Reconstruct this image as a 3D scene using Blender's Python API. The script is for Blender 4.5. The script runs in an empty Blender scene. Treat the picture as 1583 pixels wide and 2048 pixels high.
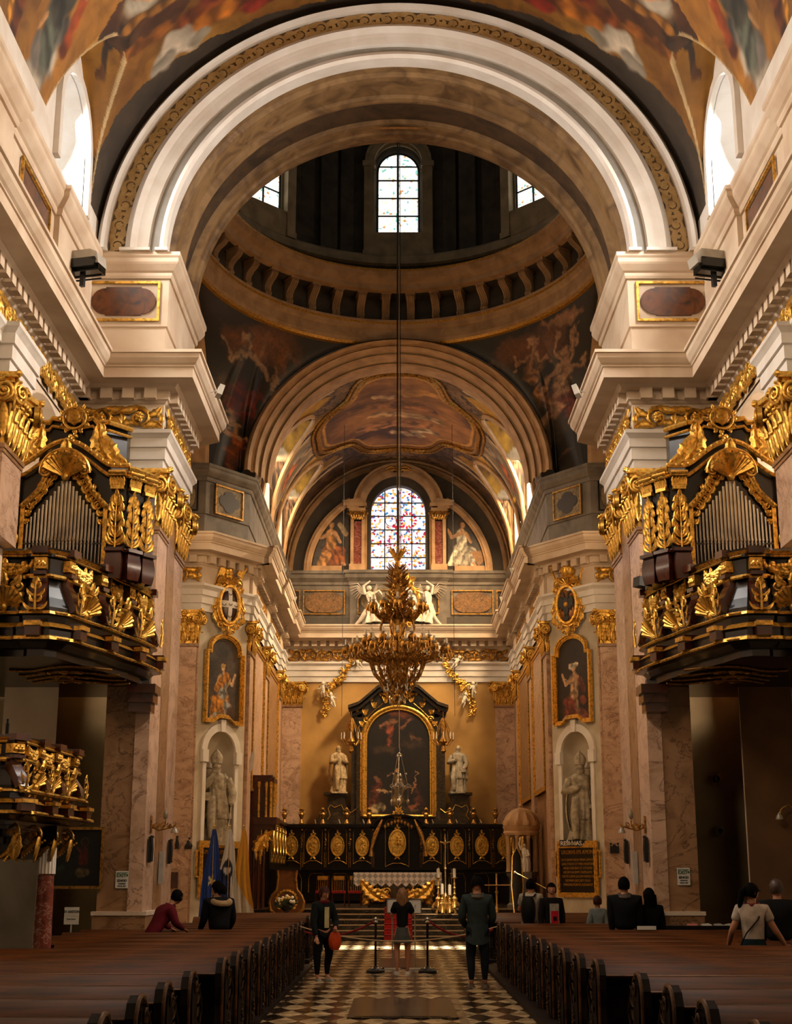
import bpy, math, random
import numpy as np
from mathutils import Vector, Matrix, Euler
PI = math.pi
sin, cos, sqrt = math.sin, math.cos, math.sqrt
rnd = random.Random(7)
SC = bpy.context.scene
COL = SC.collection

def lin(c):
    return tuple((x / 12.92 if x <= .04045 else ((x + .055) / 1.055) ** 2.4) for x in c)
def hx(s):
    s = s.lstrip('#')
    return lin([int(s[i:i + 2], 16) / 255 for i in (0, 2, 4)])

# ------------------------------------------------------------------ materials
def newmat(name):
    m = bpy.data.materials.new(name); m.use_nodes = True
    nt = m.node_tree
    b = nt.nodes['Principled BSDF']
    return m, nt, b
def N(nt, t, **k):
    n = nt.nodes.new(t)
    for a, v in k.items():
        if a in n.inputs: n.inputs[a].default_value = v
        else: setattr(n, a, v)
    return n
def L(nt, a, b): nt.links.new(a, b)
def ramp(nt, fac, stops):
    r = nt.nodes.new('ShaderNodeValToRGB')
    e = r.color_ramp.elements
    while len(e) < len(stops): e.new(.5)
    for x, (p, c) in zip(e, stops):
        x.position = p; x.color = (*c[:3], 1)
    L(nt, fac, r.inputs['Fac'])
    return r
def coords(nt, scale=(1, 1, 1), rot=(0, 0, 0), loc=(0, 0, 0)):
    t = nt.nodes.new('ShaderNodeTexCoord'); m = nt.nodes.new('ShaderNodeMapping')
    m.inputs['Scale'].default_value = scale; m.inputs['Rotation'].default_value = rot; m.inputs['Location'].default_value = loc
    L(nt, t.outputs['Object'], m.inputs['Vector'])
    return m.outputs['Vector']
def bump(nt, b, h, s, d=.02):
    n = N(nt, 'ShaderNodeBump', Strength=s, Distance=d)
    L(nt, h, n.inputs['Height']); L(nt, n.outputs['Normal'], b.inputs['Normal'])

def plain(name, c, rough=.6, metal=0, c2=None, sc=3, bs=0, spec=.5, det=4, dist=.4, stretch=(1, 1, 1), coat=0):
    m, nt, b = newmat(name)
    c = hx(c) if isinstance(c, str) else c
    b.inputs['Roughness'].default_value = rough; b.inputs['Metallic'].default_value = metal
    b.inputs['Specular IOR Level'].default_value = spec
    b.inputs['Coat Weight'].default_value = coat
    b.inputs['Coat Roughness'].default_value = .15
    if c2 is None: c2 = tuple(x * .72 for x in c)
    else: c2 = hx(c2)
    n = N(nt, 'ShaderNodeTexNoise', Scale=sc, Detail=det, Distortion=dist)
    L(nt, coords(nt, stretch), n.inputs['Vector'])
    r = ramp(nt, n.outputs['Fac'], [(.32, c2), (.62, c)])
    L(nt, r.outputs['Color'], b.inputs['Base Color'])
    if bs: bump(nt, b, n.outputs['Fac'], bs)
    return m

def marble(name, base, vein, dark, sc=1.0, rough=.32, rot=0.5):
    m, nt, b = newmat(name)
    v = coords(nt, (sc, sc, sc * 1.5), (0, rot, 0))
    n1 = N(nt, 'ShaderNodeTexNoise', Scale=1.3, Detail=7, Distortion=1.6, Roughness=.62)
    L(nt, v, n1.inputs['Vector'])
    n2 = N(nt, 'ShaderNodeTexNoise', Scale=1.1, Detail=9, Distortion=1.4, Roughness=.62)
    L(nt, v, n2.inputs['Vector'])
    a = N(nt, 'ShaderNodeMath', operation='SUBTRACT'); a.inputs[1].default_value = .5
    L(nt, n2.outputs['Fac'], a.inputs[0])
    ab = N(nt, 'ShaderNodeMath', operation='ABSOLUTE'); L(nt, a.outputs[0], ab.inputs[0])
    r1 = ramp(nt, n1.outputs['Fac'], [(.3, hx(dark)), (.5, hx(base)), (.72, tuple(min(1, x * 1.25) for x in hx(base)))])
    r2 = ramp(nt, ab.outputs[0], [(0, (.85, .85, .85)), (.016, (0, 0, 0))])
    mx = N(nt, 'ShaderNodeMix', data_type='RGBA'); 
    L(nt, r2.outputs['Color'], mx.inputs[0]); L(nt, r1.outputs['Color'], mx.inputs[6]); mx.inputs[7].default_value = (*hx(vein), 1)
    L(nt, mx.outputs[2], b.inputs['Base Color'])
    b.inputs['Roughness'].default_value = rough
    return m

def goldmat(name, c=(.86, .50, .10), rough=.34, dark=.35):
    m, nt, b = newmat(name)
    b.inputs['Metallic'].default_value = .93
    n = N(nt, 'ShaderNodeTexNoise', Scale=14, Detail=3)
    L(nt, coords(nt), n.inputs['Vector'])
    r = ramp(nt, n.outputs['Fac'], [(.3, tuple(x * dark for x in c)), (.55, c)])
    L(nt, r.outputs['Color'], b.inputs['Base Color'])
    rr = ramp(nt, n.outputs['Fac'], [(.3, (rough + .2,) * 3), (.7, (rough,) * 3)])
    L(nt, rr.outputs['Color'], b.inputs['Roughness'])
    bump(nt, b, n.outputs['Fac'], .25, .01)
    return m

def vcolmat(name, rough=.6, noise=.35, sc=6):
    """painting: colours held per vertex, broken up by brush noise"""
    m, nt, b = newmat(name)
    a = N(nt, 'ShaderNodeVertexColor', layer_name='Col')
    n = N(nt, 'ShaderNodeTexNoise', Scale=sc, Detail=5, Distortion=1.0)
    L(nt, coords(nt), n.inputs['Vector'])
    r = ramp(nt, n.outputs['Fac'], [(.25, (1 - noise,) * 3), (.75, (1 + noise * .5,) * 3)])
    mx = N(nt, 'ShaderNodeMix', data_type='RGBA', blend_type='MULTIPLY'); mx.inputs[0].default_value = 1
    L(nt, a.outputs['Color'], mx.inputs[6]); L(nt, r.outputs['Color'], mx.inputs[7])
    L(nt, mx.outputs[2], b.inputs['Base Color'])
    b.inputs['Roughness'].default_value = rough
    return m

def glow(name, c, s):
    m, nt, b = newmat(name)
    b.inputs['Base Color'].default_value = (*c, 1)
    b.inputs['Emission Color'].default_value = (*c, 1); b.inputs['Emission Strength'].default_value = s
    return m

def stained(name, s, colourful=1.0, sc=9.0, white=(.93, .95, 1), mort=.05):
    """leaded glass with daylight behind it: small panes, a few of them coloured"""
    m, nt, b = newmat(name)
    v = coords(nt, (sc, sc, sc))
    sep = N(nt, 'ShaderNodeSeparateXYZ'); L(nt, v, sep.inputs[0])
    cm = N(nt, 'ShaderNodeCombineXYZ'); L(nt, sep.outputs[0], cm.inputs[0]); L(nt, sep.outputs[2], cm.inputs[1])
    br = N(nt, 'ShaderNodeTexBrick', Scale=1.0); br.offset = .5; br.squash = .7; br.squash_frequency = 3
    br.inputs['Mortar Size'].default_value = mort; br.inputs['Brick Width'].default_value = .8; br.inputs['Row Height'].default_value = .55
    br.inputs['Color1'].default_value = (0, 0, 0, 1); br.inputs['Color2'].default_value = (1, 1, 1, 1)
    L(nt, cm.outputs[0], br.inputs['Vector'])
    vo = N(nt, 'ShaderNodeTexVoronoi', Scale=.9, voronoi_dimensions='2D', distance='MANHATTAN'); L(nt, cm.outputs[0], vo.inputs['Vector'])
    s2 = N(nt, 'ShaderNodeSeparateColor'); L(nt, vo.outputs['Color'], s2.inputs[0])
    W = white
    if colourful > .5:
        st = [(0, (.02, .22, .45)), (.06, W), (.34, (.95, .38, .04)), (.43, (1, .58, .18)), (.49, W), (.84, (.5, .01, .04)), (.89, W), (.97, (.12, .1, .35))]
    else:
        st = [(0, (.2, .45, .40)), (.06, W), (.55, (.95, .75, .45)), (.62, W), (.90, (.5, .25, .1)), (.93, W)]
    r = ramp(nt, s2.outputs[0], st); r.color_ramp.interpolation = 'CONSTANT'
    mx = N(nt, 'ShaderNodeMix', data_type='RGBA'); L(nt, br.outputs['Fac'], mx.inputs[0])
    L(nt, r.outputs['Color'], mx.inputs[6]); mx.inputs[7].default_value = (.01, .01, .01, 1)
    L(nt, mx.outputs[2], b.inputs['Emission Color']); b.inputs['Emission Strength'].default_value = s
    b.inputs['Base Color'].default_value = (.02, .02, .02, 1)
    return m

M = {}
M['plaster'] = plain('cream_plaster', '#e2cdb4', .62, c2='#cdb397', sc=1.2)
M['white'] = plain('white_plaster', '#ece4da', .6, c2='#dcd0c2', sc=1.5)
M['stone'] = plain('tan_stone', '#c39a6c', .6, c2='#a07a50', sc=2.2, bs=.08)
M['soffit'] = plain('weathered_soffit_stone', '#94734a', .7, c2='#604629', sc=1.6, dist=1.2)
M['greyband'] = plain('grey_painted_plaster', '#a5a098', .6, c2='#8f8a80', sc=2)
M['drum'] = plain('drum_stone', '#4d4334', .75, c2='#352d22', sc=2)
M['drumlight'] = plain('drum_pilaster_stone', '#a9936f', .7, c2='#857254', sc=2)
M['attic'] = plain('grey_stone', '#7a7063', .6, c2='#5a5146', sc=2)
M['marble'] = marble('pink_marble', '#c6a286', '#6b4634', '#a37c5e', .9)
M['marble2'] = marble('brown_marble', '#9a7350', '#3f2618', '#74502f', .8, rot=.3)
M['redmarble'] = marble('red_marble', '#7c3a2c', '#c9a792', '#47201a', 2.5)
M['niche'] = plain('niche_plaster', '#cbbda6', .6, c2='#b5a58c', sc=2)
M['ochre'] = plain('ochre_wall', '#c79a54', .5, c2='#a87c3e', sc=.7)
M['chapel'] = plain('chapel_plaster', '#a8926a', .7, c2='#8d7753', sc=1)
M['gold'] = goldmat('gilding')
M['oldgold'] = goldmat('aged_gilding', (.50, .26, .06), .38, .22)
M['goldpaint'] = plain('gold_paint', '#c8902c', .42, c2='#8a5a18', sc=20, metal=.4)
M['black'] = plain('black_lacquered_wood', '#0e0806', .28, c2='#050302', sc=4, coat=.15, spec=.4)
M['mahog'] = plain('red_brown_wood', '#4a1d0c', .25, c2='#2a0f06', sc=3, stretch=(1, 1, .3), coat=.4)
M['pew'] = plain('pew_wood', '#5e3213', .38, c2='#2c1507', sc=5, stretch=(.25, 3, 3), spec=.25)
M['pewdark'] = plain('dark_pew_end_and_shade_wood', '#160b06', .6, c2='#090403', sc=5, spec=.15)
M['shade'] = plain('dim_glass_shade', '#8f7f66', .2)
M['statue'] = plain('grey_statue_stone', '#b5a78f', .7, c2='#857863', sc=7, bs=.2)
M['whitestatue'] = plain('white_marble_statue', '#e6dccb', .5, c2='#c9bda8', sc=6)
M['darkmarble'] = marble('dark_altar_marble', '#2e2418', '#6b5638', '#15100b', 2.2, .3)
M['pipe'] = plain('organ_pipe_tin', '#b9b3a6', .28, metal=.9, c2='#8f8a80', sc=2)
M['iron'] = plain('black_iron', '#0d0c0c', .5)
M['silver'] = plain('silver', '#d8d2c8', .25, metal=.95)
M['brasspole'] = plain('dark_bronze_pole', '#3a3028', .3, metal=.8)
M['brass'] = goldmat('polished_brass', (.9, .62, .22), .22, .6)
M['wax'] = plain('ivory_wax', '#efe6d2', .5)
M['lace'] = plain('white_lace_cloth', '#e6e4e2', .8, c2='#8d8a88', sc=26, dist=0, det=1)
M['red'] = plain('red_carpet', '#a8160e', .85, c2='#7e0f0a', sc=20)
M['rope'] = plain('red_velvet_rope', '#8a0f18', .8)
M['cord'] = plain('beige_cord', '#b79b72', .8)
M['paper'] = plain('white_paper', '#dcd8cf', .7, c2='#cfcabf')
M['ink'] = plain('black_ink', '#0b0b0b', .6)
M['green'] = plain('sign_green', '#1c5a2f', .6)
M['greyplastic'] = plain('light_grey_plastic', '#b9b2a4', .45)
M['glassdark'] = plain('dark_lamp_glass', '#10130f', .12)
M['marblestep'] = marble('dark_step_marble', '#2a221b', '#6b5a48', '#120e0b', 1.6, .2)
M['skin'] = plain('skin', '#b07a58', .5, c2='#9a664a')
M['hairdark'] = plain('dark_hair', '#080605', .75, spec=.05, stretch=(8, 8, 1), sc=6)
M['blonde'] = plain('blonde_hair', '#8d6236', .45, c2='#5d3c1e', stretch=(9, 9, .6), sc=8)
M['redhair'] = plain('red_hair', '#3c130a', .6, c2='#240a06', sc=14, spec=.2)
M['grille'] = plain('lead', '#090909', .6)
M['capglass'] = plain('clear_lamp_glass', '#f4ead8', .12)
M['fresco'] = vcolmat('fresco_paint', .7, .45, 1.6)
M['oil'] = vcolmat('oil_painting', .45, .5, 7)
M['paint'] = vcolmat('flat_paint', .6, .08, 8)

# ------------------------------------------------------------------ mesh builder
class MB:
    def __init__(s):
        s.v = []; s.f = []; s.mi = []; s.M = Matrix(); s.cur = 0; s.c = None
    def add(s, vs, fs):
        o = len(s.v); M_ = s.M
        s.v += [tuple(M_ @ Vector(p)) for p in vs]
        s.f += [tuple(i + o for i in f) for f in fs]
        s.mi += [s.cur] * len(fs)
    def box(s, x0, x1, y0, y1, z0, z1, tx=0, ty=0):
        # tx, ty: how far the top is drawn in
        v = [(x0, y0, z0), (x1, y0, z0), (x1, y1, z0), (x0, y1, z0), (x0 + tx, y0 + ty, z1), (x1 - tx, y0 + ty, z1), (x1 - tx, y1 - ty, z1), (x0 + tx, y1 - ty, z1)]
        s.add(v, [(3, 2, 1, 0), (4, 5, 6, 7), (0, 1, 5, 4), (1, 2, 6, 5), (2, 3, 7, 6), (3, 0, 4, 7)])
    def grid(s, P, nu, nv, cu=False, cv=False):
        vs = [P(i, j) for j in range(nv + (0 if cv else 1)) for i in range(nu + (0 if cu else 1))]
        W = nu + (0 if cu else 1); Hh = nv + (0 if cv else 1)
        fs = []
        for j in range(nv):
            for i in range(nu):
                a = j * W + i; b = j * W + (i + 1) % W; c = ((j + 1) % Hh) * W + (i + 1) % W; d = ((j + 1) % Hh) * W + i
                fs.append((a, b, c, d))
        s.add(vs, fs)
    def lathe(s, prof, n=12, cx=0, cy=0, cz=0, cap=True, a0=0, a1=2 * PI, sy=1):
        full = abs(a1 - a0 - 2 * PI) < 1e-6
        m = len(prof) - 1
        s.grid(lambda i, j: (cx + prof[j][0] * cos(a0 + (a1 - a0) * i / n), cy + sy * prof[j][0] * sin(a0 + (a1 - a0) * i / n), cz + prof[j][1]), n, m, cu=full)
    def tube(s, pts, r, n=6, closed=False, flat=1):
        """round bar along points; r a number or one per point"""
        P = [Vector(p) for p in pts]; k = len(P)
        R_ = r if isinstance(r, (list, tuple)) else [r] * k
        up = None; rings = []
        for i in range(k):
            t = (P[(i + 1) % k] - P[i - 1]) if closed else (P[min(i + 1, k - 1)] - P[max(i - 1, 0)])
            if t.length < 1e-9: t = Vector((0, 0, 1))
            t.normalize()
            if up is None:
                up = Vector((0, 0, 1)) if abs(t.z) < .9 else Vector((0, 1, 0))
            a = t.cross(up)
            if a.length < 1e-6: a = t.orthogonal()
            a.normalize(); b = a.cross(t); up = b
            rings.append([P[i] + (a * cos(2 * PI * q / n) + b * flat * sin(2 * PI * q / n)) * R_[i] for q in range(n)])
        vs = [p for g in rings for p in g]; fs = []
        for i in range(k if closed else k - 1):
            j = (i + 1) % k
            for q in range(n):
                fs.append((i * n + q, i * n + (q + 1) % n, j * n + (q + 1) % n, j * n + q))
        if not closed:
            fs.append(tuple(range(n))[::-1]); fs.append(tuple((k - 1) * n + q for q in range(n)))
        s.add(vs, fs)
    def ball(s, c, r, n=8, m=6, sc=(1, 1, 1)):
        s.grid(lambda i, j: (c[0] + r * sc[0] * sin(PI * (j + .02) / (m + .04)) * cos(2 * PI * i / n), c[1] + r * sc[1] * sin(PI * (j + .02) / (m + .04)) * sin(2 * PI * i / n), c[2] - r * sc[2] * cos(PI * j / m)), n, m, cu=True)
    def prism(s, poly, d0, d1, axis='y'):
        """polygon (a,b) extruded: axis y -> (a, d, b); z -> (a, b, d); x -> (d, a, b)"""
        f = {'y': lambda a, b, d: (a, d, b), 'z': lambda a, b, d: (a, b, d), 'x': lambda a, b, d: (d, a, b)}[axis]
        n = len(poly)
        vs = [f(a, b, d0) for a, b in poly] + [f(a, b, d1) for a, b in poly]
        s.add(vs, [tuple(range(n)), tuple(range(2 * n - 1, n - 1, -1))] + [(i, i + n, (i + 1) % n + n, (i + 1) % n) for i in range(n)])
    def sweep(s, path, prof, closed=False, mats=None, close_prof=False):
        """profile (out, z) carried along a plan path of (x, y); out = to the right of travel; mitred"""
        n = len(path); k = len(prof)
        nr = []
        for i in range(n):
            def seg(a, b):
                dx, dy = b[0] - a[0], b[1] - a[1]; l = sqrt(dx * dx + dy * dy) or 1
                return (dy / l, -dx / l)
            p = path[i]
            if closed or 0 < i < n - 1:
                n1 = seg(path[i - 1], p); n2 = seg(p, path[(i + 1) % n])
                m = (n1[0] + n2[0], n1[1] + n2[1]); d = 1 + n1[0] * n2[0] + n1[1] * n2[1]
                d = max(d, .25)
                nr.append((m[0] / d, m[1] / d))
            elif i == 0: nr.append(seg(p, path[1]))
            else: nr.append(seg(path[i - 1], p))
        kk = k if close_prof else k - 1
        for q in range(kk):
            a, b = prof[q], prof[(q + 1) % k]
            if mats: s.cur = mats[q]
            vs = []; fs = []
            for i in range(n):
                vs.append((path[i][0] + nr[i][0] * a[0], path[i][1] + nr[i][1] * a[0], a[1]))
                vs.append((path[i][0] + nr[i][0] * b[0], path[i][1] + nr[i][1] * b[0], b[1]))
            for i in range(n if closed else n - 1):
                j = (i + 1) % n
                fs.append((2 * i, 2 * j, 2 * j + 1, 2 * i + 1))
            s.add(vs, fs)
    def mirror(s):
        o = len(s.v)
        s.v += [(-x, y, z) for x, y, z in s.v]
        s.f += [tuple(i + o for i in f[::-1]) for f in s.f]
        s.mi += s.mi
        return s
    def build(s, name, mats, parent=None, smooth=True, kind=None, angle=35, loc=None):
        me = bpy.data.meshes.new(name)
        me.from_pydata(s.v, [], s.f)
        if not isinstance(mats, (list, tuple)): mats = [mats]
        for m in mats: me.materials.append(M[m] if isinstance(m, str) else m)
        if len(mats) > 1: me.polygons.foreach_set('material_index', s.mi)
        if smooth:
            me.polygons.foreach_set('use_smooth', [True] * len(me.polygons))
            try: me.set_sharp_from_angle(angle=math.radians(angle))
            except Exception: pass
        if s.c is not None:
            at = me.color_attributes.new('Col', 'FLOAT_COLOR', 'POINT')
            at.data.foreach_set('color', np.asarray(s.c, dtype=np.float32).ravel())
        me.update()
        o = bpy.data.objects.new(name, me); COL.objects.link(o)
        if parent is not None: o.parent = parent
        if loc: o.location = loc
        if kind: o['kind'] = kind
        return o

def T(x=0, y=0, z=0, rz=0, rx=0, ry=0, s=1):
    sv = s if isinstance(s, (tuple, list)) else (s, s, s)
    return Matrix.Translation((x, y, z)) @ Euler((rx, ry, rz)).to_matrix().to_4x4() @ Matrix.Diagonal((*sv, 1))

def tag(o, label, cat, group=None, kind=None):
    o['label'] = label; o['category'] = cat
    if group: o['group'] = group
    if kind: o['kind'] = kind
    return o
def thing(name, label, cat, loc=(0, 0, 0), rz=0, group=None, sc=1):
    o = bpy.data.objects.new(name, None); COL.objects.link(o)
    o.location = loc; o.rotation_euler = (0, 0, rz)
    o.scale = sc if isinstance(sc, tuple) else (sc,) * 3
    o.empty_display_size = .1
    return tag(o, label, cat, group)
def dup(root, loc=None, rz=None, label=None, mirror=False, sc=None):
    kids = {}
    for o in COL.objects:
        if o.parent is not None: kids.setdefault(o.parent.name, []).append(o)
    def cp(o, par):
        c = o.copy(); COL.objects.link(c)
        c.parent = par
        for k in kids.get(o.name, []): cp(k, c)
        return c
    r = cp(root, None)
    if loc is not None: r.location = loc
    if rz is not None: r.rotation_euler = (0, 0, rz)
    if sc is not None: r.scale = sc if isinstance(sc, tuple) else (sc,) * 3
    if mirror:
        r.scale.x = -r.scale.x; r.location.x = -r.location.x; r.rotation_euler.z = -r.rotation_euler.z
    if label: r['label'] = label
    return r
def struct(mb, name, mat, **k):
    return mb.build(name, mat, kind='structure', **k)

# ------------------------------------------------------------------ carved ornament
# all ornament is laid out in a local frame: x across, z up, -y towards the viewer
def spiral(mb, cx, cz, r, turns=1.6, a0=0, hand=1, th=.18, y=0, rise=.25, n=20, q=5):
    pts = []; rr = []
    for i in range(n + 1):
        t = i / n; a = a0 + hand * turns * 2 * PI * t; rad = r * (1 - .86 * t)
        pts.append((cx + rad * cos(a), y - rise * r * t, cz + rad * sin(a)))
        rr.append(r * th * (1 - .5 * t))
    mb.tube(pts, rr, q)
    mb.ball((cx, y - rise * r, cz), r * th * 1.2, 6, 4)
def leaf(mb, p0, p1, w, bow=0.0, lift=.25, lobes=4, n=12, curl=0.0, y=0, nrm=(0, -1, 0)):
    """acanthus leaf from p0 to p1 (x,z); bow = sideways bend; lift = how far it swells towards the viewer; curl = tip leaning out"""
    x0, z0 = p0; x1, z1 = p1
    dx, dz = x1 - x0, z1 - z0; Ln = sqrt(dx * dx + dz * dz) or 1e-6
    tx, tz = dx / Ln, dz / Ln; sx, sz = -tz, tx
    vs = []
    for i in range(n + 1):
        t = i / n
        b = bow * Ln * 4 * t * (1 - t)
        cx = x0 + dx * t + sx * b; cz = z0 + dz * t + sz * b
        hw = w * (max(.0, sin(PI * (t * .93 + .05))) ** .7) * (1 + .42 * abs(sin(lobes * PI * t)) - .25)
        cy = y - lift * w * sin(PI * min(1, t * .8 + .1)) - curl * Ln * t ** 3
        for k, (o, h) in enumerate(((-1, .0), (-.55, .34), (0, .08), (.55, .34), (1, .0))):
            back = -.10 * Ln * abs(o)  # lobes point forward a little
            vs.append((cx + sx * hw * o - tx * back * .3, cy - h * w * .8 + (curl and 0), cz + sz * hw * o - tz * back * .3))
    fs = [(i * 5 + k, i * 5 + k + 1, (i + 1) * 5 + k + 1, (i + 1) * 5 + k) for i in range(n) for k in range(4)]
    mb.add(vs, fs)
def shell(mb, cx, cz, r, n=11, y=0, a0=.05, a1=PI - .05, depth=.35, flip=1):
    for i in range(n):
        a = a0 + (a1 - a0) * (i + .5) / n
        R_ = r * (1 + .06 * (i % 2))
        mb.tube([(cx + cos(a) * r * .12, y - .02 * r, cz + flip * sin(a) * r * .12), (cx + cos(a) * R_ * .6, y - depth * r * .6, cz + flip * sin(a) * R_ * .6), (cx + cos(a) * R_, y - depth * r, cz + flip * sin(a) * R_)], [r * .05, r * .11, r * .13], 5)
    mb.ball((cx, y - .1 * r, cz), r * .2, 8, 5)
def beads(mb, p0, p1, r, step=2.2):
    a, b = Vector(p0), Vector(p1); n = max(1, int((b - a).length / (r * step)))
    for i in range(n + 1):
        mb.ball(tuple(a.lerp(b, i / n)), r, 5, 3)
def rinceau(mb, L_, H_, y=0, x0=None, unit=1.35, mirror_mid=True):
    """running scroll of acanthus, L_ long and H_ high, centred on x=0, standing on z=0"""
    x0 = -L_ / 2 if x0 is None else x0
    n = max(1, round(L_ / (H_ * unit))); u = L_ / n; r = min(H_ * .42, u * .38)
    for i in range(n):
        up = 1 if i % 2 == 0 else -1
        cx = x0 + u * (i + .5); cz = H_ / 2
        spiral(mb, cx, cz, r, 1.6, PI * .5 * -up + PI * .1, up, .23, y, .2, 16, 5)
        leaf(mb, (cx - u * .55, cz - up * H_ * .30), (cx - r * .1, cz - up * H_ * .47), H_ * .17, .12 * up, .4, 3, 8, 0, y)
        leaf(mb, (cx + r * .3, cz + up * r * .9), (cx + u * .6, cz + up * H_ * .40), H_ * .18, -.15 * up, .4, 3, 8, 0, y)
        leaf(mb, (cx + r * .6, cz - up * r * .2), (cx + u * .55, cz - up * H_ * .42), H_ * .18, .2 * up, .4, 3, 8, 0, y)
        leaf(mb, (cx - r * .2, cz + up * r * .6), (cx - u * .5, cz + up * H_ * .46), H_ * .16, .2 * up, .4, 3, 8, 0, y)
        leaf(mb, (cx + u * .5, cz + H_ * .2), (cx + u * .5, cz - H_ * .3), H_ * .12, .2, .4, 2, 7, 0, y)
        for k in range(5):
            a = 2 * PI * k / 5
            leaf(mb, (cx, cz), (cx + r * .5 * cos(a), cz + r * .5 * sin(a)), r * .2, 0, .4, 1, 4, 0, y - r * .2)
def plume(mb, H_, W_, y=0, z=0, x=0, n=5, scroll=True):
    """upright acanthus spray of leaf pairs on a stalk"""
    for i in range(n):
        t = i / n; zz = z + H_ * (.12 + .8 * t); w = W_ * (1 - .55 * t) * (.55 + .45 * (i % 2 == 0))
        for sgn in (-1, 1):
            leaf(mb, (x, zz - H_ * .08), (x + sgn * w * .5, zz + H_ * .13), H_ * .055, -.22 * sgn, .5, 3, 8, .15, y)
    leaf(mb, (x, z + H_ * .75), (x, z + H_), W_ * .16, 0, .4, 3, 8, .25, y)
    mb.tube([(x, y - .02, z), (x, y - .05, z + H_ * .5), (x, y - .02, z + H_ * .95)], [W_ * .07, W_ * .05, W_ * .02], 5)
    if scroll:
        for sgn in (-1, 1): spiral(mb, x + sgn * W_ * .22, z + H_ * .09, W_ * .2, 1.4, PI / 2, sgn, .2, y, .3, 14, 5)
def garland(mb, p0, p1, sag, r, y=0, n=16):
    for i in range(n + 1):
        t = i / n; x = p0[0] + (p1[0] - p0[0]) * t; z = p0[1] + (p1[1] - p0[1]) * t - sag * 4 * t * (1 - t)
        rr = r * (.55 + .6 * sin(PI * t))
        for k in range(3):
            a = rnd.random() * 6.28
            mb.ball((x + cos(a) * rr * .6, y - rr * .5, z + sin(a) * rr * .6), rr * .55, 5, 4)
        if i % 2: leaf(mb, (x, z), (x + rnd.uniform(-1, 1) * rr * 2.2, z + rnd.uniform(-1, 1) * rr * 2.2), rr * .5, 0, lobes=2, n=5, y=y - rr * .3)
def cartouche(mb, W_, H_, y=0):
    n = 12
    for k in range(n):
        a = 2 * PI * k / n
        x, z = W_ / 2 * .9 * cos(a), H_ / 2 * .9 * sin(a)
        spiral(mb, x, z, W_ * .10, 1.3, a, 1 if k % 2 else -1, .26, y, .3, 12, 5)
        leaf(mb, (x * .8, z * .8), (x * 1.25, z * 1.25), W_ * .06, .2 if k % 2 else -.2, lobes=2, n=6, y=y)
    mb.tube([(W_ * .36 * cos(2 * PI * i / 28), y - W_ * .05, H_ * .36 * sin(2 * PI * i / 28)) for i in range(28)], W_ * .045, 6, closed=True)

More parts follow.
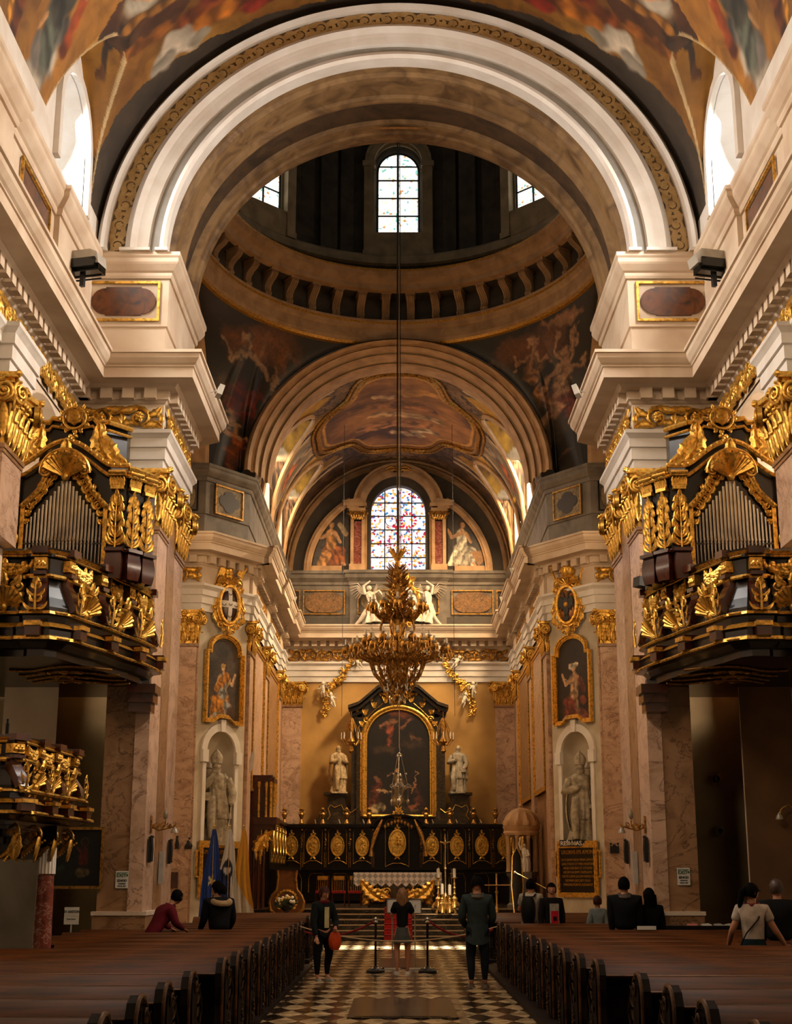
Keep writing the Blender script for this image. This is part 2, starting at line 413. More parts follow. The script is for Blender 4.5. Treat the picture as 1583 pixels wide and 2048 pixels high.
def capital(w, d, h):
    """gilded composite pilaster capital; w along x, d deep along +y from the face at y=0; base at z=0; open at the back"""
    mb = MB()
    # bell
    fl = .10 * w
    mb.grid(lambda i, j: ([(-w / 2 - fl * (j / 6) ** 3 * 1, d), (-w / 2 - fl * (j / 6) ** 3, -fl * (j / 6) ** 3), (w / 2 + fl * (j / 6) ** 3, -fl * (j / 6) ** 3), (w / 2 + fl * (j / 6) ** 3, d)][i] + (h * .86 * j / 6,)), 3, 6)
    faces = [(T(0, 0, 0), w), (T(-w / 2, d / 2, 0, -PI / 2), d), (T(w / 2, d / 2, 0, PI / 2), d)]
    for m, ww in faces:
        mb.M = m
        nl = max(1, round(ww / (h * .27)))
        for row, (z0, z1, off) in enumerate(((0, .36, 0), (.08, .60, .5))):
            cnt = nl + (1 if off else 0)
            for i in range(cnt):
                x = -ww / 2 + ww * (i + (.5 if not off else 0)) / nl
                lw = ww / nl * (.33 if not off else .30)
                leaf(mb, (x, h * z0), (x, h * z1), lw, 0, .45, 5, 12, .20, -.02 - .02 * row)
                # the tip of the leaf rolls over
                mb.tube([(x - lw * .5, -.05 - .20 * h * (z1 - z0), h * z1 - .01), (x, -.08 - .20 * h * (z1 - z0), h * z1 - .02), (x + lw * .5, -.05 - .20 * h * (z1 - z0), h * z1 - .01)], [.012, h * .028, .012], 6)
        for i in range(nl):
            x = -ww / 2 + ww * (i + .5) / nl
            for sg in (-1, 1):
                leaf(mb, (x + sg * ww / nl * .12, h * .42), (x + sg * ww / nl * .42, h * .72), ww / nl * .13, -.25 * sg, .4, 3, 7, .15, -.03)
                spiral(mb, x + sg * ww / nl * .2, h * .66, h * .05, 1.3, PI / 2, sg, .25, -.06, .3, 10, 5)
        # egg row
        ne = max(3, round(ww / (h * .13)))
        for i in range(ne):
            mb.ball((-ww / 2 + ww * (i + .5) / ne, -fl - .01, h * .76), h * .05, 6, 5, (.8, .8, 1.2))
        mb.box(-ww / 2, ww / 2, -fl * 1.1, 0, h * .80, h * .86)
    mb.M = Matrix()
    # big volutes on the front corners, turned to the front and to the sides
    vr = h * .17
    for sx in (-1, 1):
        for m in (T(sx * (w / 2 + .02), -fl - .10, h * .72, sx * .35), T(sx * (w / 2 + fl + .10), -.02, h * .72, sx * (PI / 2 - .35))):
            mb.M = m
            mb.grid(lambda i, j: (vr * .92 * cos(2 * PI * i / 16), [.08, .0, .0][j], vr * .92 * sin(2 * PI * i / 16)) if j < 2 else (0, 0, 0), 16, 2, cu=True)
            spiral(mb, 0, 0, vr, 2.2, PI / 2, -sx, .17, -.015, .22, 30, 6)
            mb.ball((0, -.05, 0), vr * .16, 6, 5)
        mb.M = Matrix()
        leaf(mb, (sx * (w / 2 + fl * .3), h * .46), (sx * (w / 2 + fl * 1.4 + .04), h * .66), h * .08, .1 * sx, .5, 3, 8, .3, -fl)
        for k in range(6): mb.ball((sx * (w / 2 + fl + .06) + rnd.uniform(-.05, .05), -fl - .1 + rnd.uniform(-.03, .03), h * (.95 + .05 * rnd.random())), h * .04, 6, 4)
    # abacus: moulded slab, concave sides
    for z0, z1, e in ((.86, .92, .16), (.92, 1.0, .24)):
        e *= w if w < .9 else .9
        e = min(e, .22)
        poly = [(-w / 2 - e, d), (-w / 2 - e, -e)]
        for i in range(9):
            t = i / 8; poly.append((-w / 2 - e * .8 + (w + e * 1.6) * t, -e + .5 * e * 4 * t * (1 - t)))
        poly += [(w / 2 + e, -e), (w / 2 + e, d)]
        mb.prism([(a, b) for a, b in poly], h * z0, h * z1, 'z')
    # fleuron
    for k in range(7):
        a = 2 * PI * k / 7
        mb.ball((h * .06 * cos(a), -fl - .04, h * .9 + h * .06 * sin(a)), h * .045, 6, 4)
    mb.ball((0, -fl - .07, h * .9), h * .05, 6, 4)
    return mb

# ------------------------------------------------------------------ painted surfaces
def vnoise(X, Y, seed=0, sc=1.0, octv=4):
    """cheap value noise on arrays, 0..1"""
    out = np.zeros_like(X, dtype=float); amp = 1; tot = 0
    r = np.random.RandomState(seed); tab = r.rand(64, 64)
    for o in range(octv):
        x = X * sc * 2 ** o + 17.3 * o; y = Y * sc * 2 ** o + 5.7 * o
        xi = np.floor(x).astype(int); yi = np.floor(y).astype(int); fx = x - xi; fy = y - yi
        fx = fx * fx * (3 - 2 * fx); fy = fy * fy * (3 - 2 * fy)
        a = tab[xi % 64, yi % 64]; b = tab[(xi + 1) % 64, yi % 64]; c = tab[xi % 64, (yi + 1) % 64]; d = tab[(xi + 1) % 64, (yi + 1) % 64]
        out += amp * ((a * (1 - fx) + b * fx) * (1 - fy) + (c * (1 - fx) + d * fx) * fy); tot += amp; amp *= .5
    return out / tot
def paint(X, Y, base, prims, seed=1, nsc=1.0, mott=.35, wob=.0, soft=.25):
    """X,Y coordinate arrays; base (dark, light) colours; prims: ('c',x0,y0,x1,y1,r0,r1,col[,folds]) capsules, ('p',[(x,y)..],col[,folds]) polygons"""
    n = vnoise(X, Y, seed, nsc)[..., None]
    n = np.clip((n - .28) / .44, 0, 1)
    C = np.array(hx(base[0])) * (1 - n) + np.array(hx(base[1])) * n
    f1 = vnoise(X, Y, seed + 3, nsc * 3.0, 3)
    f2 = vnoise(X, Y, seed + 4, nsc * 3.0, 3)
    f3 = vnoise(X, Y, seed + 7, nsc * 9.0, 2); f4 = vnoise(X, Y, seed + 8, nsc * 9.0, 2)
    if wob:
        X = X + (f1 - .5) * wob + (f3 - .5) * wob * .5; Y = Y + (f2 - .5) * wob + (f4 - .5) * wob * .5
    for p in prims:
        folds = 0
        if p[0] == 'c':
            _, x0, y0, x1, y1, r0, r1, col = p[:8]; folds = p[8] if len(p) > 8 else 0
            dx, dy = x1 - x0, y1 - y0; l2 = dx * dx + dy * dy + 1e-9
            t = np.clip(((X - x0) * dx + (Y - y0) * dy) / l2, 0, 1)
            px = X - x0 - t * dx; py = Y - y0 - t * dy
            dist = np.sqrt(px * px + py * py); rr = r0 + (r1 - r0) * t
            m = np.clip((rr - dist) / (rr * soft + 1e-6), 0, 1)
            side = (px * -dy + py * dx) / np.sqrt(l2) / (rr + 1e-6) if l2 > 1e-6 else px / (rr + 1e-6)
            if l2 < 1e-6: side = (-px + py) / (rr + 1e-6)
            sh = 1.0 + .35 * side
        else:
            _, poly, col = p[:3]; folds = p[3] if len(p) > 3 else 0
            m = np.zeros(X.shape, bool); k = len(poly)
            for i in range(k):
                xa, ya = poly[i]; xb, yb = poly[(i + 1) % k]
                cnd = ((ya > Y) != (yb > Y)) & (X < (xb - xa) * (Y - ya) / (yb - ya + 1e-12) + xa)
                m ^= cnd
            m = m.astype(float); sh = 1.0
        if folds:
            sh = sh * (1 + .55 * np.sin(folds * (X * 1.3 + Y * .5) + 9 * f1))
        sh = np.clip(sh * (1 + mott * (f2 - .5) * 2), .15, 1.9)
        cc = np.array(hx(col))
        C = C * (1 - m[..., None]) + (cc * np.asarray(sh)[..., None] if np.ndim(sh) else cc * sh) * m[..., None]
    return C
def gridpanel(name, F, nu, nv, colfun, mat, parent=None, kind=None):
    """painted grid: F(u,v)->(x,y,z) arrays, colfun(u,v)->rgb array"""
    u, v = np.meshgrid(np.linspace(0, 1, nu + 1), np.linspace(0, 1, nv + 1))
    x, y, z = F(u, v)
    V = np.stack([np.broadcast_to(a, u.shape) for a in (x, y, z)], -1).reshape(-1, 3)
    C = colfun(u, v); C = np.clip(C, 0, 1).reshape(-1, 3)
    i = np.arange(nu)[None, :] + np.arange(nv)[:, None] * (nu + 1)
    Fc = np.stack([i, i + 1, i + nu + 2, i + nu + 1], -1).reshape(-1, 4)
    mb = MB(); mb.v = V.tolist(); mb.f = Fc.tolist(); mb.mi = [0] * len(Fc)
    mb.c = np.concatenate([C, np.ones((len(C), 1))], 1)
    return mb.build(name, mat, parent, kind=kind)
def archtop(u, w, hs, rise=None):
    """height of an arched outline at u in 0..1: straight to hs, then a half ellipse"""
    rise = w / 2 if rise is None else rise
    return hs + rise * np.sqrt(np.clip(1 - (2 * u - 1) ** 2, 0, 1))
def figure(x, y, h, skin='#b98a60', robe='#8a5a20', robe2='#7a2418', face=1, arm=1, lean=0):
    """a seated draped figure as paint strokes; x,y = foot centre, h = height"""
    P_ = []
    P_ += [('c', x + lean * h * .1, y + h * .30, x - face * .05 * h, y + h * .12, h * .20, h * .17, robe, 26 / h)]
    P_ += [('c', x + lean * h * .12, y + h * .33, x - face * h * .22, y + h * .30, h * .13, h * .10, robe, 30 / h)]
    P_ += [('c', x - face * h * .22, y + h * .30, x - face * h * .24, y + h * .04, h * .09, h * .08, robe, 30 / h)]
    P_ += [('c', x + face * h * .10, y + h * .22, x + face * h * .2, y + h * .02, h * .12, h * .12, robe2, 26 / h)]
    P_ += [('c', x + lean * h * .12, y + h * .42, x + lean * h * .2, y + h * .68, h * .12, h * .12, robe2, 22 / h)]
    P_ += [('c', x + lean * h * .2, y + h * .70, x + lean * h * .2 + arm * h * .22, y + h * .60, h * .05, h * .04, skin)]
    P_ += [('c', x + lean * h * .2 + arm * h * .22, y + h * .60, x + lean * h * .2 + arm * h * .30, y + h * .78, h * .04, h * .03, skin)]
    P_ += [('c', x + lean * h * .2 - arm * h * .08, y + h * .70, x + lean * h * .1 - arm * h * .2, y + h * .50, h * .05, h * .035, skin)]
    P_ += [('c', x + lean * h * .2, y + h * .76, x + lean * h * .2, y + h * .80, h * .04, h * .04, skin)]
    P_ += [('c', x + lean * h * .22, y + h * .88, x + lean * h * .22, y + h * .90, h * .085, h * .08, '#3d2414')]
    P_ += [('c', x + lean * h * .22 - face * h * .015, y + h * .865, x + lean * h * .22 - face * h * .015, y + h * .885, h * .06, h * .06, skin)]
    P_ += [('c', x - face * h * .24, y + h * .04, x - face * h * .30, y, h * .03, h * .03, skin)]
    return P_
# ================================================================== ARCHITECTURE
def archwall(mb, x0, x1, z0, z1, cx, hw, zb, zs, rise, depth, n=14, head=True, jamb=True):
    """wall in the xz plane at y=0 with an arched opening; reveals run back to y=depth"""
    pts = [(cx - hw, zb), (cx - hw, zs)] + [(cx - hw * cos(PI * i / n), zs + rise * sin(PI * i / n)) for i in range(1, n)] + [(cx + hw, zs), (cx + hw, zb)]
    q = lambda a, b, c, d: mb.add([(p[0], 0, p[1]) for p in (a, b, c, d)], [(0, 1, 2, 3)])
    q((x0, z0), (cx - hw, z0), (cx - hw, z1), (x0, z1)); q((cx + hw, z0), (x1, z0), (x1, z1), (cx + hw, z1))
    if zb > z0 + 1e-4: q((cx - hw, z0), (cx + hw, z0), (cx + hw, zb), (cx - hw, zb))
    for i in range(1, len(pts) - 2):
        a, b = pts[i], pts[i + 1]
        q(a, b, (b[0], z1), (a[0], z1))
    if jamb:
        for i in range(len(pts) - 1 + (1 if zb > z0 + 1e-4 else 0)):
            a, b = pts[i], pts[(i + 1) % len(pts)]
            mb.add([(a[0], 0, a[1]), (b[0], 0, b[1]), (b[0], depth, b[1]), (a[0], depth, a[1])], [(0, 1, 2, 3)])
    return pts
def arcsweep(mb, prof, n=48, zc=13.8, a0=0, a1=PI, mats=None, cx=0):
    """prof: (r, rz, y)"""
    for q in range(len(prof) - 1):
        if mats: mb.cur = mats[q]
        mb.grid(lambda i, j: (cx + prof[q + j][0] * -cos(a0 + (a1 - a0) * i / n), prof[q + j][2], zc + prof[q + j][1] * sin(a0 + (a1 - a0) * i / n)), n, 1)
def frame_xz(mb, x0, x1, z0, z1, w, d, y=0):
    """raised moulding round a rectangle"""
    for a, b, c, e in ((x0, x1, z0, z0 + w), (x0, x1, z1 - w, z1), (x0, x0 + w, z0 + w, z1 - w), (x1 - w, x1, z0 + w, z1 - w)):
        mb.box(a, b, y - d, y, c, e)

ARCHI = [(.06, 9.4), (.06, 9.62), (.10, 9.63), (.10, 9.86), (.14, 9.87), (.14, 10.04), (.19, 10.10), (.22, 10.13), (.22, 10.2), (.0, 10.2)]
FRIEZE = [(.03, 10.2), (.03, 10.76)]
CORN = [(.03, 10.76), (.06, 10.78), (.09, 10.82), (.13, 10.84), (.13, 11.02), (.27, 11.03), (.29, 11.06), (.33, 11.10), (.66, 11.10), (.66, 11.30), (.69, 11.31), (.69, 11.34), (.73, 11.37), (.79, 11.46), (.80, 11.54), (.84, 11.55), (.84, 11.61), (.0, 11.63)]
PED = [(0, 11.6), (0, 12.3), (.04, 12.31), (.04, 13.3), (.08, 13.31), (.10, 13.36), (.10, 13.42), (.14, 13.45), (.22, 13.56), (.24, 13.6), (.24, 13.68), (.27, 13.72), (.27, 13.8), (-.3, 13.82)]
def dentils(mb, path, pitch=.34, w=.225, out=.13, d=.15, z0=10.82, z1=11.03):
    for (xa, ya), (xb, yb) in zip(path, path[1:]):
        dx, dy = xb - xa, yb - ya; l = sqrt(dx * dx + dy * dy); n = max(1, int((l - .05) / pitch)); a = math.atan2(dy, dx)
        for i in range(n):
            t = (i + .5) / n * l
            mb.M = T(xa + dx * t / l, ya + dy * t / l, 0, a)
            mb.box(-w / 2, w / 2, -out - d, -out + .02, z0, z1)
    mb.M = Matrix()

def boxwalls():
    # floor
    m, nt, b = newmat('checkered_marble_floor')
    v = coords(nt, (1.4142 / .40, 1.4142 / 1.03, .0001), (0, 0, PI / 4), (.25, .25, .5))
    ck = N(nt, 'ShaderNodeTexChecker', Scale=1.0); L(nt, v, ck.inputs['Vector'])
    n = N(nt, 'ShaderNodeTexNoise', Scale=2.5, Detail=5); L(nt, coords(nt), n.inputs['Vector'])
    r1 = ramp(nt, n.outputs['Fac'], [(.3, hx('#947c5a')), (.7, hx('#c6ad82'))]); r2 = ramp(nt, n.outputs['Fac'], [(.3, hx('#0d0906')), (.7, hx('#2a1c12'))])
    mx = N(nt, 'ShaderNodeMix', data_type='RGBA'); L(nt, ck.outputs['Fac'], mx.inputs[0]); L(nt, r1.outputs['Color'], mx.inputs[6]); L(nt, r2.outputs['Color'], mx.inputs[7])
    # two dark bands that run down the aisle
    tx = N(nt, 'ShaderNodeTexCoord'); sp = N(nt, 'ShaderNodeSeparateXYZ'); L(nt, tx.outputs['Object'], sp.inputs[0])
    ab = N(nt, 'ShaderNodeMath', operation='ABSOLUTE'); L(nt, sp.outputs[0], ab.inputs[0])
    pp = N(nt, 'ShaderNodeMath', operation='PINGPONG'); pp.inputs[1].default_value = .86; L(nt, ab.outputs[0], pp.inputs[0])
    lt = N(nt, 'ShaderNodeMath', operation='GREATER_THAN'); lt.inputs[1].default_value = .80; L(nt, pp.outputs[0], lt.inputs[0])
    ml = N(nt, 'ShaderNodeMath', operation='MULTIPLY'); ml.inputs[1].default_value = .45; L(nt, lt.outputs[0], ml.inputs[0])
    m2 = N(nt, 'ShaderNodeMix', data_type='RGBA'); L(nt, ml.outputs[0], m2.inputs[0]); L(nt, mx.outputs[2], m2.inputs[6]); m2.inputs[7].default_value = (*hx('#1a110b'), 1)
    L(nt, m2.outputs[2], b.inputs['Base Color'])
    rr = ramp(nt, n.outputs['Fac'], [(.3, (.13,) * 3), (.7, (.28,) * 3)]); L(nt, rr.outputs['Color'], b.inputs['Roughness'])
    fl = MB(); fl.box(-11, 11, 2, 60, -.3, 0); struct(fl, 'floor', m)
    # grave slabs let into the floor
    for x0, x1, y0, y1 in ((-.68, .80, 19.9, 22.9), (-.42, .62, 30.6, 34.2)):
        sl = MB(); sl.box(x0, x1, y0, y1, -.02, .018); sl.box(x0 + .1, x1 - .1, y0 + .12, y1 - .12, .018, .024)
        o = sl.build('grave_slab', 'marblestep')
        tag(o, 'dark worn grave slab in the checkered aisle floor, ' + ('the one nearer the front of the pews' if y0 < 25 else 'the one between the rope posts and the altar steps'), 'grave slab')
    # ---------- nave side walls (with the arch over the organ) up to the attic
    mb = MB()
    mb.M = T(-6.3, 0, 0, PI / 2)  # local x -> world y ; local -y -> world +x
    archwall(mb, 6, 26.4, 0, 13.8, 24.25, 2.15, 0, 8.0, 2.15, 1.0, 18)
    mb.M = Matrix()
    left = struct(mb, 'wall_left_nave', 'plaster')
    mb2 = MB(); mb2.v = list(mb.v); mb2.f = list(mb.f); mb2.mi = list(mb.mi); mb2.v = [(-x, y, z) for x, y, z in mb2.v]; mb2.f = [f[::-1] for f in mb2.f]
    struct(mb2, 'wall_right_nave', 'plaster')
    # chapels beside the nave
    for s, nm in ((1, 'left'), (-1, 'right')):
        c = MB()
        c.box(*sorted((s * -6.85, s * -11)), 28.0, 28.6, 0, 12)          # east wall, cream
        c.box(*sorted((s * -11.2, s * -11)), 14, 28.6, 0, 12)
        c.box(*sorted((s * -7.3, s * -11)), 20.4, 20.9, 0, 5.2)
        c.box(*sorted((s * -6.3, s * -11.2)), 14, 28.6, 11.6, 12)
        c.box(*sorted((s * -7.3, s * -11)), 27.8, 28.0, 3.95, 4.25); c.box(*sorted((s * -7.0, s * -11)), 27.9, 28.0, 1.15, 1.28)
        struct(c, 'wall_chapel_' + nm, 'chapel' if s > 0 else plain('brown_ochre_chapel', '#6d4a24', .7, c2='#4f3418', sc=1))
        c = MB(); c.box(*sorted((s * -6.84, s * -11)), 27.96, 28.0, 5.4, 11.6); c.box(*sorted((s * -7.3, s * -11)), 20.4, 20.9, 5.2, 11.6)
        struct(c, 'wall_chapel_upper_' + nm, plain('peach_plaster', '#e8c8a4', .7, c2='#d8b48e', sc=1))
        c = MB(); c.box(*sorted((s * -6.32, s * -7.28)), 26.36, 26.41, 0, 5.25 if s < 0 else 2.35)  # thin slab added over the jamb to darken the lower wall
        struct(c, 'wall_chapel_pier_' + nm, plain('brown_slab_plaster', '#6d4a24', .7, c2='#4f3418', sc=1) if s < 0 else plain('grey_slab_plaster', '#6f6452', .7, c2='#544b3c', sc=1))
        c = MB(); c.box(*sorted((s * -6.85, s * -5.38)), 28.55, 28.9, 0, 8.0)
        struct(c, 'wall_chapel_recess_' + nm, 'chapel')
        # vault lining between pier and wall above the organ
        c = MB(); c.box(*sorted((s * -6.6, s * -5.2)), 26.9, 29.5, 8.0, 13.8)
        struct(c, 'wall_pier_back_' + nm, 'plaster')
    # piers with two pilaster strips
    mb = MB()
    mb.box(-5.4, -4.62, 26.4, 29.6, 0, 11.6); mb.box(-6.3, -5.3, 26.42, 27.3, 8.0, 11.6)
    mb.mirror(); struct(mb, 'wall_piers_west', 'marble2')
    mb = MB()
    for y0, y1 in ((26.38, 27.5), (28.45, 29.62)):
        mb.box(-4.85, -4.585, y0, y1, 1.2, 8.3)
    mb.box(-6.55, -6.1, 21.0, 22.12, 6.9, 8.3)
    mb.mirror(); struct(mb, 'trim_1', 'marble')
    mb = MB()
    mb.box(-4.64, -4.58, 27.52, 28.43, 0, 9.4)
    mb.mirror(); struct(mb, 'trim_2', 'marble2')
    mb = MB()   # astragals under the capitals, bases at the foot
    for y0, y1, xa, xb in ((26.38, 27.5, -5.4, -4.585), (28.45, 29.62, -4.85, -4.585), (21.0, 22.12, -6.6, -6.1)):
        mb.box(xa, xb + .04, y0 - .04, y1 + .04, 8.24, 8.31); mb.box(xa, xb + .02, y0 - .02, y1 + .02, 8.18, 8.24)
    for y0, y1 in ((26.3, 29.7),):
        mb.box(-5.45, -4.5, y0, y1, 0, 1.15); mb.box(-5.42, -4.54, y0 + .04, y1 - .04, 1.15, 1.22)
    mb.mirror(); struct(mb, 'baseboard_piers', 'marble2')
    mb = MB(); mb.box(-5.47, -4.48, 26.28, 29.7, 1.16, 1.23); mb.mirror(); struct(mb, 'trim_25', 'plaster')

    # ---------- entablature round the whole church
    pathL = [(-6.3, 5), (-6.3, 26.4), (-4.6, 26.4), (-4.6, 29.6), (-7.2, 31.5), (-7.2, 41.1), (-5.8, 41.1), (-4.6, 42.8)]
    res = []
    for a, b in ((42.95, 44.1), (47.9, 49.1), (53.6, 54.7)):
        res += [(-4.6, a), (-4.5, a), (-4.5, b), (-4.6, b)]
    pathL2 = [(-4.6, 42.8)] + res[:0] + res + [(-4.6, 56.8), (-3.8, 56.8), (-3.8, 56.88)]
    full = pathL[:-1] + pathL2[:-1] + [(3.8, 56.8)]
    full = pathL[:-1] + [(-4.6, 42.8)] + res + [(-4.6, 56.8)]
    fullR = [(-x, y) for x, y in full][::-1]
    whole = full + fullR
    mb = MB(); mb.sweep(whole, FRIEZE + CORN[1:]); dentils(mb, whole)
    struct(mb, 'trim_3', 'plaster')
    mb = MB()
    for pth in ([(-6.3, 6), (-6.3, 20.9), (-6.1, 20.9), (-6.1, 22.2), (-6.3, 22.2)], [(-5.5, 26.42), (-4.6, 26.4), (-4.6, 29.6), (-5.2, 29.6)], [(-7.2, 41.1)] + full[full.index((-5.8, 41.1)):]):
        mb.sweep(pth, ARCHI); mb.sweep([(-x, y) for x, y in pth][::-1], ARCHI)
    mb.sweep([(-4.6, 56.8), (4.6, 56.8)], ARCHI)
    struct(mb, 'trim_4', 'white')
    # attic pedestal zone
    pa = [(-6.2, 5), (-6.2, 18.6), (-6.1, 18.6), (-6.1, 20.2), (-6.2, 20.2), (-6.2, 23.4), (-6.1, 23.4), (-6.1, 26.2), (-4.58, 26.2), (-4.58, 29.8), (-7.1, 31.5), (-7.1, 40.95), (-5.75, 40.95), (-4.62, 42.5), (-4.62, 56.7)]
    mb = MB(); mb.sweep(pa[:-4], PED); mb.sweep([(-x, y) for x, y in pa[:-4]][::-1], PED)
    struct(mb, 'trim_5', 'plaster')
    mb = MB(); pp_ = pa[-5:]
    mb.sweep(pp_[1:] if False else [(-7.1, 40.95)] + pa[-3:], PED); mb.sweep([(-x, y) for x, y in ([(-7.1, 40.95)] + pa[-3:])][::-1], PED)
    mb.sweep([(-4.62, 56.7), (-1.95, 56.7), (-1.95, 56.55), (1.95, 56.55), (1.95, 56.7), (4.62, 56.7)], [(0, 11.6), (0, 13.3), (.05, 13.35), (.05, 13.45), (.18, 13.6), (.2, 13.75), (.25, 13.78), (.25, 13.9), (0, 13.92)])
    struct(mb, 'trim_6', 'attic')
    # gold-framed panels in the attic
    def slab(mb, rx, rz, n=10):
        """oval with short straight top and bottom"""
        pts = []
        for k in range(n + 1):
            a = -PI / 2 + PI * k / n; pts.append((rx * .55 + rx * .45 * cos(a), rz * .92 * sin(a)))
        top = [(rx * .55, rz), (-rx * .55, rz)]
        pts = pts + top
        for k in range(n + 1):
            a = PI / 2 + PI * k / n; pts.append((-rx * .55 + rx * .45 * cos(a), rz * .92 * sin(a)))
        return pts + [(-rx * .55, -rz), (rx * .55, -rz)]
    brown = plain('brown_grained_panel', '#6b3a14', .35, c2='#2a1208', sc=2.5, dist=2)
    for s in (1, -1):
        t = thing('attic_panel', ('painted brown oval panel in a gold frame on the pedestal above the %s organ' % ('left' if s > 0 else 'right')), 'panel', (s * -5.42, 26.15, 12.83), 0, None)
        a = MB(); frame_xz(a, -.72, .72, -.42, .42, .05, .04); a.build('frame', 'gold', t, smooth=False)
        a = MB(); a.prism(slab(a, .64, .30), -.02, 0); a.build('oval_field', brown, t, smooth=False)
        for k, (ya, yb, z) in enumerate(((21.0, 22.9, 12.8), (24.2, 25.7, 12.8))):
            t = thing('attic_panel', 'narrow gold-framed dark panel under the %s nave window, %s' % (('left', 'right')[s < 0], ('farther from the crossing', 'next to the floodlight')[k]), 'panel', (s * -6.14, (ya + yb) / 2, z), s * PI / 2)
            a = MB(); hw = (yb - ya) / 2; frame_xz(a, -hw, hw, -.42, .42, .05, .05); a.build('frame', 'gold', t, smooth=False)
            a = MB(); a.box(-hw + .12, hw - .12, -.03, 0, -.28, .28); a.build('field', brown, t, smooth=False)
    # canted pedestal quatrefoils and square grisaille panels at the far crossing piers
    cm = plain('mottled_panel_stone', '#a08c66', .6, c2='#5f4f35', sc=5, dist=1.5)
    dq = plain('dark_quatrefoil', '#2c1a12', .5)
    for s in (1, -1):
        ang = math.atan2(1.55, 1.13)
        mx_, my_ = (-5.75 - 4.62) / 2, (40.95 + 42.5) / 2
        t = thing('quatrefoil_panel', 'square panel with a dark quatrefoil on the canted pier above the %s niche' % ('left' if s > 0 else 'right'), 'panel', (s * (mx_ + .05), my_ - .04, 12.83), s * ang)
        a = MB(); frame_xz(a, -.62, .62, -.46, .46, .05, .05); a.build('frame', 'oldgold', t, smooth=False)
        a = MB(); a.box(-.58, .58, -.02, .02, -.42, .42); a.build('ground', cm, t)
        a = MB()
        pts = []
        for k in range(48):
            th = 2 * PI * k / 48; r = .27 * (1 + .32 * abs(cos(2 * th)) ** .7)
            pts.append((r * 1.25 * cos(th), r * .95 * sin(th)))
        a.prism(pts, -.035, 0); a.build('quatrefoil', dq, t, smooth=False)
        t = thing('attic_panel', 'mottled stone panel beside the %s quatrefoil panel' % ('left' if s > 0 else 'right'), 'panel', (s * -6.35, 40.88, 12.83))
        a = MB(); frame_xz(a, -.4, .4, -.46, .46, .04, .04); a.build('frame', 'black', t, smooth=False)
        a = MB(); a.prism(slab(a, .32, .36), -.02, 0); a.build('field', cm, t, smooth=False)
    # panels in the attic of the end wall
    for x, w, lab, mt in ((-3.0, .85, 'brown mottled panel left of the angels under the big window', cm), (0, 1.65, 'wide grey stone panel behind the angels under the big window', cm), (3.0, .85, 'brown mottled panel right of the angels under the big window', cm), (-4.25, .28, 'small dark panel in the left corner under the big window', dq), (4.25, .28, 'small dark panel in the right corner under the big window', dq)):
        yy = 56.5 if abs(x) < .1 else 56.66
        t = thing('attic_panel', lab, 'panel', (x, yy, 12.62)); a = MB(); frame_xz(a, -w, w, -.5, .5, .045, .04); a.build('frame', 'oldgold', t, smooth=False)
        a = MB(); 
        if w > .5: a.prism(slab(a, w * .92, .42), -.02, 0)
        else: a.box(-w * .7, w * .7, -.02, 0, -.4, .4)
        a.build('field', plain('mottled_brown_panel', '#8a6236', .6, c2='#4f3a20', sc=6, dist=2) if .5 < w < 1 else mt, t, smooth=False)
    for X0, X1 in ((-4.6, -1.95), (1.95, 4.6)):
        a = MB(); a.box(X0, X1, 56.6, 56.72, 11.62, 12.0); struct(a, 'trim_7', plain('dark_grey_stone', '#4b443a', .6))

    # ---------- crossing east walls and chancel walls
    mb = MB()
    def wallq(mb, a, b, z0, z1):
        mb.add([(a[0], a[1], z0), (b[0], b[1], z0), (b[0], b[1], z1), (a[0], a[1], z1)], [(0, 1, 2, 3)])
    wallq(mb, (-7.2, 41.1), (-5.8, 41.1), 0, 11.6)
    mb.mirror(); struct(mb, 'wall_crossing_east', 'marble')
    mb = MB(); wallq(mb, (-7.2, 29), (-7.2, 41.1), 0, 13.8); wallq(mb, (-7.2, 31.4), (-4.6, 29.6), 0, 13.8); mb.mirror(); struct(mb, 'wall_crossing_sides', 'plaster')
    mb = MB(); wallq(mb, (-4.6, 42.8), (-4.6, 56.8), 0, 11.6); mb.mirror(); struct(mb, 'wall_chancel', 'marble2')
    # end wall with the big window
    mb = MB(); mb.M = T(0, 56.8, 0); archwall(mb, -5.5, 5.5, 13.8, 19.3, 0, 1.12, 14.02, 16.45, 1.13, .55, 20); mb.M = Matrix()
    struct(mb, 'wall_chancel_end_upper', plain('lunette_wall', '#453c30', .7, c2='#2f2920', sc=1.2))
    mb = MB(); mb.box(-5.5, 5.5, 56.8, 57.2, 0, 13.9); struct(mb, 'wall_chancel_end', 'ochre')
    # canted strip with the niche
    for s, nm in ((1, 'left'), (-1, 'right')):
        mb = MB(); ang = math.atan2(1.7, 1.2); ln = sqrt(1.2 ** 2 + 1.7 ** 2)
        mb.M = (T(-5.8, 41.1, 0, ang))
        archwall(mb, 0, ln, 0, 11.6, ln / 2, .62, 2.72, 5.35, .62, .02, 16)
        # half-round recess behind
        n = 12
        mb.grid(lambda i, j: (ln / 2 - .62 * cos(PI * i / n), .55 * sin(PI * i / n), 2.72 + (5.35 - 2.72) * j), n, 1)
        mb.grid(lambda i, j: (ln / 2 - .62 * cos(PI * i / n) * cos(PI / 2 * j / 6), .55 * sin(PI * i / n) * cos(PI / 2 * j / 6), 5.35 + .62 * sin(PI / 2 * j / 6)), n, 6)
        mb.add([(ln / 2 - .62, 0, 2.72), (ln / 2 + .62, 0, 2.72), (ln / 2 + .62, .56, 2.72), (ln / 2 - .62, .56, 2.72)], [(0, 1, 2, 3)])
        if s < 0: mb.M = Matrix(); mb.v = [(-x, y, z) for x, y, z in mb.v]; mb.f = [f[::-1] for f in mb.f]
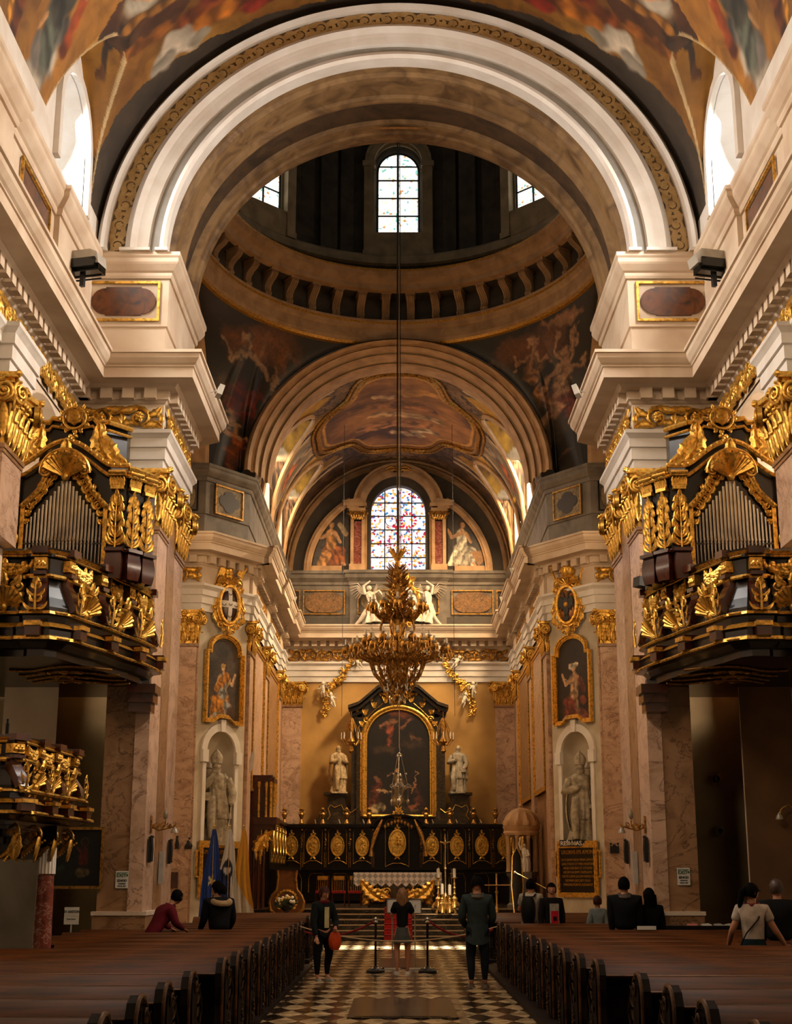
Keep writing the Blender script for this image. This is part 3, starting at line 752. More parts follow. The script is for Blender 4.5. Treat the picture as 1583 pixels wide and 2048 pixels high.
        struct(mb, 'wall_niche_' + nm, 'niche')
        mb = MB(); mb.M = T(-5.8, 41.1, 0, ang)
        n = 16
        for k in range(n):   # voussoir ring, jambs, impost blocks, keystone
            a0, a1 = PI * k / n, PI * (k + 1) / n
            q = lambda r, a: (ln / 2 - r * cos(a), 5.35 + r * sin(a))
            mb.prism([q(.62, a0), q(.62, a1), q(.84, a1), q(.84, a0)], -.07, 0)
        mb.box(ln / 2 - .76, ln / 2 - .62, -.05, 0, 2.72, 5.2); mb.box(ln / 2 + .62, ln / 2 + .76, -.05, 0, 2.72, 5.2)
        mb.box(ln / 2 - .84, ln / 2 - .6, -.12, .02, 5.05, 5.4); mb.box(ln / 2 + .6, ln / 2 + .84, -.12, .02, 5.05, 5.4)
        mb.prism([(ln / 2 - .07, 5.95), (ln / 2 + .07, 5.95), (ln / 2 + .11, 6.3), (ln / 2 - .11, 6.3)], -.12, 0)
        mb.box(ln / 2 - .62, ln / 2 + .62, .48, .56, 4.95, 5.1)
        if s < 0: mb.M = Matrix(); mb.v = [(-x, y, z) for x, y, z in mb.v]; mb.f = [f[::-1] for f in mb.f]
        struct(mb, 'trim_8', 'white')
    # pilaster strips: crossing front, chancel sides, end wall
    mb = MB()
    mb.box(-6.62, -5.86, 41.0, 41.2, 0, 8.4)
    for a, b in ((42.98, 44.05), (47.9, 49.05), (53.6, 54.7)): mb.box(-4.7, -4.5, a, b, 0, 8.5)
    mb.box(-4.6, -3.85, 56.68, 56.9, 0, 8.5)
    mb.mirror(); struct(mb, 'trim_9', 'marble')
    mb = MB()
    mb.box(-6.66, -5.82, 40.96, 41.2, 8.33, 8.42)
    for a, b in ((42.98, 44.05), (47.9, 49.05), (53.6, 54.7)): mb.box(-4.7, -4.45, a - .04, b + .04, 8.4, 8.48)
    mb.box(-4.64, -3.8, 56.63, 56.9, 8.4, 8.48)
    mb.mirror(); struct(mb, 'trim_10', 'marble2')
    # gilt-framed marble panels between chancel pilasters
    for s in (1, -1):
        for k, (a, b) in enumerate(((44.2, 47.75), (49.2, 53.45))):
            t = thing('chancel_panel', 'tall gilt-framed marble panel on the %s chancel wall, %s' % (('left', 'right')[s < 0], ('the one nearer the nave', 'the one nearer the high altar')[k]), 'wall panel', (s * -4.56, (a + b) / 2, 4.4), s * PI / 2)
            hw = (b - a) / 2; q = MB(); 
            for dd, ww in ((.10, .08), (.06, .16)): frame_xz(q, -hw, hw, 0, 4.6, ww, dd)
            q.build('frame', 'gold', t, smooth=False)
            q = MB(); q.box(-hw + .1, hw - .1, -.03, 0, .1, 4.5); q.build('marble_field', 'marble' if k == 0 else 'marble2', t)

def nave_vault():
    rx, rz, zc = 6.05, 5.8, 13.8
    y0, y1, nt_, ny = 17.0, 26.45, 380, 260
    yc, hwid, hgt = 23.55, 2.1, 3.2
    def F(u, v):
        th = PI * u; Y = y0 + (y1 - y0) * v
        x = rx * np.cos(PI - th); z = zc + rz * np.sin(th)
        un = np.abs(Y - yc) / hwid
        cz = np.where(un < 1, zc + hgt * (1 - np.clip(un, 0, 1) ** 1.7), zc)
        return x, Y, np.maximum(z, cz)
    def colf(u, v):
        th = np.where(u < .5, PI * u, PI * (1 - u)); Y = y0 + (y1 - y0) * v
        S = th * 6.0  # metres up the curve from the springing, same on both sides
        side = np.where(u < .5, 1, -1)
        base = paint(S, Y, ('#b07a28', '#d8a044'), [], 5, .5)
        prims = [
            # dark foliage scroll beside the window, dark brown band along the arch
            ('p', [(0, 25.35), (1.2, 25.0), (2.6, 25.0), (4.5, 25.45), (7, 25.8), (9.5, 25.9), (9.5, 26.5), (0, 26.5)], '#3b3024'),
            ('p', [(2.2, 22.9), (3.2, 22.4), (4.4, 22.2), (5.6, 22.2), (5.9, 23.6), (4.6, 24.3), (3.6, 24.0), (2.8, 23.7)], '#4a2a14'),
            ('c', 2.35, 24.05, 2.9, 23.5, .10, .22, '#2c1a0c', 4), ('c', 2.9, 23.5, 3.6, 23.7, .22, .3, '#3a2412', 5), ('c', 1.9, 24.2, 2.3, 24.1, .05, .12, '#5a3413'),
            ('c', 3.2, 23.9, 4.3, 24.2, .12, .25, '#7c4716', 6), ('c', 3.4, 23.3, 4.2, 23.0, .3, .35, '#3b2a1e', 3),
            ('c', 4.1, 22.9, 4.2, 22.9, .62, .62, '#6b5138'), ('c', 4.12, 22.9, 4.2, 22.9, .5, .5, '#b9ab94'), ('c', 4.05, 22.8, 4.35, 23.1, .22, .16, '#c07322', 5),
            ('c', 3.5, 23.3, 4.9, 23.7, .14, .14, '#8a5a22', 14),
            # figures on clouds
            ('c', 4.9, 24.6, 6.2, 24.7, .5, .55, '#7e3c14', 3), ('c', 5.1, 24.9, 5.9, 24.9, .3, .3, '#b0661c', 6), ('c', 5.6, 24.2, 6.6, 24.5, .3, .35, '#5a1d10', 5),
            ('c', 6.4, 25.2, 7.4, 25.2, .25, .2, '#7c2414', 5), ('c', 6.7, 25.0, 7.3, 24.9, .14, .12, '#c08a58'),
            ('c', 4.2, 25.0, 4.7, 25.0, .34, .42, '#b8a58c'), ('c', 4.4, 24.75, 4.9, 25.2, .3, .32, '#c9b79e'), ('c', 3.9, 25.15, 4.3, 25.2, .2, .25, '#8d8170'), ('c', 5.0, 25.3, 5.2, 25.2, .25, .25, '#9a8c76'),
            ('c', 7.6, 24.6, 9.4, 24.9, .5, .6, '#3a3a2c', 2), ('c', 8.2, 24.0, 9.3, 24.2, .4, .4, '#7a2d16', 5), ('c', 8.6, 25.0, 9.3, 25.1, .25, .25, '#c08a50', 3),
            # near spandrel: grey robed figure seated on clouds
            ('p', [(0, 20.2), (9.4, 20.0), (9.4, 22.0), (5, 22.3), (3, 22.6), (0, 21.6)], '#a8702a'),
            ('c', .1, 21.0, 1.0, 20.9, .28, .45, '#8c857c', 3), ('c', .7, 20.6, 1.5, 21.3, .3, .4, '#a59884', 3), ('c', 1.2, 20.7, 2.2, 21.4, .35, .3, '#6b6258', 4),
            ('c', 1.4, 21.1, 2.3, 20.8, .4, .45, '#55584a', 7), ('c', 2.2, 20.9, 3.0, 21.0, .36, .3, '#3d3a30', 6), ('c', 1.9, 21.7, 2.8, 21.5, .2, .2, '#8a3d16', 6),
            ('c', 1.5, 20.5, 1.9, 20.6, .06, .08, '#c89058'), ('c', 2.9, 21.5, 3.5, 21.3, .14, .12, '#b98350'),
            ('c', .3, 19.6, 3.6, 19.4, .18, .18, '#5e2c0e', 10), ('c', .3, 19.3, 3.6, 19.1, .12, .1, '#c08028', 12),
        ]
        c = paint(S, Y, ('#764a18', '#c48d38'), prims, 5, .45, .5, .28, .35)
        # light rib along the edge of the cross vault
        un = np.abs(Y - yc) / hwid
        g = np.abs((zc + rz * np.sin(th)) - (zc + hgt * (1 - np.clip(un, 0, 1) ** 1.7)))
        rib = ((g < .10) & (un < 1) & (S > .6) & (S < 3.3))[..., None]
        c = np.where(rib, np.array(hx('#c9ab7c')), c)
        return c
    o = gridpanel('ceiling_nave', F, nt_, ny, colf, 'fresco', kind='structure')
    # clerestory wall and the deep white window recesses
    for s, nm in ((1, '1'), (-1, '2')):
        mb = MB(); mb.M = T(-6.0, 0, 0, PI / 2)
        archwall(mb, 16, 26.4, 13.8, 17.0, 23.65, 1.1, 14.0, 15.2, .95, .75, 10)
        # surround
        pts = [(23.65 - 1.1, 14.0), (23.65 - 1.1, 15.2)] + [(23.65 - 1.1 * cos(PI * i / 10), 15.2 + .95 * sin(PI * i / 10)) for i in range(1, 10)] + [(23.65 + 1.1, 15.2), (23.65 + 1.1, 14.0)]
        for a, b in zip(pts, pts[1:]):
            def o_(p):
                k = .2; dx = p[0] - 23.65; dz = max(0, p[1] - 15.2)
                l = sqrt(dx * dx + dz * dz) or 1
                return (p[0] + dx / l * k, p[1] + dz / l * k)
            mb.prism([a, b, o_(b), o_(a)], -.1, 0.02)
        mb.M = Matrix()
        if s < 0: mb.v = [(-x, y, z) for x, y, z in mb.v]; mb.f = [f[::-1] for f in mb.f]
        struct(mb, 'trim_11', 'white')
        w = thing('window_' + nm, '', '', (s * -6.7, 23.65, 14.0), s * PI / 2)
        del w['label'], w['category']; w['kind'] = 'structure'
        q = MB(); q.prism([(-1.1, 0), (1.1, 0), (1.1, 1.2)] + [(1.1 * cos(PI * i / 10), 1.2 + .95 * sin(PI * i / 10)) for i in range(1, 10)] + [(-1.1, 1.2)], 0, .03)
        q.build('glass', GL['plain'], w, smooth=False)
        q = MB()
        for k in range(-3, 4): q.box(k * .4 - .02, k * .4 + .02, -.03, 0, 0, 3)
        for k in range(7): q.box(-1.2, 1.2, -.03, 0, k * .48 - .025, k * .48 + .025)
        q.build('glazing_bars', 'grille', w, smooth=False)

GL = {'plain': stained('clear_leaded_glass', 3.2, 0, 16, (.9, .95, 1), .04), 'dome': stained('pale_leaded_glass', 2.0, 0, 15, (1, .96, .88), .035), 'big': stained('coloured_leaded_glass', 1.7, 1, 14, (.92, .88, 1), .05)}

def west_arch():
    prof = [(6.35, 6.0, 26.35), (6.0, 5.66, 26.1), (5.96, 5.64, 25.98), (5.9, 5.6, 25.92), (5.84, 5.56, 25.98), (5.78, 5.52, 26.02), (5.78, 5.50, 26.1),
            (5.42, 5.16, 26.1), (5.42, 5.16, 26.0), (5.3, 5.05, 25.9), (5.18, 4.94, 25.98), (5.1, 4.86, 26.0), (4.96, 4.72, 26.02), (4.94, 4.7, 26.12),
            (4.76, 4.54, 26.12), (4.74, 4.52, 26.0), (4.66, 4.44, 25.96), (4.6, 4.38, 26.02), (4.6, 4.38, 26.35),
            (4.66, 4.43, 26.4), (4.66, 4.43, 26.62), (4.56, 4.36, 26.7), (4.56, 4.36, 26.86), (4.62, 4.42, 26.9), (4.62, 4.42, 27.5), (4.54, 4.36, 27.55), (4.5, 4.34, 27.65), (4.54, 4.36, 27.75),
            (4.64, 4.46, 27.8), (4.64, 4.46, 28.6), (4.54, 4.38, 28.65), (4.5, 4.36, 28.75), (4.5, 4.36, 28.95), (4.44, 4.32, 29.0), (4.44, 4.32, 29.25), (4.5, 4.38, 29.4), (4.7, 4.55, 29.6), (4.75, 4.6, 29.9)]
    mats = []
    for a, b in zip(prof, prof[1:]):
        m = 0
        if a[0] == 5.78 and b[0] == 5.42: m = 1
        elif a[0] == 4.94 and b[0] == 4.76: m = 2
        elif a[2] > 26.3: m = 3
        if a[0] == 6.35: m = 4  # dark painted band between the vault and the white moulding
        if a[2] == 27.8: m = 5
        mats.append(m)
    mb = MB(); arcsweep(mb, prof, 72, 13.78, mats=mats)
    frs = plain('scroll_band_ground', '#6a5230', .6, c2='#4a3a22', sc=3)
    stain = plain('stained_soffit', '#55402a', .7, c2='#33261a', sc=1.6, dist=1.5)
    struct(mb, 'trim_12', ['white', frs, 'greyband', 'soffit', plain('dark_painted_band', '#4a3c2b', .7), stain])
    # painted scrollwork on the band: low relief, bent round the arch
    mb = MB(); Ls = PI * 5.45; rinceau(mb, Ls, .36, 0, 0, 1.25)
    nv = []
    for x, y, z in mb.v:
        a = x / Ls * PI; r = 5.42 + z; rz_ = r * (5.33 / 5.6)
        nv.append((-r * cos(a), 26.085 + max(-.04, y * .15), 13.78 + rz_ * sin(a)))
    mb.v = nv
    struct(mb, 'trim_13', plain('scroll_paint', '#bf9d68', .6, c2='#a07f4c', sc=4))
    # impost blocks under the arch
    mb = MB(); mb.box(-5.5, -4.9, 25.85, 26.3, 13.8, 13.86); mb.box(-4.8, -4.55, 25.85, 26.3, 13.8, 13.86); mb.box(-6.05, -5.75, 25.85, 26.3, 13.8, 13.86); mb.mirror(); struct(mb, 'trim_14', 'white')

def east_arch():
    prof = [(4.78, 4.34, 42.12), (4.74, 4.30, 42.0), (4.70, 4.27, 41.95), (4.62, 4.24, 41.9), (4.56, 4.21, 42.0), (4.54, 4.2, 42.2), (4.48, 4.17, 42.25), (4.42, 4.14, 42.2), (4.38, 4.13, 42.35), (4.38, 4.13, 42.7), (4.34, 4.1, 42.8),
            (4.28, 4.08, 42.75), (4.24, 4.06, 42.9), (4.24, 4.06, 43.4), (4.2, 4.04, 43.5), (4.14, 4.02, 43.45), (4.1, 4.0, 43.6), (4.1, 4.0, 44.3)]
    mats = [1] + [0] * 8 + [2] + [0] * 3 + [2] + [0] * 3
    mb = MB(); arcsweep(mb, prof, 64, 13.95, mats=mats); struct(mb, 'trim_15', ['stone', 'goldpaint', 'drumlight'])
    # side arches of the crossing, seen edge on
    for s in (1, -1):
        mb = MB()
        pr = [(4.75, 4.35, 0), (4.7, 4.3, -.12), (4.6, 4.24, -.15), (4.5, 4.2, -.05), (4.45, 4.16, .15), (4.35, 4.12, .12), (4.3, 4.1, .3), (4.25, 4.05, .7)]
        mb.M = T(-5.85, 36.5, 0, PI / 2)
        arcsweep(mb, [(a, b, c) for a, b, c in pr], 40, 13.8, mats=[1] + [0] * 6)
        if s < 0: mb.v = [(-x, y, z) for x, y, z in mb.v]; mb.f = [f[::-1] for f in mb.f]
        struct(mb, 'trim_16', ['stone', 'goldpaint'])
    # pendentives: from the arches and canted piers up to the ring
    cx, cy, R_ = 0, 35.55, 5.62
    low = []
    for i in range(25):
        a = PI / 2 * (1 - i / 24) ; low.append((-4.76 * cos(a) , 42.0, 13.95 + 4.32 * sin(a)))
    low.append((-4.9, 42.25, 13.8)); low.append((-5.6, 41.2, 13.8)); low.append((-5.85, 41.15, 13.85))
    for i in range(1, 25):
        a = PI / 2 * i / 24; low.append((-5.86, 36.5 + 4.74 * cos(a), 13.85 + 4.3 * sin(a)))
    nl = len(low) - 1
    def pend(s, name):
        lo = np.array(low); nv_ = 130; nu = 320
        def F(u, v):
            q = u * nl; i = np.clip(q.astype(int), 0, nl - 1); f = (q - i)[..., None]
            p = lo[i] * (1 - f) + lo[i + 1] * f
            a = PI / 2 + (PI / 2) * u
            tx, ty, tz = cx + R_ * np.cos(a), cy + 1.2 * R_ * np.sin(a), 18.25
            t = v; bul = .35 * np.sin(PI * t)
            dx, dy = np.cos(a), np.sin(a)
            wgt = np.clip((18.0 - p[..., 2]) / 4.0, 0, 1)
            return s * (p[..., 0] * (1 - t) + tx * t + dx * bul * wgt), p[..., 1] * (1 - t) + ty * t + dy * bul * wgt, p[..., 2] * (1 - t) + tz * t
        sd = 11 if s > 0 else 23
        def colf(u, v):
            x, y, z = F(u, v); X = (-s * x - 3.0) * 0 + (u - .5) * 9; Z = z - 13.8
            X, Z = x, z
            if s > 0:
                pr = [('c', -4.9, 17.3, -3.6, 17.6, .5, .75, '#7d4518'), ('c', -4.2, 17.5, -3.5, 17.4, .5, .4, '#8e5320')]
                pr += [('c', -5.6, 17.0, -5.5, 16.6, .22, .3, '#14100e'), ('c', -5.4, 16.3, -5.3, 15.9, .28, .2, '#5a4128'), ('c', -5.5, 15.9, -5.2, 15.6, .2, .3, '#4d3826')]
                pr += figure(-4.5, 15.5, 2.45, '#c0946a', '#6e1d14', '#15120f', 1, -1)
                pr += [('c', -3.85, 16.4, -3.78, 16.9, .10, .12, '#a87c54'), ('c', -3.78, 17.05, -3.78, 17.08, .09, .09, '#a87c54'), ('c', -3.9, 16.4, -3.95, 16.0, .06, .05, '#a87c54'), ('c', -3.75, 16.4, -3.6, 16.05, .06, .05, '#a87c54')]
                pr += figure(-4.95, 14.1, 1.35, '#b5855a', '#8a4018', '#9a4c1c', -1, -1) + [('c', -5.15, 15.0, -5.1, 15.65, .07, .05, '#b5855a'), ('c', -4.7, 14.2, -4.4, 14.5, .35, .3, '#3d3226')]
                pr += [('c', -3.3, 17.5, -3.3, 17.52, .12, .11, '#8d6444'), ('c', -3.3, 17.1, -3.3, 17.3, .22, .2, '#2e2018'), ('c', -2.6, 17.5, -2.6, 17.5, .1, .1, '#6b4830'), ('c', -2.9, 17.2, -2.0, 17.5, .2, .2, '#261a12')]
            else:
                pr = [('c', 3.4, 17.6, 4.6, 17.5, .45, .6, '#74401a')]
                pr += figure(4.15, 15.9, 2.1, '#b98458', '#1c2026', '#a87446', 1, -1)
                pr += figure(5.0, 15.3, 2.2, '#bd8a60', '#7c3020', '#c29068', -1, 1) + [('c', 4.9, 16.9, 4.75, 17.6, .08, .07, '#c29068'), ('c', 5.15, 16.9, 5.3, 17.6, .08, .07, '#c29068')]
                pr += [('c', 4.5, 17.9, 5.2, 17.85, .16, .18, '#b98458'), ('c', 4.4, 17.95, 4.35, 18.0, .1, .1, '#a87446'), ('c', 4.4, 14.9, 4.9, 15.3, .4, .45, '#3e3224'), ('c', 4.6, 14.1, 5.0, 13.9, .3, .3, '#2e241c'), ('c', 4.65, 14.6, 4.7, 14.65, .12, .11, '#7a5236'), ('c', 5.1, 14.4, 5.2, 14.5, .12, .1, '#6e4830'), ('c', 2.9, 17.4, 3.0, 17.4, .14, .12, '#7d5638'), ('c', 2.4, 17.5, 2.5, 17.5, .12, .1, '#60402a'), ('c', 3.2, 16.9, 3.3, 17.1, .2, .2, '#3a261a')]
            return paint(X, Z, ('#070504', '#22140c'), pr, sd, 1.1, .55, .34, .6) * .72
        gridpanel(name, F, nu, nv_, colf, 'oil', kind='structure')
    pend(1, 'wall_pendentive_left'); pend(-1, 'wall_pendentive_right')

def dome():
    CX_, CY_ = 0, 35.55
    mb = MB()
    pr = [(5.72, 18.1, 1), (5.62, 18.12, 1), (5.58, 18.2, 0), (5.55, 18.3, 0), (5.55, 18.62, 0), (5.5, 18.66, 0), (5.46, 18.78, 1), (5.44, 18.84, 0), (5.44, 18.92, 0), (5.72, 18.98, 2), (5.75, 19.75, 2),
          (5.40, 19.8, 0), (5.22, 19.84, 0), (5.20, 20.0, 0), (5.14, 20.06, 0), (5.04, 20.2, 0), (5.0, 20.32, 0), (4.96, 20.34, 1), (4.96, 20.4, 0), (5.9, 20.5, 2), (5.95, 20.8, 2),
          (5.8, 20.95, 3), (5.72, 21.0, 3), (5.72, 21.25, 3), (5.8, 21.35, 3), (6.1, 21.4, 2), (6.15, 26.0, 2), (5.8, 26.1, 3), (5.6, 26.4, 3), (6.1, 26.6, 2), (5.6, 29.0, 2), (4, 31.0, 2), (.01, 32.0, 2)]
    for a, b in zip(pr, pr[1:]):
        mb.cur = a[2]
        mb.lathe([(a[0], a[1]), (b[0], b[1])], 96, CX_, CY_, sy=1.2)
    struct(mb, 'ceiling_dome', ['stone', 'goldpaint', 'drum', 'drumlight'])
    # console brackets under the drum cornice
    mb = MB(); nb = 44
    for k in range(nb):
        a = 2 * PI * (k + .5) / nb + PI / 2
        mb.M = T(CX_ + 5.72 * cos(a), CY_ + 6.86 * sin(a), 19.0, a + PI / 2 * -1 + 0)
        # local -y points to the axis
        w = .12
        prof = [(0, 0), (-.12, .02), (-.16, .1), (-.10, .2), (-.12, .34), (-.22, .46), (-.36, .56), (-.44, .66), (-.42, .74), (0, .78)]
        mb.prism([(a_, b_) for a_, b_ in prof], -w, w, 'x')
        for q in (-.07, 0, .07):
            mb.tube([(q, y_ - .012, z_) for y_, z_ in prof[1:9]], .022, 4)
        mb.box(-.16, .16, -.46, 0, .74, .84)
    mb.M = Matrix()
    struct(mb, 'trim_17', 'stone')
    # drum pilasters, window surrounds
    mb = MB(); md = MB()
    for k in range(8):
        a = PI / 2 + k * PI / 4
        m = T(CX_ + 6.12 * cos(a), CY_ + 7.34 * sin(a), 0, a - PI / 2)
        mb.M = m
        for sx in (-1, 1):
            mb.box(min(sx * .78, sx * 1.12), max(sx * .78, sx * 1.12), -.42, .1, 21.3, 24.5)
            mb.box(min(sx * .74, sx * 1.17), max(sx * .74, sx * 1.17), -.48, .1, 24.5, 24.68)
            mb.box(min(sx * .76, sx * 1.15), max(sx * .76, sx * 1.15), -.45, .1, 21.3, 21.5)
        n = 14
        for i in range(n):
            a0, a1 = PI * i / n, PI * (i + 1) / n
            q = lambda r, t: (-r * cos(t), 24.68 + r * sin(t))
            mb.prism([q(.78, a0), q(.78, a1), q(1.02, a1), q(1.02, a0)], -.40, .1)
            mb.prism([q(1.0, a0), q(1.0, a1), q(1.1, a1), q(1.1, a0)], -.46, .1)
        mb.box(-.8, .8, -.38, .1, 21.3, 22.15)
        md.M = T(CX_ + 6.12 * cos(a + PI / 8), CY_ + 7.34 * sin(a + PI / 8), 0, a + PI / 8 - PI / 2)
        md.box(-.28, .28, -.3, .1, 21.3, 25.8); md.box(-.9, -.45, -.14, .1, 21.3, 25.8); md.box(.45, .9, -.14, .1, 21.3, 25.8)
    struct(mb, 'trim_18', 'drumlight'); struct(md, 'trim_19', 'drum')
    for k in range(8):
        a = PI / 2 + k * PI / 4
        w = thing('window_%d' % (3 + k), '', '', (CX_ + 6.0 * cos(a), CY_ + 7.2 * sin(a), 22.2), a - PI / 2)
        del w['label'], w['category']; w['kind'] = 'structure'
        q = MB(); q.prism([(-.68, 0), (.68, 0), (.68, 2.2)] + [(.68 * cos(PI * i / 12), 2.2 + .68 * sin(PI * i / 12)) for i in range(1, 12)] + [(-.68, 2.2)], 0, .03)
        q.build('glass', GL['dome'], w, smooth=False)
        q = MB(); q.box(-.025, .025, -.04, 0, 0, 2.88)
        for z in (.0, .62, 1.26, 1.9, 2.4): q.box(-.68, .68, -.04, 0, z - .02, z + .02)
        q.tube([(-.68 * cos(PI * i / 14), -.01, 2.2 + .68 * sin(PI * i / 14)) for i in range(15)], .04, 5); q.tube([(-.68, -.01, 0), (-.68, -.01, 2.2)], .04, 5); q.tube([(.68, -.01, 0), (.68, -.01, 2.2)], .04, 5)
        q.build('glazing_bars', 'grille', w, smooth=False)

def chancel_vault():
    rx, rz, zc = 4.62, 4.75, 13.9
    y0, y1 = 44.0, 56.85
    cyc = (47.6, 53.2); hw = 1.75; hg = 3.6
    def lun(Y):
        z = np.full_like(Y, zc)
        for c in cyc:
            un = np.abs(Y - c) / hw
            z = np.where(un < 1, zc + hg * np.sqrt(np.clip(1 - un ** 2, 0, 1)), z)
        return z
    def F(u, v):
        th = PI * u; Y = y0 + (y1 - y0) * v
        return rx * np.cos(PI - th), Y, np.maximum(zc + rz * np.sin(th), lun(Y))
    def colf(u, v):
        th = PI * u; Y = y0 + (y1 - y0) * v; ths = np.minimum(th, PI - th); S = ths * 4.65; sgn = np.where(u < .5, -1, 1)
        c = paint(S, Y, ('#54391e', '#94704a'), [], 3, .7)
        # dark arabesque on cream ground in the cross bands
        nn = vnoise(S, Y, 9, 3.2, 3)
        n3 = vnoise(S, Y, 19, 7.0, 2); orn = ((nn > .46) & (nn < .57)) | ((n3 > .50) & (n3 < .545))
        c = np.where(orn[..., None], np.array(hx('#2a180a')), c)
        # grey mouldings either side of the cross vaults
        for cc in cyc:
            for d in (1.75, 1.2):
                g = np.abs(np.abs(Y - cc) - (d + .0 * S)) < .09
                c = np.where((g & (S > 1.0) & (S < 5.0))[..., None], np.array(hx('#c8b08a')), c)
        # oval paintings low on the sides, between the cross vaults
        Yc = 50.4
        e = ((S - 3.0) / 1.9) ** 2 + ((Y - Yc) / .85) ** 2
        pr = [('c', 2.0, 50.6, 3.2, 50.3, .35, .3, '#a8582a', 6), ('c', 3.0, 50.2, 3.9, 50.6, .3, .35, '#8a7a64', 4), ('c', 3.4, 50.7, 3.9, 50.5, .12, .12, '#c09060')]
        po = paint(S, Y, ('#5c4632', '#8f7a5e'), pr, 8, .8, .5, .1)
        c = np.where((e < 1.2)[..., None], np.array(hx('#b89c70')), c); c = np.where((e < 1)[..., None], po, c)
        # gold shells and foliage beside the windows
        for cc in cyc:
            for d in (-1, 1):
                e = ((S - 3.3) / 1.5) ** 2 + ((Y - cc - d * .75) / .5) ** 2
                gd = paint(S, Y, ('#6e4a12', '#d09a30'), [], 21, 1.6)
                c = np.where((e < 1)[..., None], gd, c)
        # large shaped medallion at the crown
        X = (u - .5) * PI * 4.65; U = X / 2.75; Vv = (Y - 50.6) / 3.7
        sh = np.abs(U) ** 2.6 + np.abs(Vv) ** 2.6 + .28 * np.cos(4 * np.arctan2(Vv, U)) * 0
        rr = np.sqrt(U * U + Vv * Vv); aa = np.arctan2(Vv, U); bound = 1.0 + .10 * np.cos(4 * aa) - .05 * np.cos(8 * aa)
        k = rr / bound
        pr = [('c', -1.5, 49.4, 1.2, 49.8, .5, .4, '#8d5a2c', 3), ('c', -.8, 50.6, 1.6, 50.9, .4, .3, '#b08a5a', 4), ('c', -1.2, 52.0, 1.0, 51.7, .5, .5, '#a06a38', 3), ('c', .3, 48.3, 1.2, 48.0, .4, .3, '#c0843c'), ('c', -.9, 48.6, -.3, 48.8, .16, .2, '#c09868'), ('c', .8, 52.6, 1.5, 52.3, .3, .2, '#c8a878', 4), ('c', -1.5, 53.0, -.6, 52.7, .35, .3, '#4a2c18'),
              ('c', -.2, 52.9, .9, 53.1, .3, .3, '#b89468', 5)]
        pm = paint(X, Y, ('#54301a', '#b5793c'), pr, 31, .65, .6, .5)
        c = np.where((k < 1.22)[..., None], np.array(hx('#6d4a22')), c)
        c = np.where((k < 1.16)[..., None], np.array(hx('#c08328')), c); c = np.where((k < 1.08)[..., None], np.array(hx('#7a4c18')), c); c = np.where((k < 1.04)[..., None], np.array(hx('#d69a3c')), c)
        c = np.where((k < 1.0)[..., None], pm, c)
        return c
    gridpanel('ceiling_chancel', F, 260, 240, colf, 'fresco', kind='structure')
    # side walls under the vault and their windows
    mb = MB(); mb.box(-4.75, -4.62, 44, 56.8, 13.6, 13.95)
    for a, b in ((44, 46.3), (48.9, 51.9), (54.5, 56.9)): mb.box(-5.0, -4.6, a, b, 13.9, 17.4)
    mb.mirror(); struct(mb, 'wall_chancel_upper', 'niche')
    for s in (1, -1):
        for k, c in enumerate(cyc):
            w = thing('window_%d' % (11 + k + (2 if s < 0 else 0)), '', '', (s * -4.98, c, 13.95), s * PI / 2); del w['label'], w['category']; w['kind'] = 'structure'
            q = MB(); q.box(-1.3, 1.3, 0, .03, 0, 3.4); q.build('glass', GL['plain'], w, smooth=False)
            q = MB()
            for i in range(4): q.box(-1.3 + i * .86, -1.26 + i * .86, -.02, 0, 0, 3.4)
            q.build('glazing_bars', 'grille', w, smooth=False)
    # gilded ring mouldings of the medallion and ribs as relief
    mb = MB()
    for rr_, th_ in ((1.12, .09), (1.2, .05)):
        pts = []
        for i in range(96):
            a = 2 * PI * i / 96; b = (1.0 + .10 * cos(4 * a) - .05 * cos(8 * a)) * rr_
            X = b * cos(a) * 2.75; Y = 50.6 + b * sin(a) * 3.7; t = X / 4.65
            pts.append((rx * sin(t), min(Y, 56.5), zc + rz * cos(t) - .05))
        mb.tube(pts, th_, 6, closed=True)
    struct(mb, 'trim_20', 'oldgold')
    mb = MB()
    for c in cyc:
        for o_ in (0, .14):
            for d in (-1, 1):
                pts = []
                for i in range(16):
                    un = 1 - i / 15 * .97; z = hg * sqrt(max(0, 1 - un * un)); yy = c + d * hw * un
                    st = min(1, z / rz); x = -rx * sqrt(max(0, 1 - st * st))
                    pts.append((x + .04, yy + d * o_, zc + z - .03))
                mb.tube(pts, .07, 6)
    arcsweep(mb, [(4.62, 4.75, 56.8), (4.62, 4.75, 56.5), (4.55, 4.68, 56.45), (4.5, 4.62, 56.5), (4.42, 4.55, 56.45), (4.38, 4.5, 56.7), (4.3, 4.42, 56.8)], 48, 13.9) 
    mb.mirror(); struct(mb, 'trim_21', 'stone')
    # leafy gilded clusters at the feet of the ribs
    for s in (1, -1):
        for k, y in enumerate((45.75, 51.3)):
            q = MB(); 
            for i in range(26): 
                leaf(q, (rnd.uniform(-.2, .2), rnd.uniform(-.5, .4)), (rnd.uniform(-.4, .4), rnd.uniform(-.6, .7)), .09, rnd.uniform(-.3, .3), .5, 2, 6, .1, rnd.uniform(-.1, 0))
            o = q.build('gilded_foliage', 'gold'); th = .42 + .0 * k; o.location = (s * -rx * .97, y, zc + 1.9); o.rotation_euler = (0, 0, s * PI / 2)
            tag(o, 'gilded leaf cluster at the foot of a vault rib, %s side, %s window' % (('left', 'right')[s < 0], ('before the first', 'between the first and second')[k]), 'carved ornament')
    # lunette: mouldings, pilasters by the window, painted figures
    mb = MB()
    mb.M = T(0, 56.8, 0)
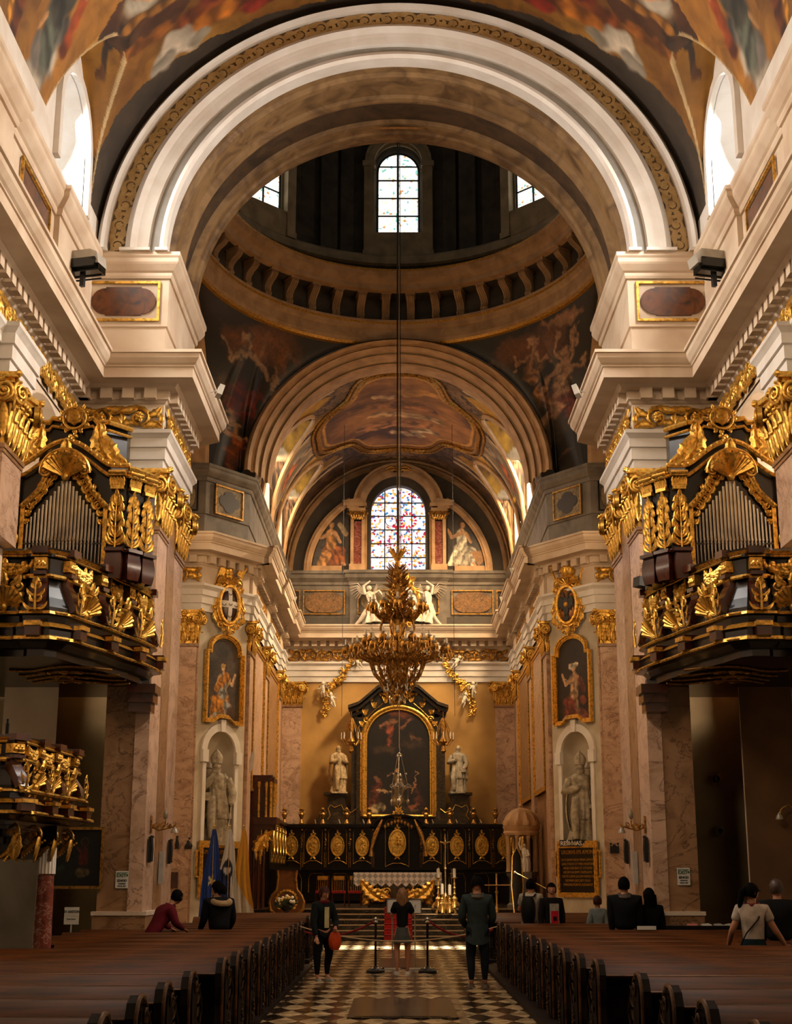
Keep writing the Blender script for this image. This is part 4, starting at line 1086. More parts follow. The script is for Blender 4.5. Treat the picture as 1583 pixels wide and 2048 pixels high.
    def arcband(mb, r0, r1, zc_, rz0, rz1, d, n=32, a0=0, a1=PI):
        for i in range(n):
            t0, t1 = a0 + (a1 - a0) * i / n, a0 + (a1 - a0) * (i + 1) / n
            mb.prism([(-r0 * cos(t0), zc_ + rz0 * sin(t0)), (-r0 * cos(t1), zc_ + rz0 * sin(t1)), (-r1 * cos(t1), zc_ + rz1 * sin(t1)), (-r1 * cos(t0), zc_ + rz1 * sin(t0))], -d, 0)
    arcband(mb, 3.55, 3.85, 13.9, 3.35, 3.65, .16, a1=1.02); arcband(mb, 3.55, 3.85, 13.9, 3.35, 3.65, .16, a0=PI - 1.02)
    arcband(mb, 3.62, 3.74, 13.9, 3.42, 3.54, .22, a1=1.02); arcband(mb, 3.62, 3.74, 13.9, 3.42, 3.54, .22, a0=PI - 1.02)
    arcband(mb, 1.38, 1.62, 16.55, 1.4, 1.64, .3); arcband(mb, 1.62, 1.84, 16.55, 1.64, 1.86, .22); arcband(mb, 1.78, 1.88, 16.55, 1.8, 1.9, .34)
    for sx in (-1, 1):
        q = lambda a, b: (min(sx * a, sx * b), max(sx * a, sx * b))
        mb.box(*q(1.28, 1.42), -.1, 0, 14.0, 16.4); mb.box(*q(1.82, 1.95), -.2, 0, 14.0, 16.1); mb.box(*q(1.38, 1.5), -.2, 0, 14.0, 16.1); mb.box(*q(1.34, 2.0), -.24, 0, 13.95, 14.2)
        mb.box(*q(1.34, 2.02), -.26, 0, 16.42, 16.52); mb.box(*q(1.36, 2.1), -.3, 0, 16.52, 16.6); mb.box(*q(1.3, 2.25), -.4, 0, 16.62, 16.74, 0, 0)
        mb.prism([(sx * 1.4, 16.6), (sx * 2.1, 16.6), (sx * 2.3, 16.85), (sx * 1.6, 16.95)], -.36, 0)
        mb.box(*q(2.3, 3.55), -.1, 0, 13.95, 14.15)
    mb.M = Matrix(); struct(mb, 'trim_22', 'stone')
    mb = MB(); mb.box(-1.82, -1.5, 56.65, 56.8, 14.2, 16.0); mb.mirror(); struct(mb, 'trim_23', 'redmarble')
    for s in (1, -1):
        o = capital(.5, .1, .36).build('capital', 'oldgold'); o.location = (s * -1.67, 56.58, 16.06)
        tag(o, 'small gilded capital on the red pilaster %s of the big coloured window' % ('left', 'right')[s < 0], 'capital')
    q = MB(); q.M = T(0, 56.5, 18.25); cartouche(q, .5, .3); 
    for sx in (-1, 1): leaf(q, (0, -.1), (sx * .55, -.15), .12, .2 * sx, lobes=3)
    q.box(-.2, .2, .0, .2, -.2, .5); tag(q.build('keystone_ornament', 'oldgold'), 'dark carved keystone with leaves over the big coloured window', 'carved ornament')
    # the coloured window
    w = thing('window_15', '', '', (0, 57.2, 14.02)); del w['label'], w['category']; w['kind'] = 'structure'
    q = MB(); q.prism([(-1.12, 0), (1.12, 0), (1.12, 2.43)] + [(1.12 * cos(PI * i / 18), 2.43 + 1.13 * sin(PI * i / 18)) for i in range(1, 18)] + [(-1.12, 2.43)], 0, .03); q.build('coloured_glass', GL['big'], w, smooth=False)
    q = MB()
    for x in (-.56, 0, .56): q.box(x - .022, x + .022, -.03, 0, 0, 3.45)
    for z in (0, .58, 1.16, 1.75, 2.33, 2.9): q.box(-1.12, 1.12, -.03, 0, z - .022, z + .022)
    q.tube([(-.3 + .24 * cos(i * PI / 8), -.01, 2.15 + .24 * sin(i * PI / 8)) for i in range(16)], .012, 4, closed=True)
    q.build('glazing_bars', 'grille', w, smooth=False)
    rg = glow('ruby_glass', (.55, .01, .06), .8)
    q = MB()
    for k in range(14):
        a = 2 * PI * k / 14; q.M = T(.42 + .3 * cos(a), -.012, 2.15 + .3 * sin(a), 0, 0, -a) ; q.box(-.07, .07, -.01, 0, -.035, .035, .03, 0)
    q.M = Matrix(); q.box(-.06, .06, -.02, -.01, 1.55, 2.2); q.box(-.25, .25, -.02, -.01, 1.85, 1.93)
    for k in range(6): q.box(-.6 + k * .2, -.53 + k * .2, -.02, -.01, 1.1 + .1 * (k % 3), 1.3 + .1 * (k % 2))
    q.build('ruby_panes', rg, w, smooth=False)
    # lunette paintings
    for s in (1, -1):
        def F(u, v):
            x = 2.02 + (3.5 - 2.02) * (1 - u); top = 13.9 + 3.32 * np.sqrt(np.clip(1 - (x / 3.56) ** 2, 0, 1))
            return -s * x, 56.76 + 0 * u, 14.15 + (top - 14.15) * v
        def cf(u, v):
            x, y, z = F(u, v); x = x * s
            if s > 0:
                pr = figure(-2.75, 14.2, 1.9, '#b98a5c', '#8a4a1c', '#b0793e', -1, -1) + [('c', -2.15, 15.5, -2.4, 15.9, .12, .1, '#a58a66')]
            else:
                pr = figure(-2.6, 14.2, 1.9, '#b98a5c', '#b0a48c', '#c9bda2', 1, 1) + [('p', [(-3.3, 14.15), (-2.95, 14.75), (-3.4, 14.8), (-3.55, 14.4)], '#a5743c')]
            return paint(x, z, ('#1f1914', '#453b30'), pr, 6, 1.2, .4, .05)
        o = gridpanel('lunette_painting', F, 90, 130, cf, 'oil')
        tag(o, 'painted seated figure in %s in the half-moon %s of the big window' % (('orange drapery', 'white drapery')[s < 0], ('left', 'right')[s < 0]), 'painting')
boxwalls(); nave_vault(); west_arch(); east_arch(); dome(); chancel_vault()
# ================================================================== GILDING: CAPITALS, FRIEZES, ORGANS, GALLERIES, PULPIT
SD = {1: 'left', -1: 'right'}
def capitals():
    spec = [('nave', 1.12, .5, 1.1, (-6.1, 21.56, 8.31), PI / 2, 'large gilded capital cut by the picture edge, nearest the viewer on the {s}'),
            ('pier1', 1.12, .8, 1.1, (-4.585, 26.94, 8.31), PI / 2, 'large gilded capital on the nearer shaft of the {s} pier beside the organ'),
            ('pier2', 1.17, .26, 1.1, (-4.585, 29.03, 8.31), PI / 2, 'gilded capital on the farther shaft of the {s} pier'),
            ('front', .76, .12, .98, (-6.24, 41.0, 8.42), 0, 'gilded capital facing the nave beside the {s} coat of arms'),
            ('ch1', 1.07, .12, .92, (-4.5, 43.52, 8.48), PI / 2, 'gilded capital on the {s} chancel wall, first of three, next to the coat of arms'),
            ('ch2', 1.15, .12, .92, (-4.5, 48.48, 8.48), PI / 2, 'gilded capital on the {s} chancel wall, second of three, between the framed panels'),
            ('ch3', 1.1, .12, .92, (-4.5, 54.15, 8.48), PI / 2, 'gilded capital on the {s} chancel wall, last of three, by the end wall'),
            ('end', .75, .12, .92, (-4.22, 56.68, 8.48), 0, 'gilded capital in the {s} corner of the end wall behind the high altar')]
    for nm, w, d, h, loc, rz, lab in spec:
        o = capital(w, d, h).build('gilded_capital', 'gold', angle=50)
        o.location = loc; o.rotation_euler = (0, 0, rz); tag(o, lab.format(s='left'), 'capital')
        c = dup(o, mirror=True, label=lab.format(s='right'))
def friezes():
    spec = [((-6.24, 20.8), PI / 2, 11.0, 'running gilded scroll frieze high on the {s} nave wall'),
            ((-5.4, 26.33), 0, 1.5, 'short gilded scroll frieze on the front of the {s} pier above the organ'),
            ((-4.53, 28.0), PI / 2, 3.0, 'gilded scroll frieze along the inner side of the {s} pier'),
            ((-6.4, 41.03), 0, 1.0, 'short gilded scroll frieze left beside the {s} coat of arms' ),
            ((-4.53, 45.9), PI / 2, 3.5, 'gilded scroll frieze on the {s} chancel wall, first stretch from the coat of arms'),
            ((-4.53, 51.3), PI / 2, 4.3, 'gilded scroll frieze on the {s} chancel wall, stretch nearer the end wall'),
            ((-2.45, 56.73), 0, 3.9, 'gilded scroll frieze on the end wall, {s} of the big chandelier')]
    for (x, y), rz, ln, lab in spec:
        q = MB(); rinceau(q, ln, .5, 0, None, 1.25 if ln > 2 else 1.4)
        o = q.build('gilded_frieze', 'gold' if y < 40 or x < -5 else 'oldgold', angle=50); o.location = (x, y, 10.23); o.rotation_euler = (0, 0, rz)
        tag(o, lab.replace('frieze left beside', 'frieze beside').format(s='left'), 'frieze'); dup(o, mirror=True, label=lab.replace('frieze left beside', 'frieze beside').format(s='right'))
    for a, b in ((42.95, 44.1), (47.9, 49.1)):
        pass
def rope(mb, p0, p1, r, k=None):
    a, b = Vector(p0), Vector(p1); n = int((b - a).length / (r * 1.5)) + 1
    mb.tube([a.lerp(b, i / n) for i in range(n + 1)], [r * (1.25 if i % 2 else .8) for i in range(n + 1)], 5)

def organ():
    t = thing('organ', '', 'organ', (-5.85, 24.2, 6.95), sc=(.93, 1, .97))
    # case: black body with a bell-shaped outline and a raised crest
    mb = MB()
    arc = lambda n=12: [(-1.08 + 2.16 * i / n, 1.86 + .47 * max(0, sin(PI * (i / n - .12) / .76)) ** 1.4 if .12 < i / n < .88 else 1.86) for i in range(n + 1)]
    A = arc(20)
    mb.prism([(-1.06, 0)] + A + [(1.06, 0)], 0, .9)
    mb.prism([(-.62, 1.9), (-.5, 2.9), (.62, 2.9), (.8, 1.9)], .12, .8)
    mb.box(-1.16, -.84, -.12, 0, -.05, 1.84); mb.box(.86, 1.16, -.12, 0, -.05, 1.84)
    # canted wing towards the nave
    for (xa, ya, xb, yb) in ((1.16, -.02, 1.48, .42),):
        mb.prism([(xa, ya), (xb, yb), (xb, 1.1), (xa, 1.1)], -.1, 1.74, 'z')
    mb.prism([(.62, .12), (1.0, .5), (1.0, .8), (.62, .8)], 1.8, 2.85, 'z')
    mb.build('case', 'black', t, smooth=False)
    # cornices that follow the outline
    g = MB()
    def band(g, pts, y, r, ro=True):
        P_ = [(x, y, z) for x, z in pts]
        g.tube(P_, r, 6)
    A2 = [(x * 1.06, z + .03) for x, z in A]
    for dz, r, yy in ((.06, .05, -.16), (-.13, .035, -.12)):
        pts = [(-1.2, 1.89 + dz)] + [(x, z + dz) for x, z in A2[1:-1]] + [(1.2, 1.89 + dz)]
        band(g, pts, yy, r)
        for x, z in pts[::1]: g.ball((x, yy - .03, z), r * .75, 5, 4)
    for dz, r in ((.0, .05), (-.15, .03)):
        band(g, [(-.62, 2.84 + dz), (-.42, 2.84 + dz), (-.36, 2.92 + dz), (-.1, 2.88 + dz), (.2, 2.88 + dz), (.42, 2.92 + dz), (.5, 2.84 + dz), (.72, 2.84 + dz)], .06, r)
        g.tube([(.72, .06, 2.84 + dz), (1.08, .5, 2.84 + dz)], r, 6)
        g.tube([(1.2, -.16, 1.89 + dz), (1.3, -.1, 1.89 + dz), (1.56, .36, 1.89 + dz), (1.6, .6, 1.89 + dz)], r, 6)
    # frame round the pipes
    for sx in (-1, 1):
        g.box(sx * .78 - .04, sx * .78 + .04, -.1, 0, .05, 1.2)
        pts = [(sx * .8, 1.2), (sx * .66, 1.33), (sx * .5, 1.5), (sx * .4, 1.72), (sx * .3, 1.9), (sx * .12, 2.02), (0, 2.05)]
        g.tube([(x, -.1, z) for x, z in pts], [.05, .055, .055, .055, .05, .04, .04], 6)
        for i in range(16):
            f = i / 15 * (len(pts) - 1); k = min(int(f), len(pts) - 2); f -= k
            g.ball((pts[k][0] * (1 - f) + pts[k + 1][0] * f, -.15, pts[k][1] * (1 - f) + pts[k + 1][1] * f), .032, 5, 4)
    g.build('cornice', 'gold', t)
    # pierced carving between frame and pipes
    g = MB()
    for sx in (-1, 1):
        cen = [(.70, 1.08, .06), (.63, 1.22, .085), (.52, 1.36, .09), (.43, 1.52, .09), (.34, 1.66, .085), (.22, 1.77, .075), (.72, .92, .05), (.10, 1.82, .05)]
        for k, (x, z, r) in enumerate(cen):
            spiral(g, sx * x, z, r, 1.5, PI / 2 * k, 1 if k % 2 else -1, .25, -.06, .3, 14, 5)
            leaf(g, (sx * x, z - r), (sx * (x - r * 1.3), z + r), .05, .15, .5, 2, 6, 0, -.06); leaf(g, (sx * (x + r * .8), z - r * .5), (sx * (x + r * 1.1), z + r * 1.2), .045, -.15, .5, 2, 6, 0, -.06)
    g.build('pierced_carving', 'gold', t)
    # shell hood
    g = MB(); shell(g, 0, 1.74, .42, 17, -.1, .30, PI - .30, .5)
    for sx in (-1, 1): spiral(g, sx * .38, 1.84, .11, 1.8, 0, sx, .24, -.2, .3, 18, 6)
    leaf(g, (0, 2.02), (0, 2.42), .12, 0, .5, 3, 8, .1, -.16); g.ball((0, -.2, 2.42), .05)
    g.tube([(-.46 * cos(PI * i / 14), -.2 - .08 * sin(PI * i / 14), 1.8 + .42 * sin(PI * i / 14)) for i in range(15)], .035, 5)
    g.build('shell_hood', 'gold', t)
    # pipes
    n = 21
    for i in range(n):
        u = (i - (n - 1) / 2) / ((n - 1) / 2); x = u * .69; r = .0355 - .013 * abs(u); top = 1.80 - .86 * abs(u) ** .85
        q = MB(); q.M = T(x, -.05, 0)
        q.lathe([(r * .35, .12), (r * .9, .56), (r, .58), (r, top), (r * .8, top), (r * .8, top - .05)], 10)
        q.prism([(-r * .7, .60), (r * .7, .60), (0, .60 + r * 2.6)], -r * 1.12, -r * .8); q.box(-r * .7, r * .7, -r * 1.3, -r * .8, .565, .59)
        q.build('pipe', 'pipe', t)
    q = MB(); q.box(-.76, .76, -.07, -.03, .50, .53); q.build('pipe_rail', 'black', t)
    # plume pilasters on wooden consoles
    spots = [(-1.0, -.14, 0), (1.0, -.14, 0), (1.26, .04, .9), (1.46, .38, .95)]
    for k, (x, y, a) in enumerate(spots):
        q = MB(); q.M = T(x, y, 0, a)
        plume(q, 1.08, .30, 0, .42, 0, 6)
        q.box(-.12, .12, -.08, .05, 1.5, 1.56); capg = .13
        for j in range(5): leaf(q, (-.1 + .05 * j, 1.52), (-.12 + .06 * j, 1.72), .04, 0, .5, 2, 6, .25, -.04)
        q.box(-.16, .16, -.12, .05, 1.74, 1.84); rope(q, (-.16, -.13, 1.79), (.16, -.13, 1.79), .03)
        q.build('gilded_plume', 'gold', t)
        if k > 0:
            q = MB(); q.M = T(x, y, 0, a)
            q.grid(lambda i, j: ([(-.13, .1), (-.13, -.1), (.13, -.1), (.13, .1)][i][0] * (1 + .25 * sin(j / 5 * PI)), [(-.13, .1), (-.13, -.1), (.13, -.1), (.13, .1)][i][1] * (1 + .3 * sin(j / 5 * PI)), -.15 + .5 * j / 5), 3, 5)
            q.box(-.17, .17, -.16, .1, .34, .40)
            q.build('console', 'mahog', t)
    # acanthus volutes on the shoulders, cartouche at the top
    q = MB()
    for sx in (-1, 1):
        q.M = T(sx * .0, .0, 0, 0, 0, 0, (sx, 1, 1))
        leaf(q, (1.0, 1.98), (.56, 2.78), .2, .16, .4, 6, 16, .0, 0); leaf(q, (.95, 1.98), (.6, 2.5), .16, -.05, .4, 5, 14, 0, -.05)
        spiral(q, .60, 2.22, .14, 1.5, 0, 1, .25, -.05, .3, 16, 6); spiral(q, .58, 2.70, .10, 1.5, 1, -1, .25, 0, .3, 14, 6)
        leaf(q, (.62, 2.1), (1.15, 1.98), .12, .1, .5, 4, 10, 0, -.06)
    q.M = Matrix(); q.build('shoulder_leaves', 'gold', t)
    q = MB(); q.M = T(.08, 0, 2.9); cartouche(q, .58, .56)
    for j in range(3): q.ball((-.05 + .05 * j, -.05, -.36 - .03 * (j == 1)), .045)
    q.build('cartouche', 'gold', t)
    q = MB(); q.M = T(.08, -.02, 2.92); q.prism([(-.16, .12), (-.08, .16), (0, .13), (.08, .16), (.16, .12), (.15, -.04), (0, -.17), (-.15, -.04)], -.06, 0); q.ball((0, -.03, 0), .15, 12, 8, (1, .35, 1)); q.build('heart_shield', 'goldpaint', t)
    t['label'] = 'left side organ of black and gilded case with tin pipes, beside the pulpit side gallery'
    c = dup(t, mirror=True, label='right side organ of black and gilded case with tin pipes, near the dark loudspeaker')
    return t

def parapet(t, path, z0, z1, posts, panels, garl, name='parapet'):
    """bulging black and gold parapet; path runs so that the outside is on its right"""
    k = (z1 - z0) / 1.6
    Z = lambda a: z0 + a * k; O = lambda a: a * (.55 + .45 * k)
    prof = [(-.1, 1.6), (.14, 1.6), (.17, 1.56), (.15, 1.54), (.12, 1.51), (.12, 1.46), (.05, 1.44), (.04, 1.20), (.10, 1.18), (.12, 1.15), (.08, 1.12), (.03, 1.10), (.05, .98), (.12, .80), (.19, .64), (.19, .58), (.23, .56), (.24, .52), (.16, .50), (.14, .40), (.22, .37), (.30, .30), (.28, .26), (.28, .17), (.32, .15), (.33, .10), (.2, .08), (.1, .0), (-.4, -.06)]
    mats = [0, 0, 1, 1, 0, 0, 0, 1, 1, 1, 0, 0, 0, 0, 0, 1, 1, 0, 0, 2, 2, 0, 0, 1, 1, 0, 0, 0]
    mb = MB(); mb.sweep(path, [(O(a), Z(b)) for a, b in prof], mats=mats)
    mb.build(name, ['black', 'gold', 'goldpaint'], t, smooth=False)
    g = MB()
    for (xa, ya), (xb, yb) in zip(path, path[1:]):
        dx, dy = xb - xa, yb - ya; l = sqrt(dx * dx + dy * dy); nx, ny = dy / l, -dx / l
        for o, z, r in ((.13, 1.13, .024), (.235, .545, .024), (.34, .12, .02), (.13, 1.48, .016)):
            o = O(o); rope(g, (xa + nx * o, ya + ny * o, Z(z)), (xb + nx * o, yb + ny * o, Z(z)), r)
    g.build('rope_moulding', 'gold', t)
    def at(s):
        i = int(s); i = min(i, len(path) - 2); f = s - i
        (xa, ya), (xb, yb) = path[i], path[i + 1]; a = math.atan2(yb - ya, xb - xa)
        return T(xa + (xb - xa) * f, ya + (yb - ya) * f, 0, a)
    for s in posts:
        m = at(s)
        q = MB(); q.M = m   # curved wooden bracket
        pf = [(0, 1.13), (-.13, 1.12), (-.12, 1.05), (-.18, .95), (-.27, .78), (-.30, .62), (-.26, .58), (0, .56)]
        q.prism([(O(a), Z(b)) for a, b in pf], -.09 * k - .03, .09 * k + .03, 'x')
        q.box(-.12, .12, -O(.42), 0, Z(.15), Z(.40)); q.box(-.13, .13, -O(.24), 0, Z(1.5), Z(1.6) + .015); q.box(-.1, .1, -O(.2), 0, Z(1.16), Z(1.22))
        br = q.build('bracket', 'mahog', t)
        q = MB(); q.M = m
        plume(q, .52 * k, .34 * k + .04, -O(.32), Z(.56), 0, 4, False)
        for j in range(5): q.ball((-.06 + .03 * j, -O(.16), Z(1.33) + .03 * (j % 2)), .035, 5, 4)
        q.box(-.1, .1, -O(.16), 0, Z(1.26), Z(1.44)); q.box(-.13, .13, -O(.46), -O(.3), Z(.30), Z(.37))
        q.build('bracket_leaf', 'gold', br)
    for s, w in panels:
        q = MB(); q.M = at(s) @ T(0, -O(.16), Z(.82), 0, .22)
        hh = .31 * k; w_ = w * 1.0
        shell(q, 0, -hh * .55, hh * 1.1, 11, -.02, .25, PI - .25, .3)
        for sx in (-1, 1):
            spiral(q, sx * w_ * .38, hh * .55, hh * .34, 1.5, PI / 2, sx, .26, -.02, .3, 14, 5); spiral(q, sx * w_ * .36, -hh * .7, hh * .34, 1.5, PI, -sx, .26, -.02, .3, 14, 5)
            leaf(q, (sx * w_ * .30, -hh * .9), (sx * w_ * .52, hh * .2), .07 * k + .02, .2 * sx, .5, 4, 10, .05, -.02); leaf(q, (sx * w_ * .15, hh * .6), (sx * w_ * .42, hh * 1.15), .06, -.2 * sx, .5, 3, 8, .05, -.02); leaf(q, (sx * w_ * .1, -hh * .95), (sx * w_ * .4, -hh * 1.15), .05, .2 * sx, .5, 3, 8, .05, -.02)
        leaf(q, (0, hh * .4), (0, hh * 1.25), .08, 0, .5, 3, 8, .1, -.04)
        q.build('shell_carving', 'gold', t)
    for s, w in garl:
        q = MB(); q.M = at(s) @ T(0, -O(.08), Z(1.40)); garland(q, (-w / 2, 0), (w / 2, 0), .15 * k, .085 * k + .01, 0, 20)
        for sx in (-1, 1): q.box(sx * w / 2 - .02, sx * w / 2 + .02, -.05, 0, -.16 * k, .02)
        q.build('garland', 'gold', t)

def galleries():
    t = thing('organ_gallery', 'black and gilded organ balcony on the left, bulging out from the pier above the pulpit', 'balcony')
    path = [(-7.6, 22.62), (-6.0, 22.62), (-5.93, 22.55), (-5.65, 22.55), (-5.5, 22.72), (-5.36, 23.3), (-5.14, 23.95), (-5.0, 24.65), (-4.82, 25.25), (-4.72, 25.9), (-4.74, 26.3)]
    parapet(t, path, 5.36, 6.98, (.42, 2.6, 4.15, 5.9, 7.6, 9.3), ((.80, .62), (5.0, .5), (6.8, .5), (8.3, .42)), ((.80, .9), (5.0, .5), (6.7, .5), (8.4, .45)))
    # floor with its coffered underside
    mb = MB(); poly = [(-9, 23)] + [(x, y) for x, y in path] + [(-4.62, 26.38), (-5.4, 26.38), (-5.4, 27.9), (-9, 27.9)]
    mb.prism(poly, 5.24, 5.40, 'z'); mb.build('underside', 'black', t, smooth=False)
    g = MB()
    for f in (.25, .45, .65, .82):
        pts = [(-6.6 + 1.75 * u_, 23.1 + f * 2.9 + .28 * sin(u_ * PI * 2 + f * 3), 5.22) for u_ in [i / 16 for i in range(17)]]
        g.tube(pts, .022, 4)
        if f < .7: g.M = T(-5.75, 23.45 + f * 3, 5.2, 0, -PI / 2); rinceau(g, .8, .18); g.M = Matrix()
    g.build('underside_lines', 'oldgold', t)
    # stepped wooden corbel against the pier
    q = MB()
    for i in range(3): q.box(-4.9 + .0, -4.40 + .05 * -i, 25.75 + .1 * i, 26.36, 5.22 - .16 * (i + 1), 5.22 - .16 * i)
    q.build('corbel', 'mahog', t)
    c = dup(t, mirror=True, label='black and gilded organ balcony on the right, with a loudspeaker on its rail')
    # black loudspeaker on the right one
    q = MB(); q.box(-.24, .24, -.12, .12, -.09, .09); o = q.build('loudspeaker', 'iron', smooth=False); o.location = (4.62, 25.85, 7.09); o.rotation_euler = (0, .1, .35)
    tag(o, 'black box loudspeaker on the rail end of the right organ balcony', 'loudspeaker')
    q = MB(); q.box(-.26, .26, -.1, .1, -.05, -.0); 
    # stair rail at the far right edge of the right gallery
    t = thing('handrail', 'dark sloping handrail above the right organ balcony at the picture edge', 'handrail', (7.0, 23.2, 7.0))
    q = MB(); q.tube([(-.55, 0, .0), (.7, 0, .75)], .03, 6); q.build('rail', 'iron', t)
    for i in range(4):
        q = MB(); q.tube([(-.4 + i * .3, 0, 0), (-.4 + i * .3, 0, .08 + i * .18)], .015, 5); q.build('baluster', 'iron', t)

def pulpit():
    t = thing('pulpit', 'black and gilded pulpit on a fluted marble column at the left picture edge', 'pulpit')
    path = [(-6.2, 18.3), (-5.12, 18.3), (-5.05, 18.24), (-4.93, 18.24), (-4.86, 18.36), (-4.83, 19.0), (-4.78, 19.7), (-4.71, 20.4), (-4.69, 20.8), (-6.2, 21.0)]
    parapet(t, path, 2.52, 3.56, (1.0, 3.2, 5.0, 6.0, 7.2), ((.84, .5), (4.5, .42), (5.5, .42), (6.5, .42)), ((.84, .5), (4.5, .42), (5.5, .42), (6.5, .4)), 'parapet')
    mb = MB(); mb.prism(path, 2.46, 2.56, 'z'); 
    cx, cy = -5.0, 19.7
    for i in range(5):
        z1 = 2.5 - .09 * i; f = .92 - .13 * i
        mb.prism([(cx + (x - cx) * f, cy + (y - cy) * f) for x, y in path], z1 - .09, z1, 'z')
    mb.build('base', 'black', t, smooth=False)
    g = MB()
    for k, (x, y, a) in enumerate(((-5.5, 18.32, 0), (-5.15, 18.32, 0), (-4.9, 18.5, .8), (-4.85, 19.2, PI / 2), (-4.8, 19.9, PI / 2), (-4.74, 20.6, PI / 2))):
        g.M = T(x, y, 2.38, a); g.M = g.M @ T(0, 0, 0, PI / 2)
        spiral(g, -.05, -.03, .13, 1.6, 0, 1, .2, 0, .1, 18, 6); g.tube([(-.15, 0, -.02), (.05, 0, -.24), (.3, 0, -.34)], [.035, .04, .02], 6); beads(g, (-.2, 0, -.1), (.15, 0, -.36), .018)
        g.M = T(x, y, 2.30, a); leaf(g, (0, -.28), (0, .05), .09, 0, .5, 3, 8, .2, -.05)
    g.M = Matrix()
    pass
    g.M = Matrix()
    g.build('gilded_brackets', 'gold', t)
    # column
    q = MB(); X, Y = -4.80, 20.0
    nf = 16
    q.grid(lambda i, j: (X + (.115 + (.012 if i % 2 else 0)) * cos(2 * PI * i / (nf * 2)), Y + (.115 + (.012 if i % 2 else 0)) * sin(2 * PI * i / (nf * 2)), 1.86 + .36 * j), nf * 2, 1, cu=True)
    q.build('fluted_neck', 'white', t)
    q = MB(); q.lathe([(.2, 0), (.2, .12), (.16, .2), (.12, .26), (.125, 1.0), (.112, 1.84), (.13, 1.86)], 18, X, Y); q.build('shaft', 'redmarble', t)
    q = MB(); q.lathe([(.12, 2.2), (.15, 2.24), (.15, 2.3), (.12, 2.32)], 16, X, Y); q.box(X - .15, X + .15, Y - .15, Y + .15, 2.3, 2.5); q.build('column_cap', 'black', t)
    q = MB(); q.box(-5.02, -4.98, 18.3, 18.34, 3.55, 3.72); q.tube([(-5.0, 18.32, 3.55), (-5.0, 18.3, 3.78)], .018, 5); o = q.build('reading_light', 'iron'); tag(o, 'small black upright lamp on the pulpit rail', 'lamp')
capitals(); friezes(); organ(); galleries(); pulpit()
# ================================================================== CHANCEL FURNITURE, STATUES, CHANDELIER
def text(body, size, mat, parent, loc, rot=(PI / 2, 0, 0), name='lettering', sx=1, ext=.003, align='CENTER', bold=0):
    cu = bpy.data.curves.new(name, 'FONT'); cu.body = body; cu.size = size; cu.extrude = ext; cu.align_x = align; cu.offset = bold
    o = bpy.data.objects.new(name + '_curve', cu); COL.objects.link(o)
    dg = bpy.context.evaluated_depsgraph_get(); me = bpy.data.meshes.new_from_object(o.evaluated_get(dg))
    bpy.data.objects.remove(o)
    n = bpy.data.objects.new(name, me); COL.objects.link(n); me.materials.clear(); me.materials.append(M[mat])
    n.location = loc; n.rotation_euler = rot; n.scale = (sx, 1, 1)
    if parent: n.parent = parent
    return n

def skinfig(name, verts, edges, radii, mat, parent=None, sub=2, root=0, loc=None, rot=0):
    me = bpy.data.meshes.new(name); me.from_pydata(verts, edges, [])
    o = bpy.data.objects.new(name, me); COL.objects.link(o)
    o.modifiers.new('skin', 'SKIN'); 
    sk = me.skin_vertices[0].data if me.skin_vertices else None
    if sk:
        for i, r in enumerate(radii):
            sk[i].radius = (r, r) if not isinstance(r, (tuple, list)) else r
            sk[i].use_root = (i == root)
    o.modifiers['skin'].use_smooth_shade = True
    m = o.modifiers.new('sub', 'SUBSURF'); m.levels = sub; m.render_levels = sub
    dg = bpy.context.evaluated_depsgraph_get(); dg.update()
    e = bpy.data.meshes.new_from_object(o.evaluated_get(dg))
    bpy.data.objects.remove(o)
    n = bpy.data.objects.new(name, e); COL.objects.link(n); e.materials.clear(); e.materials.append(M[mat] if isinstance(mat, str) else mat)
    for p in e.polygons: p.use_smooth = True
    if parent: n.parent = parent
    if loc: n.location = loc
    n.rotation_euler.z = rot
    return n

def face(mb, c, r, yaw=0):
    """head with brow, nose, mouth, ears; looks to local -y"""
    m0 = mb.M
    mb.M = m0 @ T(*c, yaw)
    def P(i, j):
        th = 2 * PI * i / 20; ph = PI * (j + .01) / 14.02
        x, y, z = sin(ph) * cos(th), sin(ph) * sin(th), -cos(ph)
        s = .80; zz = z * 1.12
        if z < -.1: x *= 1 - .28 * (-z) ; y = y * (1 - .12 * -z)
        f = -y
        yy = y * .93
        if f > .6: yy += .05 * (1 if abs(z - .12) < .15 and .15 < abs(x) < .5 else 0)
        return (x * s * r, yy * r, zz * r)
    mb.grid(P, 20, 14, cu=True)
    mb.tube([(0, -.86 * r, .16 * r), (0, -.98 * r, -.05 * r), (0, -1.10 * r, -.22 * r), (0, -.93 * r, -.30 * r)], [.07 * r, .09 * r, .13 * r, .1 * r], 6)
    for sx in (-1, 1):
        mb.ball((sx * .80 * r, 0, -.05 * r), .2 * r, 6, 6, (.4, .8, 1.3)); mb.ball((sx * .3 * r, -.83 * r, .08 * r), .11 * r, 6, 5, (1.3, .6, .7))
    mb.tube([(-.24 * r, -.84 * r, -.52 * r), (0, -.94 * r, -.52 * r), (.24 * r, -.84 * r, -.52 * r)], .06 * r, 5)
    mb.M = m0

